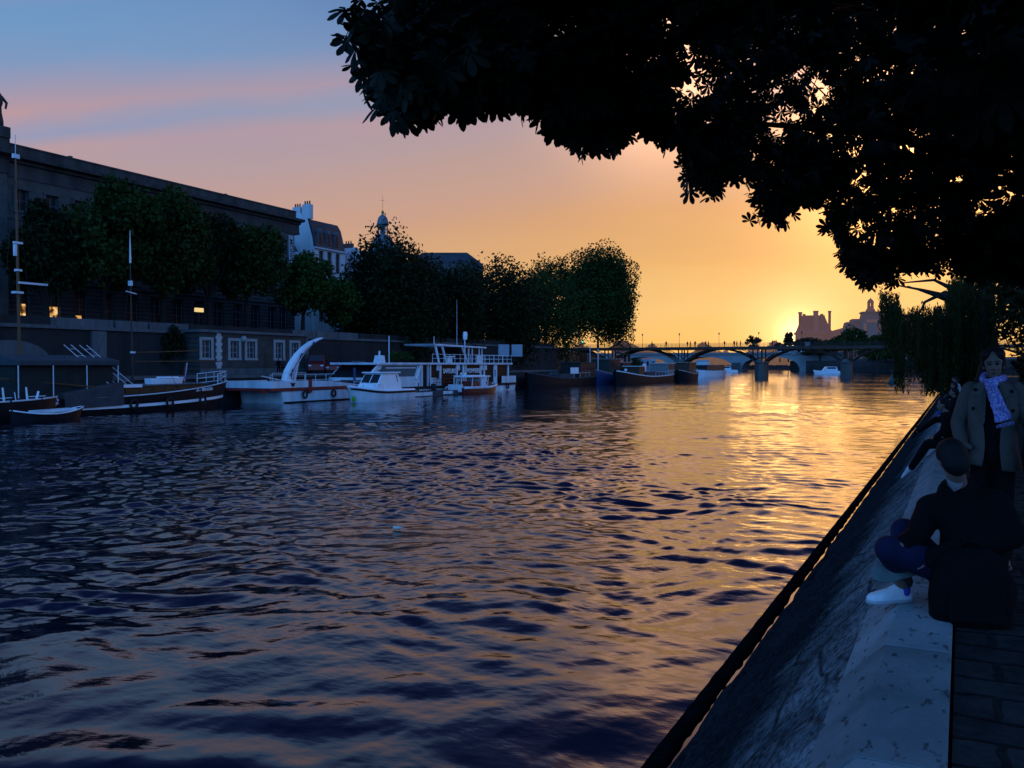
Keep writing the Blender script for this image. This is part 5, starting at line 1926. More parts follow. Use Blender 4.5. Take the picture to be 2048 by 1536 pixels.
# ------------------------------------------------------------------ stone road bridge farther down
HAZE = (0.055, 0.042, 0.045)
M_CAR = mat('pale_bridge_concrete', (0.2, 0.22, 0.22), 0.8, 0.2, 0.1)
CY = 480.0
rb = thing('road_bridge', 'pale stone road bridge with wide flat arches beyond the footbridge', 'bridge', (-100, CY, 0))
spans = [(-196, -166), (-164, -133), (-128.5, -98), (-93.5, -63.5)]


def arch_wall(mb, x0, x1, y0, y1, z0, z1, sp, rise, spring):
    """one slab with arched openings, as strips"""
    xs = [x0]
    for a, b in sp:
        xs += list(np.linspace(a, b, 21))
    xs.append(x1)

    def bot(x):
        for a, b in sp:
            if a < x < b:
                q = (x - a) / (b - a) * 2 - 1
                return spring + rise * math.sqrt(max(0, 1 - q * q))
        return z0
    for a, b in zip(xs[:-1], xs[1:]):
        m_ = (a + b) / 2
        ins = any(p < m_ < q for p, q in sp)
        za, zb = (bot(a + 1e-6) if ins else z0), (bot(b - 1e-6) if ins else z0)
        mb.prism([(a, za), (b, zb), (b, z1), (a, z1)], 'y', y0, y1)


mb = MB()
arch_wall(mb, -200, -40, CY, CY + 18, -1, 8.6, spans, 6.0, 1.6)
mb.build('arched_span', M_CAR, rb)
mb = MB()
mb.bx(-200, -40, CY - .4, CY + .2, 8.6, 9.0).bx(-200, -40, CY - .1, CY + .2, 9.0, 9.9)
mb.build('parapet', mat('grey_parapet', (0.16, 0.15, 0.15), .8, .2), rb)  # slightly darker grey than the arched span
for x in (-131, -96):
    mb = MB()
    mb.prism([(x - 2.2, CY - 1), (x, CY - 5), (x + 2.2, CY - 1)], 'z', -1, 4.2)
    mb.prism([(x - 2.2, CY - 1), (x, CY - 5), (x + 2.2, CY - 1)], 'z', 4.2, 4.4)
    mb.build('cutwater', M_PIER, rb)
mb = MB()
mb.prism([(-53.3 + 2.2 * math.cos(a), 2.2 + (2.4 * math.sin(a) if a <= math.pi else 0)) for a in np.linspace(0, math.pi, 13)] + [(-55.5, .3), (-51.1, .3)], 'y', CY - .12, CY - .05)
mb.build('side_arch_shade', M_BLK, rb)  # black plate standing for the shade inside the arch opening
for x in (-59.5, -66.5):
    py_ = thing('bridge_pylon', 'pale stone pylon standing on the road bridge' + (' nearer the side arch' if x == -59.5 else ' left of the other pylon'), 'pylon', (x, CY, 9))
    mb = MB()
    mb.bx(x - 1.3, x + 1.3, CY - .5, CY + 1.5, 8.6, 14.5 if x == -59.5 else 12.6)
    mb.build('shaft', M_CAR, py_)
    mb = MB()
    mb.bx(x - 1.6, x + 1.6, CY - .8, CY + 1.8, 14.5 if x == -59.5 else 12.6, 15.1 if x == -59.5 else 13.2)
    mb.build('cap', M_CAR, py_)
for x, L, lab in ((-69.5, 12, 'white bus crossing the stone road bridge'), (-63.0, 4.5, 'pale van behind the pylon on the stone road bridge')):
    v = thing('bus' if L > 6 else 'van', lab, 'bus' if L > 6 else 'van', (x, CY + 4, 9))
    mb = MB()
    mb.bx(x - L / 2, x + L / 2, CY + 3, CY + 5.4, 9.4, 12.0 if L > 6 else 11.6)
    mb.build('body', M_WBR, v, bevel=.2)
    mb = MB()
    for k in range(int(L / 2)):
        mb.bx(x - L / 2 + .3 + k * 2, x - L / 2 + 1.9 + k * 2, CY + 2.95, CY + 2.99, 10.4, 11.4)
    mb.build('windows', M_GLASS, v)
    for sx in (-1, 1):
        mb = MB()
        mb.tube([(x + sx * L * .32, CY + 2.95, 9.45), (x + sx * L * .32, CY + 3.2, 9.45)], .45, 12)
        mb.build('wheel', M_TYRE, v)

# ------------------------------------------------------------------ palace roofs on the far right bank
def haze_glow_mat(name, col, hz, rough=.85):  # haze of distance added to the surface as a faint glow
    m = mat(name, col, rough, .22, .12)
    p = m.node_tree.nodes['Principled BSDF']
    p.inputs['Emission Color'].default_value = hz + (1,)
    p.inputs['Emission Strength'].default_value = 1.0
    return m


M_LOUV = haze_glow_mat('hazy_palace_stone', (0.06, 0.05, 0.05), (0.10, 0.05, 0.033))
M_LROF = haze_glow_mat('hazy_palace_slate', (0.03, 0.026, 0.03), (0.095, 0.046, 0.034))
M_LOU2 = haze_glow_mat('palace_stone_nearer', (0.07, 0.075, 0.085), (0.035, 0.028, 0.028))
M_LRO2 = haze_glow_mat('palace_slate_nearer', (0.03, 0.03, 0.04), (0.055, 0.036, 0.034))
rgb = Matrix.Rotation(R(YAW - 8), 4, 'Z')
c = at(1627, 700, 620)
S = 620 / FPX


def loc(c, dx, dz, dy=0.0):
    """metres right / back / up of an anchor, in the palace's own direction"""
    q = rgb @ Vector((dx, dy, 0))
    return Vector((c.x + q.x, c.y + q.y, dz))


def zpx(py, D):
    return CAMZ + (728 - py) * D / FPX


pv = thing('palace_pavilion', 'square palace pavilion with steep truncated roof and tall chimneys beside the setting sun', 'building', (c.x, c.y, 0))
ze, zt = zpx(668, 620), zpx(634, 620)
mb = MB()
mb.add([loc(c, x, z, y) for z in (0, ze) for (x, y) in ((-10.8, -8), (10.8, -8), (10.8, 10), (-10.8, 10))], [(0, 1, 5, 4), (1, 2, 6, 5), (2, 3, 7, 6), (3, 0, 4, 7), (4, 5, 6, 7)])
mb.add([loc(c, x, z, y) for z in (ze - .2, ze + 1.2) for (x, y) in ((-11.6, -8.8), (11.6, -8.8), (11.6, 10.8), (-11.6, 10.8))], [(0, 1, 5, 4), (1, 2, 6, 5), (2, 3, 7, 6), (3, 0, 4, 7), (4, 5, 6, 7)])
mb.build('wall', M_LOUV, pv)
mb = MB()
rings = []
for q in np.linspace(0, 1, 6):
    k = 1 - .36 * q ** .8
    rings.append([loc(c, x * k - .6 * q, ze + 1.2 + (zt - ze - 1.2) * q, y * k) for (x, y) in ((-11, -8.2), (11, -8.2), (11, 10.2), (-11, 10.2))])
mb.loft(rings)
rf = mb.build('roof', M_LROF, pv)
mb = MB()
mb.add([loc(c, x, z, y) for z in (zt - .3, zt + .9) for (x, y) in ((-7.4, -5.4), (6.4, -5.4), (6.4, 6.4), (-7.4, 6.4))], [(0, 1, 5, 4), (1, 2, 6, 5), (2, 3, 7, 6), (3, 0, 4, 7), (4, 5, 6, 7)])
for (x, w_, z1) in ((-6.6, .9, 628), (5.4, .9, 628)):
    mb.add([loc(c, x + sx * w_, z, sy * 1.0) for z in (zt, zpx(z1, 620)) for (sx, sy) in ((-1, -1), (1, -1), (1, 1), (-1, 1))], [(0, 1, 5, 4), (1, 2, 6, 5), (2, 3, 7, 6), (3, 0, 4, 7), (4, 5, 6, 7)])
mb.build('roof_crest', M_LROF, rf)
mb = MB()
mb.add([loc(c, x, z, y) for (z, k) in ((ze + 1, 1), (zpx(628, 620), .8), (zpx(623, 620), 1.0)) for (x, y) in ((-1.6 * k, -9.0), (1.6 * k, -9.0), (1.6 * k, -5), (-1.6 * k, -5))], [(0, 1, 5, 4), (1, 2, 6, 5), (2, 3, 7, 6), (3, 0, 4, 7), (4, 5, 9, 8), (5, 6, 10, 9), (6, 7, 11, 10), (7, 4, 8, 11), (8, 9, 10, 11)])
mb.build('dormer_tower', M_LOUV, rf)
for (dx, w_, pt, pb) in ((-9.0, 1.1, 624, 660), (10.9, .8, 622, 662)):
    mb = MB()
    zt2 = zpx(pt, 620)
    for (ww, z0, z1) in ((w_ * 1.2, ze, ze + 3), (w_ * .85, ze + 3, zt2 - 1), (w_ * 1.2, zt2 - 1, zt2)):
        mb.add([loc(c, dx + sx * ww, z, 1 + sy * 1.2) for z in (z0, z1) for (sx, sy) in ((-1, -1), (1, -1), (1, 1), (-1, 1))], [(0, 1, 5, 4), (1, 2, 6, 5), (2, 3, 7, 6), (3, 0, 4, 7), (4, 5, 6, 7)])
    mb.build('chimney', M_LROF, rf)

# long wing running towards the camera, then the nearer pavilion with its belfry
wg = thing('palace_wing', 'long low palace wing with slate roof running from the far pavilion to the nearer one', 'building', (c.x, c.y, 0))
p0, p1 = at(1655, 664, 612), at(1714, 648, 500)
mb = MB()
dv = Vector((p1.x - p0.x, p1.y - p0.y, 0)).normalized()
nv = Vector((dv.y, -dv.x, 0))
if nv.dot(CP - p0) < 0:
    nv = -nv


def wing(mb, p0, p1, z0a, z1a, z0b, z1b, o0=0.0, o1=0.0):
    a0, b0 = p0 + nv * o0, p1 + nv * o0
    a1, b1 = p0 + nv * o1, p1 + nv * o1
    mb.add([(a0.x, a0.y, z0a), (b0.x, b0.y, z0b), (b1.x, b1.y, z1b), (a1.x, a1.y, z1a)], [(0, 1, 2, 3)])


ez = 18.5
wing(mb, p0, p1, 0, ez, 0, ez, 5, 5)
wing(mb, p0, p1, 0, ez, 0, ez, -12, -12)
mb.build('wall', M_LOUV, wg)
mb = MB()
wing(mb, p0, p1, ez, p0.z, ez, p1.z, 5.3, 0)
wing(mb, p0, p1, p0.z, ez, p1.z, ez, 0, -12)
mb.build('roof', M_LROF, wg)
mb = MB()
for q in np.arange(.04, .98, .055):
    a = p0.lerp(p1, q)
    z = 11
    u, v2 = a + nv * 5.05 - dv * 1.1, a + nv * 5.05 + dv * 1.1
    mb.add([(u.x, u.y, z), (v2.x, v2.y, z), (v2.x, v2.y, z + 4.5), (u.x, u.y, z + 4.5)], [(0, 1, 2, 3)])
mb.build('windows', M_GLASS, wg)

c2 = at(1741, 700, 455)
D = 455
rgb = Matrix.Rotation(R(YAW - 14), 4, 'Z')
p2 = thing('palace_gatehouse', 'nearer palace pavilion with stepped roof and small belfry lantern left of the willow', 'building', (c2.x, c2.y, 0))


def qbox(mb, c, x0, x1, y0, y1, z0, z1, k=1.0):
    mx, my = (x0 + x1) / 2, (y0 + y1) / 2
    vs = [loc(c, x, z0, y) for (x, y) in ((x0, y0), (x1, y0), (x1, y1), (x0, y1))]
    vs += [loc(c, mx + (x - mx) * k, z1, my + (y - my) * k) for (x, y) in ((x0, y0), (x1, y0), (x1, y1), (x0, y1))]
    mb.add(vs, [(0, 1, 5, 4), (1, 2, 6, 5), (2, 3, 7, 6), (3, 0, 4, 7), (4, 5, 6, 7)])


mb = MB()
qbox(mb, c2, -13, 26, -4, 12, 0, zpx(664, D))
qbox(mb, c2, -13.4, 26, -4.4, 12, zpx(664, D), zpx(661, D))
qbox(mb, c2, -5.4, 5.0, -5.4, 8, 0, zpx(642, D))
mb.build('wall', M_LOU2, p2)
mb = MB()
qbox(mb, c2, -12.8, -2.6, -3.6, 11, zpx(661, D), zpx(644, D), .84)
qbox(mb, c2, -9.6, -3, -3.0, 9, zpx(644, D), zpx(638, D), .9)
qbox(mb, c2, 2.2, 26, -3.6, 11, zpx(661, D), zpx(630, D), .88)
rf = mb.build('roof', M_LRO2, p2)
mb = MB()
qbox(mb, c2, -4.9, 4.6, -4.8, 7, zpx(642, D), zpx(627, D), .86)
qbox(mb, c2, -4.8, 4.4, -4.6, 6.6, zpx(627, D), zpx(624, D), 1.02)
mb.build('pediment_block', M_LRO2, p2)
mb = MB()
lc = loc(c2, -.2, 0, 0)
zz = lambda py: zpx(py, D)
mb.lathe([(2.6, zz(624)), (2.2, zz(620)), (1.5, zz(616)), (1.7, zz(614.5)), (1.5, zz(613))], (lc.x, lc.y, 0), 14)
mb.lathe([(1.65, zz(606)), (1.6, zz(604)), (1.1, zz(600)), (.25, zz(597.5)), (.08, zz(595))], (lc.x, lc.y, 0), 14)
for k in range(6):
    a = k * math.pi / 3 + .3
    mb.tube([(lc.x + 1.3 * math.cos(a), lc.y + 1.3 * math.sin(a), zz(613)), (lc.x + 1.3 * math.cos(a), lc.y + 1.3 * math.sin(a), zz(606))], .28, 6)
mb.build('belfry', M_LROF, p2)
mb = MB()
for x in (-10.5, -8, 7, 9.5, 12):
    qbox(mb, c2, x - .6, x + .6, -4.06, -4.02, zpx(690, D), zpx(676, D))
for x in (-3, 0, 3):
    qbox(mb, c2, x - .7, x + .7, -5.47, -5.42, zpx(690, D), zpx(672, D))
mb.build('windows', M_GLASS, p2)
mb = MB()
for (x0, x1, za, zb_) in ((-2.8, 2.6, 646, 640), (-4.2, -2.8, 664, 648), (2.6, 4.0, 664, 648), (6.5, 9.5, 650, 646)):
    qbox(mb, c2, x0, x1, -5.62 if x1 < 5 else -4.4, -5.3 if x1 < 5 else -3.2, zpx(za, D), zpx(zb_, D))
mb.build('pale_carving', M_LOUV, p2)

# ------------------------------------------------------------------ far right bank: quay wall, embankment road, trees
rbank = [(at(1580, 745, 470).x, at(1580, 745, 470).y), (at(1670, 744, 440).x, at(1670, 744, 440).y), (at(1835, 745, 395).x, at(1835, 745, 395).y), (90, 250), (110, 60)]
mb = MB()
mb.prism(rbank + [(900, 60), (900, 1500), (rbank[0][0] + 60, 1500)], 'z', -1, 5.4)
mb.build('right_bank', M_GRND, kind='structure')
qw = thing('far_quay_wall', 'long bluish grey quay wall with a low ledge on the far right bank', 'quay wall', (rbank[1][0], rbank[1][1], 0))
mb = MB()
wall_run(rbank, -.5, -1, 2.6, mb)
mb.build('lower_wall', M_PIER, qw)
mb = MB()
wall_run([(x + 4, y + 9) for x, y in rbank[:3]] + rbank[3:], -.5, 2.6, 6.4, mb)
mb.build('upper_wall', mat('upper_quay_stone', (0.10, 0.11, 0.12), .8, .45, .25, streak=True), qw)

M_FARL = leaf_mat('far_backlit_leaves', (0.03, 0.028, 0.014), (0.07, 0.05, 0.02), .4)
FT = [(1506, 674, 700, 15, 430, 'sunlit open tree on the bridge skyline left of the setting sun'), (1577, 664, 694, 8, 560, 'narrow poplar glowing in front of the setting sun'),
      (1601, 680, 700, 12, 540, 'low round tree left of the far pavilion'), (1622, 678, 704, 20, 520, 'broad tree under the far pavilion wall'), (1650, 680, 704, 18, 500, 'tree right of the far pavilion'),
      (1674, 672, 706, 17, 470, 'tree before the palace wing'), (1704, 656, 702, 20, 430, 'tallest tree before the nearer palace pavilion'), (1738, 674, 704, 18, 420, 'tree below the belfry'),
      (1772, 660, 704, 22, 410, 'dark tree at the edge of the willow curtain'), (1690, 676, 706, 16, 440, 'small tree left of the tallest far tree'), (1560, 686, 702, 10, 620, 'tiny tree at the foot of the sun glow'),
      (1640, 690, 712, 30, 450, 'low tree mass behind the second bridge pier'), (1745, 690, 722, 40, 405, 'wide low tree mass above the far quay wall')]
for k, (px, top, bot, hw, D, lab) in enumerate(FT):
    c = at(px, (top + bot) / 2, D)
    s = D / FPX
    rng = np.random.default_rng(200 + k)
    r = thing('riverside_tree', lab, 'tree', (c.x, c.y, 5.4), 0, 'trees on the far right bank')
    op = k == 0
    hw *= 1.15 if px < 1600 else 1.4
    P = crown_points(c, hw * s * 1.1, hw * s * 1.1, (bot - top) / 2 * s * 1.2, 700 if op else 1700, 16, rng, .4, .28 if op else .4)
    V, F = leaf_cards(P, 1.1 if not op else 1.0, rng)
    np_mesh('crown', V, F, M_FARL if px < 1660 else M_LEAF, r)
    mb = MB()
    mb.tube([(c.x, c.y, 5), (c.x, c.y, c.z)], [.5, .25], 6)
    for q in range(4):
        mb.tube([(c.x, c.y, c.z - 3), (c.x + hw * s * .5 * math.cos(q * 1.7), c.y, c.z + (bot - top) * s * .2)], [.2, .08], 5)
    mb.build('trunk', M_BARK, r)
# wooded skyline under the bridges, too far to count
rng = np.random.default_rng(77)
n = 9000
px = rng.uniform(1150, 1640, n)
dpt = rng.uniform(640, 900, n)
hh = 2 + (10 + 5 * np.sin(px * .05) + 3 * np.sin(px * .13 + 1)) * rng.uniform(0, 1, n) ** .7
ang_ = np.arctan((px - 1024) / FPX) - R(YAW)
P = np.stack([np.sin(ang_) * dpt, np.cos(ang_) * dpt, hh], 1)
V, F = leaf_cards(P, 4.0, rng)
np_mesh('far_woodland', V, F, haze_glow_mat('hazy_far_trees', (0.05, 0.04, 0.035), (0.16, 0.085, 0.05)), kind='stuff')
bpy.data.objects['far_woodland']['label'] = 'hazy line of distant trees under the bridges'
mb = MB()
mb.prism([(-900, 640), (400, 640), (700, 1800), (-2000, 1800)], 'z', -1, 3)
mb.build('far_shore', M_GRND, kind='structure')
# pale houses beyond the left end of the footbridge
for (px, top, hw, D, lab, pr) in ((1246, 681, 16, 330, 'pale house with mansard roof beyond the left end of the footbridge', 1), (1238, 716, 9, 300, 'small bright house wall glimpsed under the left bridge arch', 0), (1290, 704, 22, 520, 'long low pale block behind the road bridge', 0)):
    c = at(px, 728, D)
    s = D / FPX
    b = thing('far_house', lab, 'house', (c.x, c.y, 0))
    rgb = Matrix.Rotation(R(YAW), 4, 'Z')
    zt = zpx(top, D)
    mb = MB()
    qbox(mb, c, -hw * s, hw * s, 0, 12, 0, zt - 4)
    mb.build('wall', M_LOU2 if pr else M_WHW, b)
    mb = MB()
    qbox(mb, c, -hw * s, hw * s, 0, 12, zt - 4, zt, .75)
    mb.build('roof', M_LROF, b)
    mb = MB()
    for q in np.linspace(-.75, .75, 4):
        qbox(mb, c, hw * s * q - .5, hw * s * q + .5, -.05, -.02, zt - 8, zt - 5.5)
    mb.build('windows', M_GLASS, b)
# ------------------------------------------------------------------ near bank: chestnut canopy, willow, dark bank trees
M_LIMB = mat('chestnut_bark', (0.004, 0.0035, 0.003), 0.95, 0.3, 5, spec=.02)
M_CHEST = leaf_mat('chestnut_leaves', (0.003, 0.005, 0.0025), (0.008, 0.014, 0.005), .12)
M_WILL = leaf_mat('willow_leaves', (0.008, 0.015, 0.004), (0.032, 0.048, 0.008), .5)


def palmate_template():
    """six drooping obovate leaflets spread round a stalk end; returns verts (n,3), quads"""
    V, F = [], []
    for k, (a, l) in enumerate([(-115, .62), (-68, .85), (-23, 1.0), (22, 1.0), (66, .87), (112, .64)]):
        a = R(a)
        d = np.array([math.cos(a), math.sin(a), 0])
        s = np.array([-math.sin(a), math.cos(a), 0])
        prof = [(0.02, .012), (.26, .09), (.52, .175), (.74, .2), (.92, .11), (1.0, .0)]
        b = len(V)
        for (u, w_) in prof:
            droop = -.42 * (u * l) ** 1.7
            m_ = d * u * l + np.array([0, 0, droop])
            V += [m_ - s * w_ * l + np.array([0, 0, -.05 * w_ * 4]), m_, m_ + s * w_ * l + np.array([0, 0, -.05 * w_ * 4])]
        for i in range(len(prof) - 1):
            q = b + i * 3
            F += [(q, q + 1, q + 4, q + 3), (q + 1, q + 2, q + 5, q + 4)]
    return np.array(V), np.array(F)


PT_V, PT_F = palmate_template()


def palmate(C, size, rng, tilt=0.75):
    n = len(C)
    az = rng.uniform(0, 2 * np.pi, n)
    tx = rng.normal(0, tilt, n)
    ty = rng.normal(0.25, tilt, n)
    cz, sz, cx, sx, cy, sy = np.cos(az), np.sin(az), np.cos(tx), np.sin(tx), np.cos(ty), np.sin(ty)
    Z0 = np.zeros(n)
    O = np.ones(n)
    Rz = np.stack([cz, -sz, Z0, sz, cz, Z0, Z0, Z0, O], 1).reshape(n, 3, 3)
    Rx = np.stack([O, Z0, Z0, Z0, cx, -sx, Z0, sx, cx], 1).reshape(n, 3, 3)
    Ry = np.stack([cy, Z0, sy, Z0, O, Z0, -sy, Z0, cy], 1).reshape(n, 3, 3)
    M = Rz @ Ry @ Rx
    s = size * rng.uniform(.65, 1.2, n)
    V = np.einsum('nij,kj->nki', M, PT_V) * s[:, None, None] + C[:, None, :]
    F = PT_F[None] + (np.arange(n) * len(PT_V))[:, None, None]
    return V.reshape(-1, 3), F.reshape(-1, 4)


SIL = [(640, -60), (690, 20), (706, 45), (738, 100), (762, 150), (768, 195), (792, 255), (830, 250), (868, 228), (905, 212), (932, 246), (958, 212), (985, 246), (1012, 200), (1050, 244), (1082, 200), (1118, 285), (1150, 300), (1200, 322),
       (1236, 285), (1268, 262), (1300, 280), (1342, 306), (1380, 330), (1400, 400), (1432, 400), (1450, 360), (1480, 345), (1512, 370), (1545, 460), (1570, 452), (1600, 415), (1640, 430), (1668, 470), (1700, 540), (1722, 568), (1745, 585), (1775, 580), (1830, 560), (1900, 570), (2200, 600)]
SX = np.array([p[0] for p in SIL], float)
SY = np.array([p[1] for p in SIL], float)
DX = np.array([640, 760, 1100, 1400, 1560, 1750, 2200], float)
DD = np.array([4.6, 5.0, 6.2, 8.6, 10.0, 12.5, 13.0])


def ray_np(px, py, d):
    v = np.stack([(px - 1024) / FPX, (768 - py) / FPX, -np.ones_like(px)], 1) @ np.array(CM).T
    return np.array(CP) + v * d[:, None]


rng = np.random.default_rng(5)
# boughs: clumps of leaves through the lower shell of the crown and up over the bank
N = 11500
px = rng.uniform(800, 2180, N)
v = rng.exponential(185, N) * (0.55 + 0.9 * (px > 1000)) * np.where(rng.uniform(0, 1, N) < .3, .15, 1.0)
py = np.interp(px, SX, SY) - 420.0 / np.interp(px, DX, DD) - v
dep = np.interp(px, DX, DD) + rng.uniform(-.5, 1.2, N) + np.clip(v / 250, 0, 2.5) * rng.uniform(0, 1, N)
keep = (py > -700)
# thinner, lacier leafage where the evening sky shows through
lace = (px > 1280) & (px < 1900) & (v < 300)
keep &= ~(lace & (rng.uniform(0, 1, N) < .42))
hole = np.array([noise.noise(Vector((a / 46.0, b / 46.0, 2.5))) for a, b in zip(px, py)])
keep &= ~((v < 260) & (hole > .10))
px, py, dep, v = px[keep], py[keep], dep[keep], v[keep]
P = ray_np(px, py, dep)
# sprays of a few leaves that stick out past the edge of the mass
sp, sd_ = [], []
for k in range(250):
    x = rng.uniform(738, 1790)
    tip = np.array([x, np.interp(x, SX, SY) + rng.uniform(-34, 6) - 110.0 / np.interp(x, DX, DD)])
    d0 = np.interp(x, DX, DD) + rng.uniform(-.3, .5)
    a = rng.normal(0, .5)
    for q in range(rng.integers(4, 10)):
        st = 12 * (6.0 / d0) * q
        sp.append(tip + np.array([math.sin(a) * st, -math.cos(a) * st]) + rng.normal(0, 5, 2))
        sd_.append(d0 + rng.normal(0, .06))
sp = np.array(sp)
# deep leafage that closes the upper right of the crown
xd = rng.uniform(1150, 2200, 3600)
yd = np.minimum(rng.uniform(-420, 330, 3600), np.interp(xd, SX, SY) - np.interp(xd, [1150, 1300, 1850, 1950], [200, 330, 330, 120]))
px, py = np.concatenate([px, sp[:, 0], xd]), np.concatenate([py, sp[:, 1], yd])
dep = np.concatenate([dep, sd_, np.interp(xd, DX, DD) + rng.uniform(.8, 3.5, 3600)])
v = np.concatenate([v, np.zeros(len(sp)), np.full(3600, 300.0)])
P = ray_np(px, py, dep)
thin = v == 0
near = px < 1330 + rng.normal(0, 40, len(px))


def clump(P, k, r, rng):
    q = rng.normal(size=(len(P) * k, 3)) * r
    q[:, 2] *= .7
    return np.repeat(P, k, 0) + q


def chestnut(name, label, base, P, reach, seed, upper, TW, SPR):
    rng = np.random.default_rng(seed)
    r = thing('chestnut_tree', label, 'tree', base, 0, None)
    C = np.concatenate([clump(P, 3, .10, rng), SPR])
    V1, F1 = palmate(C, .122, rng)
    # the rest of the crown, higher and behind the picture's edge
    b = Vector(base)
    U = crown_points((b.x + upper[0], b.y + upper[1], b.z + upper[2]), upper[3], upper[4], upper[5], upper[6], 40, rng, .3, .4)
    rel = U - np.array(CP)
    cam_ = rel @ np.array(CM)
    sy_ = 768 - FPX * cam_[:, 1] / np.maximum(-cam_[:, 2], .05)
    sx_ = 1024 + FPX * cam_[:, 0] / np.maximum(-cam_[:, 2], .05)
    ok = (cam_[:, 2] > 0) | (sy_ < np.interp(sx_, SX, SY) - 90)
    ok &= np.linalg.norm(rel, axis=1) > 2.2
    V2, F2 = palmate(U[ok], .24, rng, 1.0)
    V = np.concatenate([V1, V2])
    F = np.concatenate([F1, F2 + len(V1)])
    np_mesh('crown', V, F, M_CHEST, r)
    mb = MB()
    mb.tube([b + Vector((0, 0, -.1)), b + Vector((.05, -.05, 1.2)), b + Vector((-.05, .1, 2.6)), b + Vector((0, 0, 4.5))], [.36, .27, .24, .2], 12)
    tr = mb.build('trunk', M_LIMB, r)
    for k, (dx, dy, dz) in enumerate(reach):
        s = b + Vector((0, 0, 2.5 + .35 * (k % 3)))
        e = Vector((dx, dy, dz))
        m_ = s.lerp(e, .5) + Vector((0, 0, .55))
        mb = MB()
        mb.tube([s, s.lerp(m_, .5) + Vector((0, 0, .2)), m_, m_.lerp(e, .5) + Vector((.05, .08, .1)), e], [.13, .1, .07, .045, .015], 8)
        mb.build('limb', M_LIMB, tr)
    # twigs to the outer clumps
    mb = MB()
    for i in rng.choice(len(TW), min(110, len(TW)), replace=False):
        p = Vector(TW[i])
        d = ((b + Vector((0, 0, 4.2)) - p).normalized() + Vector(rng.normal(0, .7, 3))).normalized()
        mb.tube([p, p + d * .35 + Vector((0, 0, .06)), p + d * .8 + Vector((rng.normal() * .05, 0, .03))], [.005, .008, .013], 4, cap=False)
    mb.build('twigs', M_LIMB, tr, kind='stuff')
    return r


bA, bB_ = rq(2.9, 4.2, QZ - .03), rq(3.0, 13.5, QZ - .03)
LA = [tuple(at(820, 60, 5.2)), tuple(at(980, 150, 5.6)), tuple(at(1150, 180, 6.2)), tuple(at(1260, 120, 7)), (0.5, 0.5, 8.0), (3.5, 8, 8.5)]
LB = [tuple(at(1420, 240, 9)), tuple(at(1560, 330, 10)), tuple(at(1700, 430, 12)), tuple(at(1850, 480, 12.6)), (1.5, 18, 8.5), (4.5, 10, 8.6)]
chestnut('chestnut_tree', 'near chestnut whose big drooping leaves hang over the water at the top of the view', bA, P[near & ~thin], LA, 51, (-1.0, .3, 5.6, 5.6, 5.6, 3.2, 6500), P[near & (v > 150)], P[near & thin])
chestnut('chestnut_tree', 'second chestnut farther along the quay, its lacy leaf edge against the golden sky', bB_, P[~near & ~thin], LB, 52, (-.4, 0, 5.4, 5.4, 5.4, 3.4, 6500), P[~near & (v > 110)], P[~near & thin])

# weeping willow over the quay edge
wb = rq(1.6, 52, QZ - .03)
wl = thing('weeping_willow', 'weeping willow trailing its strands over the quay edge towards the water', 'willow', tuple(wb))
rng = np.random.default_rng(61)
px = np.concatenate([rng.uniform(1760, 1882, 250), rng.normal(1800, 6, 30), rng.normal(1838, 7, 26), rng.normal(1862, 7, 46), rng.uniform(1868, 1990, 334)])
n = len(px)
BOT = np.interp(px, [1760, 1775, 1800, 1815, 1840, 1850, 1866, 1882, 1990], [660, 700, 735, 715, 745, 735, 770, 790, 800])
BOT[250:280], BOT[280:306], BOT[306:352] = 790, 769, 792
bot = BOT - rng.exponential(22, n)
top = np.interp(px, [1760, 1795, 1805, 1890, 1900, 1990], [590, 596, 624, 620, 560, 560]) + rng.uniform(-10, 26, n)
top[250:352] = rng.uniform(650, 715, 102)
top = np.minimum(top, bot - 25)
dep = rng.uniform(43, 58, n)
A_ = ray_np(px, top, dep)
B_ = ray_np(px, bot, dep)
B_[:, :2] = A_[:, :2] + rng.normal(0, .05, (n, 2))
Cs = []
mb = MB()
for i in range(n):
    L = A_[i, 2] - B_[i, 2]
    k = int(L / .05)
    q = np.linspace(0, 1, k)
    pts = A_[i] + (B_[i] - A_[i]) * q[:, None]
    sway = .12 * np.sin(q * 3 + i) * np.array([math.cos(i), math.sin(i), 0])[:, None]
    Cs.append(pts + sway.T + rng.normal(0, .05, (k, 3)))
C = np.concatenate(Cs)
a = rng.normal(size=(len(C), 3))
d = rng.normal(0, .45, size=(len(C), 3)) + np.array([0, 0, -1])
d /= np.linalg.norm(d, axis=1)[:, None]
a -= d * (a * d).sum(1)[:, None]
a /= np.linalg.norm(a, axis=1)[:, None]
s = rng.uniform(.09, .17, len(C))[:, None]
V = np.stack([C - d * s, C + a * s * .22, C + d * s, C - a * s * .22], 1).reshape(-1, 3)
F = np.arange(len(V)).reshape(-1, 4)
np_mesh('hanging_strands', V, F, M_WILL, wl)
mb = MB()
mb.tube([wb + Vector((0, 0, -.1)), wb + Vector((-.3, -.2, 2.2)), wb + Vector((-.6, 0, 4.2)), wb + Vector((-.5, .3, 6.5))], [.5, .42, .34, .22], 10)
tr = mb.build('trunk', M_BARK, wl)
for (pa, pb_, pc) in (((1895, 600), (1862, 588), (1815, 572)), ((1890, 585), (1850, 604), (1832, 640)), ((1900, 575), (1868, 560), (1800, 566)), ((1885, 590), (1845, 580), (1780, 568))):
    mb = MB()
    pts = [wb + Vector((-.6, .1, 4.4)), at(pa[0], pa[1], 50), at(pb_[0], pb_[1], 50), at(pc[0], pc[1], 50)]
    mb.tube(pts, [.2, .13, .08, .03], 7)
    mb.build('limb', M_BARK, tr)

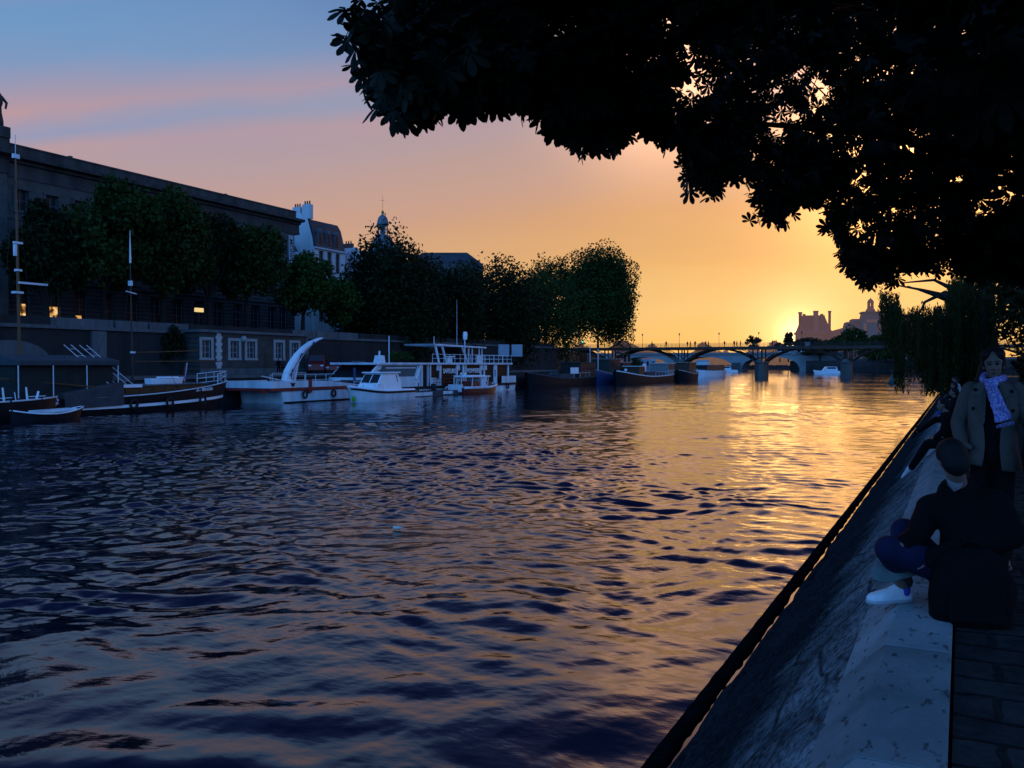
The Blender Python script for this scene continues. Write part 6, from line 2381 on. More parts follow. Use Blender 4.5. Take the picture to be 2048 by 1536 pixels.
# dark trees and shrubs filling the bank behind the standing woman
def bank_tree(label, x, y, cz, rx, rz, n, lm, seed):
    b = rq(x, y, QZ - .03)
    rng = np.random.default_rng(seed)
    r = thing('bank_tree', label, 'tree', tuple(b), 0, 'trees standing along the near quay')
    P = crown_points((b.x, b.y, b.z + cz), rx, rx, rz, n, 40, rng, .4, .38)
    V, F = leaf_cards(P, .34, rng)
    np_mesh('crown', V, F, lm, r)
    mb = MB()
    mb.tube([b + Vector((0, 0, -.1)), b + Vector((.1, 0, cz * .5)), b + Vector((0, .1, cz))], [.34, .26, .16], 9)
    mb.build('trunk', M_BARK, r)


bank_tree('dark bank tree directly behind the second chestnut', 5.0, 24, 5.6, 4.4, 4.2, 9000, M_LEAFD, 71)
bank_tree('dark bank tree between the second chestnut and the willow', 4.6, 36, 5.4, 4.0, 4.6, 9000, M_LEAFD, 72)
bank_tree('broad dark bank tree beside the willow trunk', 6.0, 50, 6.0, 4.8, 5.2, 9000, M_LEAFD, 73)
bank_tree('farthest dark bank tree behind the willow curtain', 5.2, 70, 6.0, 5.2, 5.6, 9000, M_LEAFD, 74)
for k, (x, y) in enumerate(((3.6, 21), (3.9, 29), (3.8, 40), (4.2, 56), (4.6, 75))):
    b = rq(x, y, QZ + 1.2)
    bush('bank_shrub', 'dark leafy shrub at the back of the quay walkway', (b.x, b.y, b.z), (1.7, 3.8, 1.6), 2200, M_LEAFD, 80 + k, .28, 'shrubs along the back of the quay walkway')
# ------------------------------------------------------------------ people
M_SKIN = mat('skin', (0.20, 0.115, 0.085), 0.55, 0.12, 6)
M_SKIND = mat('darker_skin', (0.17, 0.10, 0.075), 0.55, 0.12, 6)  # slightly darker skin tone
M_HAIR = mat('dark_hair', (0.004, 0.003, 0.003), 0.75, 0.3, 8)
M_BCL = mat('black_cloth', (0.0045, 0.0045, 0.005), 0.95, 0.3, 6, .4, 30, spec=.1)
M_NAVY = mat('navy_denim', (0.004, 0.006, 0.032), 0.9, 0.25, 8, .3, 40)
M_TRENCH = mat('taupe_trench_cloth', (0.085, 0.068, 0.056), 0.85, 0.18, 5, .3, 30)
M_SNK = mat('white_canvas_shoe', (0.66, 0.68, 0.70), 0.7, 0.10, 8)
M_EYE = mat('dark_eye', (0.008, 0.006, 0.006), 0.2, 0.1)


def caps(mb, p0, r0, p1, r1, n=14):
    p0, p1 = Vector(p0), Vector(p1)
    t_ = (p1 - p0)
    L = t_.length
    if L < 1e-6:
        t_ = Vector((0, 0, 1))
    t_ = t_.normalized()
    u = t_.orthogonal().normalized()
    w_ = t_.cross(u)
    prof = [(r0 * math.sin(a), -r0 * math.cos(a)) for a in np.linspace(.12, math.pi / 2, 5)] + [(r1 * math.cos(a), L + r1 * math.sin(a)) for a in np.linspace(0, math.pi / 2 - .12, 5)]
    rings = [[p0 + t_ * h + (u * math.cos(2 * math.pi * k / n) + w_ * math.sin(2 * math.pi * k / n)) * r for k in range(n)] for r, h in prof]
    mb.loft(rings)


def limb(mb, pts, rs):
    for (a, b, ra, rb_) in zip(pts[:-1], pts[1:], rs[:-1], rs[1:]):
        caps(mb, a, ra, b, rb_)


def ell(mb, c, r, rot=None, n=16):
    m_ = (rot or Matrix.Identity(3))
    c = Vector(c)
    rings = []
    for a in np.linspace(.1, math.pi - .1, 11):
        rings.append([c + m_ @ Vector((r[0] * math.sin(a) * math.cos(2 * math.pi * k / n), r[1] * math.sin(a) * math.sin(2 * math.pi * k / n), -r[2] * math.cos(a))) for k in range(n)])
    mb.loft(rings)


def blob(name, mb, m, parent, voxel=.012, smooth=5, world=False, label=None):
    """fuse overlapping volumes into one continuous surface"""
    me = bpy.data.meshes.new(name)
    o3 = ORG[parent.name] if world else Vector((0, 0, 0))
    me.from_pydata([tuple(Vector(p) - o3) for p in mb.v], [], mb.f)
    tmp = bpy.data.objects.new(name, me)
    COL.objects.link(tmp)
    md = tmp.modifiers.new('fuse', 'REMESH')
    md.mode = 'VOXEL'
    md.voxel_size = voxel
    sm = tmp.modifiers.new('soften', 'SMOOTH')
    sm.iterations = smooth
    sm.factor = .5
    dg = bpy.context.evaluated_depsgraph_get()
    me2 = bpy.data.meshes.new_from_object(tmp.evaluated_get(dg))
    bpy.data.objects.remove(tmp)
    bpy.data.meshes.remove(me)
    me2.name = name
    me2.materials.clear()
    me2.materials.append(m)
    o = link(name, me2, parent, True)
    if label:
        o['label'] = label
    return o


def hand(mb, wrist, d, up, s=1.0, curl=.5, side=1):
    """palm plus five separate bent fingers; d = pointing direction, up = back of the hand"""
    wrist, d, up = Vector(wrist), Vector(d).normalized(), Vector(up)
    up = (up - d * up.dot(d)).normalized()
    r = d.cross(up) * side
    pc = wrist + d * .045 * s
    for o in (-.027, -.009, .009, .027):
        caps(mb, wrist + r * o * .6, .016 * s, wrist + d * .085 * s + r * o * s, .011 * s)
    for o, l in ((-.031, .062), (-.0105, .078), (.0105, .084), (.031, .075)):
        a = wrist + d * .088 * s + r * o * s
        d1 = (d - up * .35 * curl).normalized()
        d2 = (d - up * 1.2 * curl).normalized()
        d3 = (d - up * 2.2 * curl).normalized()
        b = a + d1 * l * .5 * s
        c = b + d2 * l * .32 * s
        e = c + d3 * l * .25 * s
        caps(mb, a, .0088 * s, b, .0082 * s)
        caps(mb, b, .0082 * s, c, .0075 * s)
        caps(mb, c, .0075 * s, e, .0065 * s)
    a = wrist + d * .025 * s + r * .03 * s
    b = a + (d * .6 + r * .75 - up * .2).normalized() * .038 * s
    c = b + (d * .9 + r * .3 - up * .4 * curl).normalized() * .034 * s
    caps(mb, a, .0125 * s, b, .0105 * s)
    caps(mb, b, .0105 * s, c, .0085 * s)


def head(mb, c, f, up, s=1.0):
    """skull, jaw, nose, lips, brow, ears; f = where the face points"""
    c, f, up = Vector(c), Vector(f).normalized(), Vector(up).normalized()
    f = (f - up * f.dot(up)).normalized()
    r = f.cross(up)
    m_ = Matrix((r, f, up)).transposed()
    q = lambda x, y, z: c + (r * x + f * y + up * z) * s
    ell(mb, q(0, -.012, .03), (.074 * s, .093 * s, .085 * s), m_)
    ell(mb, q(0, .022, -.035), (.058 * s, .062 * s, .075 * s), m_)
    ell(mb, q(0, .058, -.083), (.026 * s, .022 * s, .022 * s), m_)
    caps(mb, q(0, .084, .008), .009 * s, q(0, .103, -.026), .0135 * s)
    ell(mb, q(.011, .094, -.03), (.009 * s, .009 * s, .008 * s), m_)
    ell(mb, q(-.011, .094, -.03), (.009 * s, .009 * s, .008 * s), m_)
    ell(mb, q(0, .081, -.058), (.023 * s, .010 * s, .0065 * s), m_)
    ell(mb, q(0, .079, -.067), (.019 * s, .010 * s, .007 * s), m_)
    for k in (-1, 1):
        ell(mb, q(k * .03, .074, .022), (.021 * s, .012 * s, .007 * s), m_)
        ell(mb, q(k * .034, .058, -.028), (.02 * s, .02 * s, .02 * s), m_)
        ell(mb, q(k * .074, -.008, -.012), (.011 * s, .02 * s, .032 * s), m_)
    return q, m_


def shoe(mb, heel, toe, up, s=1.0, h=.075):
    heel, toe, up = Vector(heel), Vector(toe), Vector(up).normalized()
    d = (toe - heel)
    L = d.length
    d.normalize()
    r = d.cross(up)
    rings = []
    for u, w_, z0, z1 in ((0, .018, .012, .05), (.03, .028, 0, .072), (.12, .036, 0, .088), (.25, .037, 0, .09), (.38, .036, 0, .082), (.55, .041, 0, .062), (.75, .046, 0, .05), (.9, .038, 0, .042), (.97, .024, .004, .032), (1.0, .008, .012, .022)):
        c = heel + d * u * L
        k = h / .075 * s
        rings.append([c + r * w_ * s * a + up * (z0 + (z1 - z0) * b) * k for a, b in ((-.9, 0), (-1, .25), (-.92, .6), (-.55, .93), (0, 1), (.55, .93), (.92, .6), (1, .25), (.9, 0), (0, 0))])
    mb.loft(rings)


# ---------------- standing woman in a trench coat
wp = at(1987, 728, 6.6)
ws = thing('person', 'standing woman in taupe trench coat, lilac scarf and dark trousers facing the camera', 'person', (wp.x, wp.y, QZ - .03 if False else QZ - .03), R(-4))
ws.scale = (.9, .95, 1.0)
fx = Vector((.02, -1, 0))
mb = MB()
q_, hm = head(mb, (0, -.01, 1.525), fx, (-.05, -.03, 1), .99)
limb(mb, [(0, .01, 1.46), (0, .015, 1.36)], [.05, .056])
limb(mb, [(0, .015, 1.34), (0, .015, 1.18), (0, .01, 1.0), (0, .015, .9)], [.1, .115, .105, .12])
caps(mb, (-.15, .015, 1.335), .05, (.15, .015, 1.335), .05)
RA = [(-.175, .015, 1.33), (-.25, .03, 1.07), (-.215, -.09, .885)]
LA_ = [(.175, .015, 1.33), (.255, .03, 1.09), (.30, -.15, 1.12)]
limb(mb, RA, [.05, .042, .03])
limb(mb, LA_, [.05, .042, .03])
hand(mb, RA[2], (.15, -.25, -1), (-1, -.3, 0), .95, .5, 1)
hand(mb, LA_[2], (.5, -.6, -.2), (.2, 0, 1), .95, 1.0, -1)
for s in (-1, 1):
    limb(mb, [(s * .085, .015, .88), (s * .09, -.005, .48), (s * .095, .02, .1)], [.085, .055, .038])
    limb(mb, [(s * .095, .02, .07), (s * .11, -.1, .05)], [.04, .035])
blob('body', mb, M_SKIND, ws, .0065, 3)
mb = MB()
for k in (-1, 1):
    ell(mb, q_(k * .030, .073, .006), (.0145, .008, .0075), hm, 12)
mb.build('eyes', M_EYE, ws, True, False)
mb = MB()
for k in (-1, 1):
    caps(mb, q_(k * .014, .087, .024), .0035, q_(k * .047, .072, .029), .003, 8)
mb.build('eyebrows', M_HAIR, ws, True, False)
mb = MB()
ell(mb, q_(0, .084, -.0615), (.021, .0085, .009), hm)
mb.build('lips', mat('muted_lips', (0.10, 0.04, 0.04), .5, .1), ws, True, False)
mb = MB()
ell(mb, q_(0, -.035, .045), (.086, .092, .092), hm)
ell(mb, q_(0, -.08, .0), (.075, .06, .09), hm)
for k in (-1, 1):
    ell(mb, q_(k * .048, .012, .075), (.046, .06, .045), hm)
    ell(mb, q_(k * .066, -.03, .02), (.03, .05, .07), hm)
limb(mb, [q_(.05, -.09, -.02), q_(.085, -.08, -.12), q_(.12, -.05, -.22)], [.06, .06, .035])
ell(mb, q_(0, -.11, -.04), (.07, .06, .1), hm)
blob('hair', mb, M_HAIR, ws, .009, 3)
mb = MB()
limb(mb, [(0, .005, 1.36), (0, .0, 1.2), (0, -.005, 1.02), (0, 0, .88)], [.09, .125, .115, .125])
caps(mb, (-.11, .0, 1.33), .055, (.11, .0, 1.33), .055)
blob('dark_top', mb, M_BCL, ws, .012, 4)
mb = MB()
for s in (-1, 1):
    limb(mb, [(s * .08, .01, .9), (s * .09, -.01, .5), (s * .095, .015, .09)], [.1, .075, .062])
caps(mb, (-.06, .01, .9), .1, (.06, .01, .9), .1)
blob('trousers', mb, M_BCL, ws, .012, 4)
mb = MB()
for s in (-1, 1):
    shoe(mb, (s * .09, .07, .005), (s * .12, -.17, .005), (0, 0, 1))
blob('shoes', mb, mat('black_leather', (0.01, 0.01, 0.01), .4), ws, .009, 2)
# coat: open-fronted shell, sleeves, lapels, buttons
mb = MB()
RINGS = [(1.405, .085, .075, 42), (1.375, .15, .10, 34), (1.33, .205, .125, 26), (1.24, .205, .14, 22), (1.12, .19, .145, 19), (1.0, .178, .143, 17), (.9, .188, .155, 15), (.78, .21, .172, 17), (.66 + .1, .212, .175, 18)]
RINGS = [(1.405, .085, .075, 42), (1.375, .15, .10, 34), (1.33, .205, .125, 26), (1.24, .205, .14, 24), (1.12, .19, .145, 22), (1.0, .178, .143, 19), (.92, .186, .155, 17), (.84, .2, .167, 18), (.76, .218, .178, 20)]
for side in (0, 1):
    rings = []
    for z, a, b, op in (RINGS if side == 0 else RINGS[::-1]):
        k = 1.0 if side == 0 else .955
        ring = []
        for th in np.linspace(R(op), R(360 - op), 34):
            fold = 1 + .022 * math.sin(th * 9 + z * 3) * max(0, (1.1 - z)) * 2.2
            ring.append((math.sin(th) * -a * k * fold, .012 - math.cos(th) * b * k * fold, z + (.0 if z < 1.38 else 0) + .02 * math.sin(th * 2) * (z < .8)))
        rings.append(ring)
    if side == 0:
        outer = rings
    else:
        inner = rings
mb.loft(outer + inner, closed=False, cap=False)
n_ = len(outer + inner)
coat = mb.build('trench_coat', M_TRENCH, ws, True, False)
mb = MB()
limb(mb, [(-.165, .015, 1.325), (-.2, .02, 1.25), (-.262, .035, 1.075), (-.235, -.04, .97), (-.222, -.085, .905)], [.075, .072, .06, .056, .053])
limb(mb, [(.165, .015, 1.325), (.2, .02, 1.25), (.265, .035, 1.095), (.285, -.06, 1.105), (.295, -.125, 1.115)], [.075, .072, .06, .056, .053])
blob('sleeves', mb, M_TRENCH, coat, .012, 3)
mb = MB()
for s in (-1, 1):
    pts = [(s * .045, -.095, 1.40), (s * .135, -.112, 1.375), (s * .15, -.135, 1.31), (s * .10, -.142, 1.29), (s * .115, -.15, 1.27), (s * .075, -.155, 1.08), (s * .055, -.15, 1.1)]
    mb.add([(x, y - .006, z) for x, y, z in pts] + [(x, y - .016, z) for x, y, z in pts],
           [tuple(range(7)), tuple(range(13, 6, -1))] + [(i, (i + 1) % 7, 7 + (i + 1) % 7, 7 + i) for i in range(7)])
mb.build('lapels', M_TRENCH, coat, False, False)
mb = MB()
for (x, z, y) in ((-.125, 1.34, -.14), (-.14, 1.2, -.15), (.135, 1.33, -.142), (.145, 1.19, -.15)):
    mb.tube([(x, y, z), (x, y - .012, z)], .014, 10)
mb.build('buttons', M_BCL, coat, False, False)
mb = MB()
mb.rbox((-.185, -.135, .93), (.1, .012, .03), -.5, 0, .5)
mb.build('pocket_flap', M_TRENCH, coat, False, False)
# scarf
m_sc, t, p = new_mat('lilac_patterned_scarf')
tc = t.n('ShaderNodeTexCoord')
vo = t.n('ShaderNodeTexVoronoi', Scale=75.0)
t.l(tc.outputs['Object'], vo.inputs['Vector'])
nz = t.n('ShaderNodeTexNoise', Scale=9.0)
t.l(tc.outputs['Object'], nz.inputs[0])
cc = t.ramp(vo.outputs['Distance'], [(0.35, (0.42, 0.40, 0.62)), (0.55, (0.17, 0.13, 0.42))])
t.l(t.mix(1.0, cc, t.ramp(nz.outputs[0], [(.3, .7), (.7, 1.2)]), 'MULTIPLY'), p.inputs['Base Color'])
p.inputs['Roughness'].default_value = .9
mb = MB()
pts = [(.078 * math.sin(a), -.01 - .075 * math.cos(a), 1.425 - .022 * math.cos(a) + .012 * math.sin(2 * a)) for a in np.linspace(0, 2 * math.pi, 21)]
limb(mb, pts, [.026 + .004 * math.sin(i * 2.1) for i in range(21)])
limb(mb, [(.05, -.075, 1.41), (.0, -.105, 1.37), (-.045, -.1, 1.40)], [.024, .026, .022])
blob('scarf_knot', mb, m_sc, ws, .008, 2) if False else None
rings = []
for x, y, z, w_, th in ((-.03, -.105, 1.40, .035, .02), (-.005, -.14, 1.345, .042, .022), (.02, -.165, 1.28, .048, .018), (.045, -.175, 1.215, .052, .014), (.07, -.18, 1.15, .06, .011), (.085, -.182, 1.115, .064, .009)):
    rings.append([(x + w_ * math.cos(a) * .98 + .008 * math.sin(a * 5), y + th * math.sin(a), z + w_ * .3 * math.cos(a)) for a in np.linspace(0, 2 * math.pi, 20, endpoint=False)])
mb.loft(rings)
blob('scarf', mb, m_sc, ws, .008, 2)
mb = MB()
for k in range(14):
    x = .03 + k * .009
    mb.tube([(x, -.182, 1.10 + (x - .085) * .3), (x + .003, -.184, 1.075 + (x - .085) * .3)], .0025, 4)
mb.build('scarf_fringe', m_sc, ws, False, False)

hb = thing('shoulder_bag', 'large black shoulder bag hanging at the standing woman elbow at the right picture edge', 'bag', (wp.x, wp.y, QZ - .03), R(-4))
hb.scale = (.9, .95, 1.0)
mb = MB()
rings = []
for z, a, b in ((.72, .12, .05), (.74, .16, .085), (.85, .175, .1), (1.0, .165, .085), (1.08, .15, .05), (1.09, .14, .03)):
    rings.append([(.385 + a * math.copysign(abs(math.cos(t2)) ** .7, math.cos(t2)), -.12 + b * math.copysign(abs(math.sin(t2)) ** .7, math.sin(t2)), z) for t2 in np.linspace(0, 2 * math.pi, 24, endpoint=False)])
mb.loft(rings)
mb.build('bag_body', M_BCL, hb, True, False)
mb = MB()
mb.tube([(.27, -.13, 1.08), (.285, -.09, 1.15), (.30, -.04, 1.19), (.33, .0, 1.17), (.42, -.06, 1.12), (.5, -.12, 1.08)], .012, 6)
mb.build('strap', M_BCL, hb, True, False)

# ---------------- man sitting hunched on the coping
A3 = at
mp_ = A3(1935, 1180, 5.45)
mn = thing('person', 'dark hunched man sitting on the coping, navy knees, white sneaker with purple sock', 'person', (mp_.x, mp_.y, QZ))
HC = A3(1903, 918, 5.35)
SHL, SHR = A3(1862, 1018, 5.62), A3(1990, 1012, 5.3)
NK = A3(1918, 985, 5.46)
PV = A3(1940, 1165, 5.48)
HPL, HPR = A3(1905, 1165, 5.62), A3(1960, 1165, 5.4)
KN1, AN1 = A3(1778, 1098, 5.34), A3(1806, 1172, 5.56)
KN2, AN2 = A3(1808, 1062, 5.72), A3(1800, 1136, 5.5)
ELL_, WRL = A3(1832, 1075, 5.45), A3(1800, 1092, 5.3)
ELR, WRR = A3(2022, 1070, 5.22), A3(1862, 1118, 5.3)
mb = MB()
fdir = Vector((-.28, 1, -.55))
qh, hm2 = head(mb, HC, fdir, (-.25, .2, 1), .95)
limb(mb, [HC + Vector((0.02, 0, -.08)), NK], [.055, .06])
limb(mb, [NK, (NK + PV) / 2 + Vector((.05, -.03, .02)), PV], [.1, .15, .14])
caps(mb, SHL, .06, SHR, .06)
limb(mb, [SHL, ELL_, WRL], [.055, .045, .032])
limb(mb, [SHR, ELR, WRR], [.055, .045, .032])
hand(mb, WRL, KN1 - WRL + Vector((-.05, 0, 0)), (0, -.3, 1), 1.0, .6, 1)
hand(mb, WRR, (-1, .1, -.3), (0, -.3, 1), 1.0, .5, -1)
limb(mb, [HPL, KN2, AN2], [.085, .06, .042])
limb(mb, [HPR, KN1, AN1], [.085, .06, .042])
blob('body', mb, M_SKIN, mn, .009, 3, True)
mb = MB()
ell(mb, qh(0, -.02, .038), (.086, .1, .09), hm2)
ell(mb, qh(0, -.06, -.02), (.084, .07, .095), hm2)
blob('hair', mb, M_HAIR, mn, .01, 3, True)
mb = MB()
limb(mb, [NK + Vector((0, 0, -.02)), (NK + PV) / 2 + Vector((.06, -.03, .02)), PV + Vector((0, 0, -.0))], [.13, .2, .19])
limb(mb, [SHL, (SHL + SHR) / 2 + Vector((0, 0, .02)), SHR], [.095, .11, .1])
limb(mb, [SHL, ELL_, ELL_.lerp(WRL, .85)], [.09, .072, .055])
limb(mb, [SHR, ELR, WRR], [.1, .085, .065])
limb(mb, [HPR, HPR.lerp(KN1, .5)], [.13, .1])
limb(mb, [PV, PV + Vector((.06, -.05, -.03))], [.19, .2])
blob('jacket', mb, M_BCL, mn, .014, 3, True)
mb = MB()
ck = NK + Vector((-.04, -.06, .03))
for k in (0,):
    pts = [A3(1890, 955, 5.36), A3(1912, 950, 5.33), A3(1928, 962, 5.33), A3(1920, 978, 5.31), A3(1908, 984, 5.30), A3(1898, 972, 5.32)]
    ct = sum(pts, Vector()) / 6
    back = [p_.lerp(ct, .2) + Vector((.02, .1, -.01)) for p_ in pts]
    mb.add(pts + back, [(5, 4, 3, 2, 1, 0), (6, 7, 8, 9, 10, 11)] + [(i, (i + 1) % 6, 6 + (i + 1) % 6, 6 + i) for i in range(6)])
mb.build('shirt_collar', mat('grey_shirt_cloth', (0.22, 0.2, 0.21), .9, .2), mn, True)
mb = MB()
limb(mb, [HPL, KN2, KN2.lerp(AN2, .8)], [.11, .085, .065])
limb(mb, [HPR, KN1, KN1.lerp(AN1, .35)], [.11, .085, .068])
blob('jeans', mb, M_NAVY, mn, .011, 3, True)
mb = MB()
limb(mb, [KN1.lerp(AN1, .3), AN1 + Vector((.01, 0, .03))], [.064, .05])
blob('turned_up_cuff', mb, mat('faded_denim_cuff', (0.05, 0.045, 0.045), .9, .2), mn, .01, 2, True)
mb = MB()
limb(mb, [AN1 + Vector((.0, 0, .045)), A3(1808, 1184, 5.545)], [.040, .039])
blob('purple_sock', mb, mat('purple_sock', (0.08, 0.05, 0.36), .9, .15), mn, .008, 2, True)
mb = MB()
h1_, t1_ = A3(1822, 1203, 5.56), A3(1734, 1198, 5.52)
h1_.z = t1_.z = QZ + .012
shoe(mb, h1_, t1_, (0, 0, 1), 1.08, .088)
s1 = blob('sneaker', mb, M_SNK, mn, .007, 2, True, 'white sneaker planted flat on the coping')
mb = MB()
d_ = (t1_ - h1_).normalized()
r_ = d_.cross(Vector((0, 0, 1)))
L_ = (t1_ - h1_).length
rings = []
for u, w_ in ((-.01, .02), (.03, .034), (.25, .041), (.4, .039), (.75, .052), (.92, .041), (1.01, .012)):
    c = h1_ + d_ * u * L_
    rings.append([c + r_ * w_ * a + Vector((0, 0, zz_)) for a, zz_ in ((-1, -.01), (1, -.01), (1, .014), (-1, .014))])
mb.loft(rings)
mb.build('rubber_sole', mat('grey_white_rubber', (0.36, 0.39, 0.42), .6, .1), s1, True)
mb = MB()
for k in range(4):
    c = h1_ + d_ * L_ * (.40 + .07 * k) + Vector((0, 0, .088 - .009 * k))
    mb.tube([c - r_ * .022 - d_ * .006, c + Vector((0, 0, .008)), c + r_ * .022 + d_ * .006], .004, 5)
mb.tube([h1_ + d_ * L_ * .36 + Vector((0, 0, .1)), h1_ + d_ * L_ * .38 + r_ * .03 + Vector((0, 0, .105)), h1_ + d_ * L_ * .42 + r_ * .045 + Vector((0, 0, .085))], .004, 5)
mb.build('laces', mat('grey_laces', (0.3, 0.32, 0.36), .9), s1, True)
# raised second shoe, its grey-green sole towards us
mb = MB()
h2_, t2_ = A3(1838, 1136, 5.45), A3(1744, 1150, 5.38)
nrm = (CM @ Vector((.0, -.35, -1))).normalized()
shoe(mb, h2_, t2_, nrm, 1.15, .075)
s2 = blob('sneaker', mb, M_SNK, mn, .008, 2, True, 'second sneaker seen from below with grey green sole')
mb = MB()
d_ = (t2_ - h2_).normalized()
r_ = d_.cross(nrm).normalized()
L_ = (t2_ - h2_).length
rings = []
for u, w_ in ((.0, .025), (.08, .04), (.3, .05), (.5, .055), (.72, .062), (.88, .054), (.97, .035), (1.03, .012)):
    c = h2_ + d_ * u * L_
    rings.append([c + r_ * w_ * a - nrm * zz_ for a, zz_ in ((-1, .0), (1, .0), (.96, .016), (-.96, .016))])
mb.loft(rings)
mb.build('sole', mat('grey_green_sole', (0.10, 0.135, 0.13), .75, .25, 8), s2, True, bevel=.004)

rk = A3(1945, 1240, 5.14)
bg_ = thing('rucksack', 'bulky black rucksack standing on the coping edge beside the hunched man', 'bag', (rk.x, rk.y, QZ - .03), R(12))
mb = MB()
rings = []
for z, a, b in ((.0, .19, .10), (.02, .215, .125), (.15, .22, .14), (.3, .205, .13), (.4, .17, .1), (.45, .1, .05)):
    rings.append([(a * math.copysign(abs(math.cos(t2)) ** .55, math.cos(t2)), b * math.copysign(abs(math.sin(t2)) ** .55, math.sin(t2)) + .06, z) for t2 in np.linspace(0, 2 * math.pi, 28, endpoint=False)])
mb.loft(rings)
mb.build('bag_body', M_BCL, bg_, True, False)
mb = MB()
mb.rbox((0, -.085, .14), (.3, .05, .2))
mb.build('front_pocket', M_BCL, bg_, False, False, bevel=.02)
mb = MB()
mb.tube([(-.06, .06, .44), (-.03, .05, .49), (.03, .05, .49), (.06, .06, .44)], .012, 6)
mb.build('carry_loop', M_BCL, bg_, True, False)


# ---------------- people sitting along the coping farther off
def sitter(label, y, x=-.12, lean=.1, knee=(-.43, .02), ank=(-.70, -.40), shoe_m=None, top=None, leg=None, hair=M_HAIR, rz=0.0, armk=.5, skin=M_SKIND, longhair=False):
    b = rq(x, y, QZ)
    r = thing('person', label, 'person', tuple(b), RBK + rz, 'people sitting along the near quay coping')
    mb = MB()
    hc_ = (-.02 - lean * 1.0, 0, .77)
    q, hm_ = head(mb, hc_, (-1, 0, -.15), (-.1, 0, 1))
    limb(mb, [(hc_[0] + .02, 0, .70), (-lean * .75, 0, .6)], [.05, .055])
    limb(mb, [(-lean * .7, 0, .55), (-lean * .3, 0, .3), (0, 0, .11)], [.1, .12, .12])
    caps(mb, (-lean * .7, -.16, .55), .05, (-lean * .7, .16, .55), .05)
    arms = []
    for s in (-1, 1):
        sh, el, wr = (-lean * .7, s * .18, .54), (-lean * .5 - .1, s * .25, .28), (-.3 * armk - .15, s * .12, .17)
        arms.append((sh, el, wr))
        limb(mb, [sh, el, wr], [.048, .04, .03])
        hand(mb, wr, (-1, -s * .3, -.1), (0, 0, 1), .95, .4, s)
        limb(mb, [(0, s * .09, .1), (knee[0], s * .11, knee[1] + .03), (ank[0], s * .1, ank[1])], [.08, .06, .042])
    blob('body', mb, skin, r, .013, 3)
    mb = MB()
    ell(mb, q(0, -.025, .04), (.084, .095, .088), hm_)
    ell(mb, q(0, -.07, -.01), (.078, .06, .09), hm_)
    if longhair:
        limb(mb, [q(0, -.08, -.04), q(0, -.1, -.2)], [.07, .055])
    blob('hair', mb, hair, r, .013, 3)
    mb = MB()
    limb(mb, [(-lean * .7, 0, .54), (-lean * .3, 0, .3), (.01, 0, .08)], [.12, .15, .16])
    caps(mb, (-lean * .7, -.16, .54), .075, (-lean * .7, .16, .54), .075)
    for sh, el, wr in arms:
        limb(mb, [sh, el, tuple(Vector(el).lerp(Vector(wr), .9))], [.07, .058, .048])
    blob('jacket', mb, top or M_BCL, r, .015, 3)
    mb = MB()
    for s in (-1, 1):
        limb(mb, [(0, s * .09, .1), (knee[0], s * .11, knee[1] + .03), (ank[0] * .97, s * .1, ank[1] + .03)], [.105, .08, .06])
    blob('trousers', mb, leg or M_BCL, r, .014, 3)
    mb = MB()
    for s in (-1, 1):
        d = Vector((-.7, s * .15, -.72)).normalized()
        a = Vector((ank[0], s * .1, ank[1] - .05)) - d * .07
        shoe(mb, a, a + d * .27, Vector((-.72, 0, .7)))
    blob('shoes', mb, shoe_m or M_BCL, r, .011, 2)
    return r


M_PSK = mat('pale_blue_shoe', (0.5, 0.54, 0.58), .7, .1)
M_GJK = mat('charcoal_jacket', (0.02, 0.02, 0.024), .9, .2)
M_BLJ = mat('blue_jeans', (0.03, 0.05, 0.2), .85, .2)
M_LSH = mat('pale_shirt', (0.42, 0.4, 0.4), .85, .1)
sitter('nearest of the row of sitters, all black with pale sneakers, beyond the hunched man', 17.6, shoe_m=M_PSK, lean=.16)
sitter('sitter in black with legs stretched far down the stone slope', 25.5, knee=(-.48, .02), ank=(-.9, -.28), lean=.05, longhair=True)
sitter('sitter in blue jeans with pale trainers dangling over the slope', 33.5, shoe_m=M_PSK, leg=M_BLJ, top=M_GJK, lean=.1)
sitter('sitter in pale shirt farther along the coping', 43, top=M_LSH, lean=.08)
sitter('farthest sitter in charcoal near the willow', 47.5, top=M_GJK, lean=.2, longhair=True)


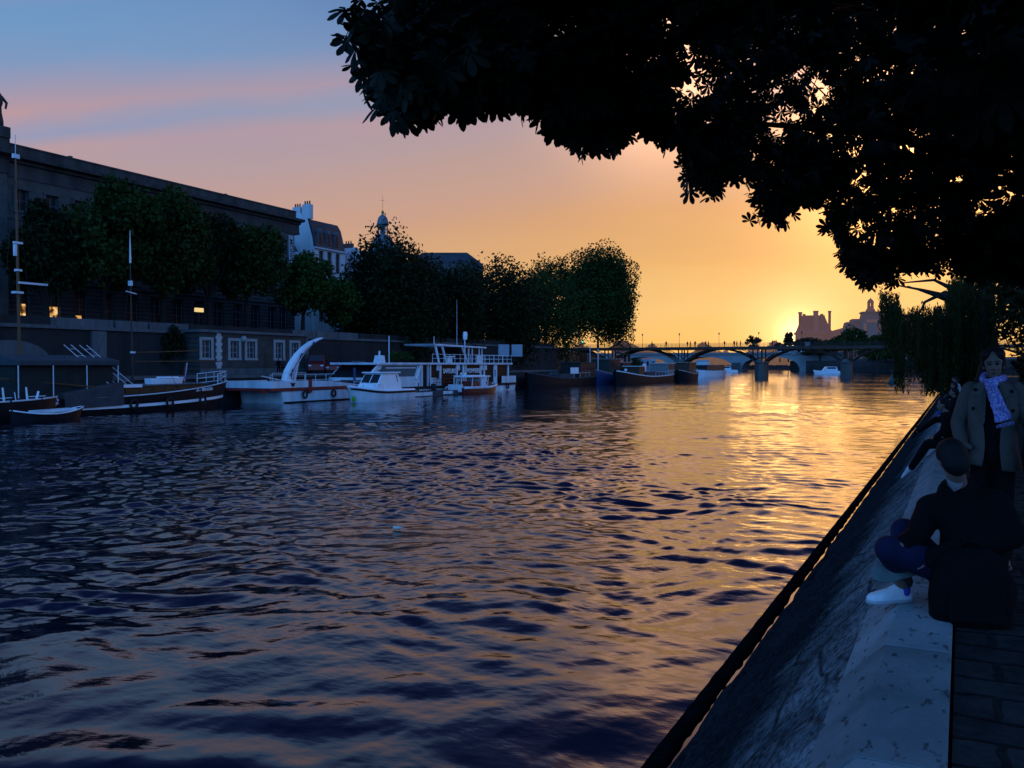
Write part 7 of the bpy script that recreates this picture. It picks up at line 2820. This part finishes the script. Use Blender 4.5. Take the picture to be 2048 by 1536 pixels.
def stroller(name, label, pos, rz, top, leg, group=None, s=1.0, stride=.14):
    r = thing('person', label, 'person', tuple(pos), rz, group)
    mb = MB()
    head(mb, (0, -.01, 1.6), (0, -1, 0), (0, 0, 1))
    limb(mb, [(0, 0, 1.52), (0, 0, 1.44)], [.05, .055])
    limb(mb, [(0, 0, 1.4), (0, 0, 1.15), (0, 0, .95)], [.11, .12, .125])
    caps(mb, (-.16, 0, 1.4), .05, (.16, 0, 1.4), .05)
    for k in (-1, 1):
        limb(mb, [(k * .18, 0, 1.39), (k * .23, .03 * k, 1.12), (k * .2, -.1 * k - .05, .9)], [.048, .04, .03])
        hand(mb, (k * .2, -.1 * k - .05, .9), (0, -.2, -1), (k, 0, 0), .95, .4, k)
        limb(mb, [(k * .09, 0, .92), (k * .09, -stride * k * .5 - .02, .5), (k * .09, -stride * k, .09)], [.085, .06, .042])
        limb(mb, [(k * .09, -stride * k, .06), (k * .1, -stride * k - .13, .04)], [.04, .035])
    blob('body', mb, M_SKIND, r, .016, 2)
    mb = MB()
    ell(mb, (0, .015, 1.645), (.084, .097, .086))
    blob('hair', mb, M_HAIR, r, .016, 2)
    mb = MB()
    limb(mb, [(0, 0, 1.4), (0, 0, 1.15), (0, 0, .9)], [.13, .145, .15])
    caps(mb, (-.16, 0, 1.39), .07, (.16, 0, 1.39), .07)
    for k in (-1, 1):
        limb(mb, [(k * .18, 0, 1.39), (k * .23, .03 * k, 1.12), (k * .205, -.09 * k - .04, .94)], [.068, .056, .045])
    blob('jacket', mb, top, r, .018, 2)
    mb = MB()
    for k in (-1, 1):
        limb(mb, [(k * .085, 0, .92), (k * .09, -stride * k * .5 - .02, .5), (k * .09, -stride * k, .1)], [.105, .08, .062])
    blob('trousers', mb, leg, r, .018, 2)
    return r


# silhouettes on the footbridge
BR = [(1304, 1), (1331, 2), (1372, 3), (1381, 1), (1389, 2), (1409, 0), (1417, 1), (1448, 3), (1466, 2), (1474, 1), (1480, 0), (1512, 2), (1545, 1), (1603, 3), (1621, 2), (1668, 1), (1716, 0)]
first = None
for i, (px, k) in enumerate(BR):
    c = at_y(px, 690, BY + 1.2)
    if first is None:
        first = stroller('person', 'small dark figure of a passer-by on the footbridge deck', (c.x, BY + 1.2, 8.5), R(90), M_BCL, M_BCL, 'people on the footbridge')
    else:
        o = copy_tree(first)
        o.location = (c.x, BY + 1.0 + .9 * (i % 3), 8.5)
        o.rotation_euler = (0, 0, R([90, -90, 20, 160][k]))
        o.scale = (1, 1, [1, .95, 1.04, .98][k])
# a couple waiting by the lodge, and a man at the fire boat stern
c = at_x(557, 740, -64.5)
stroller('person', 'dark figure standing left of a pair by the lodge door on the far quay', (-64.5, c.y, LQ), R(70), M_BCL, M_BCL)
c = at_x(566, 740, -64.2)
stroller('person', 'dark figure standing right of a pair by the lodge door on the far quay', (-64.2, c.y, LQ), R(-110), M_GJK, M_BCL)
c = at_x(1013, 750, -57)
stroller('person', 'person in white top standing at the stern of the fire brigade barge', (-57, 115.2, 1.02), R(60), M_WHITE, M_BCL)
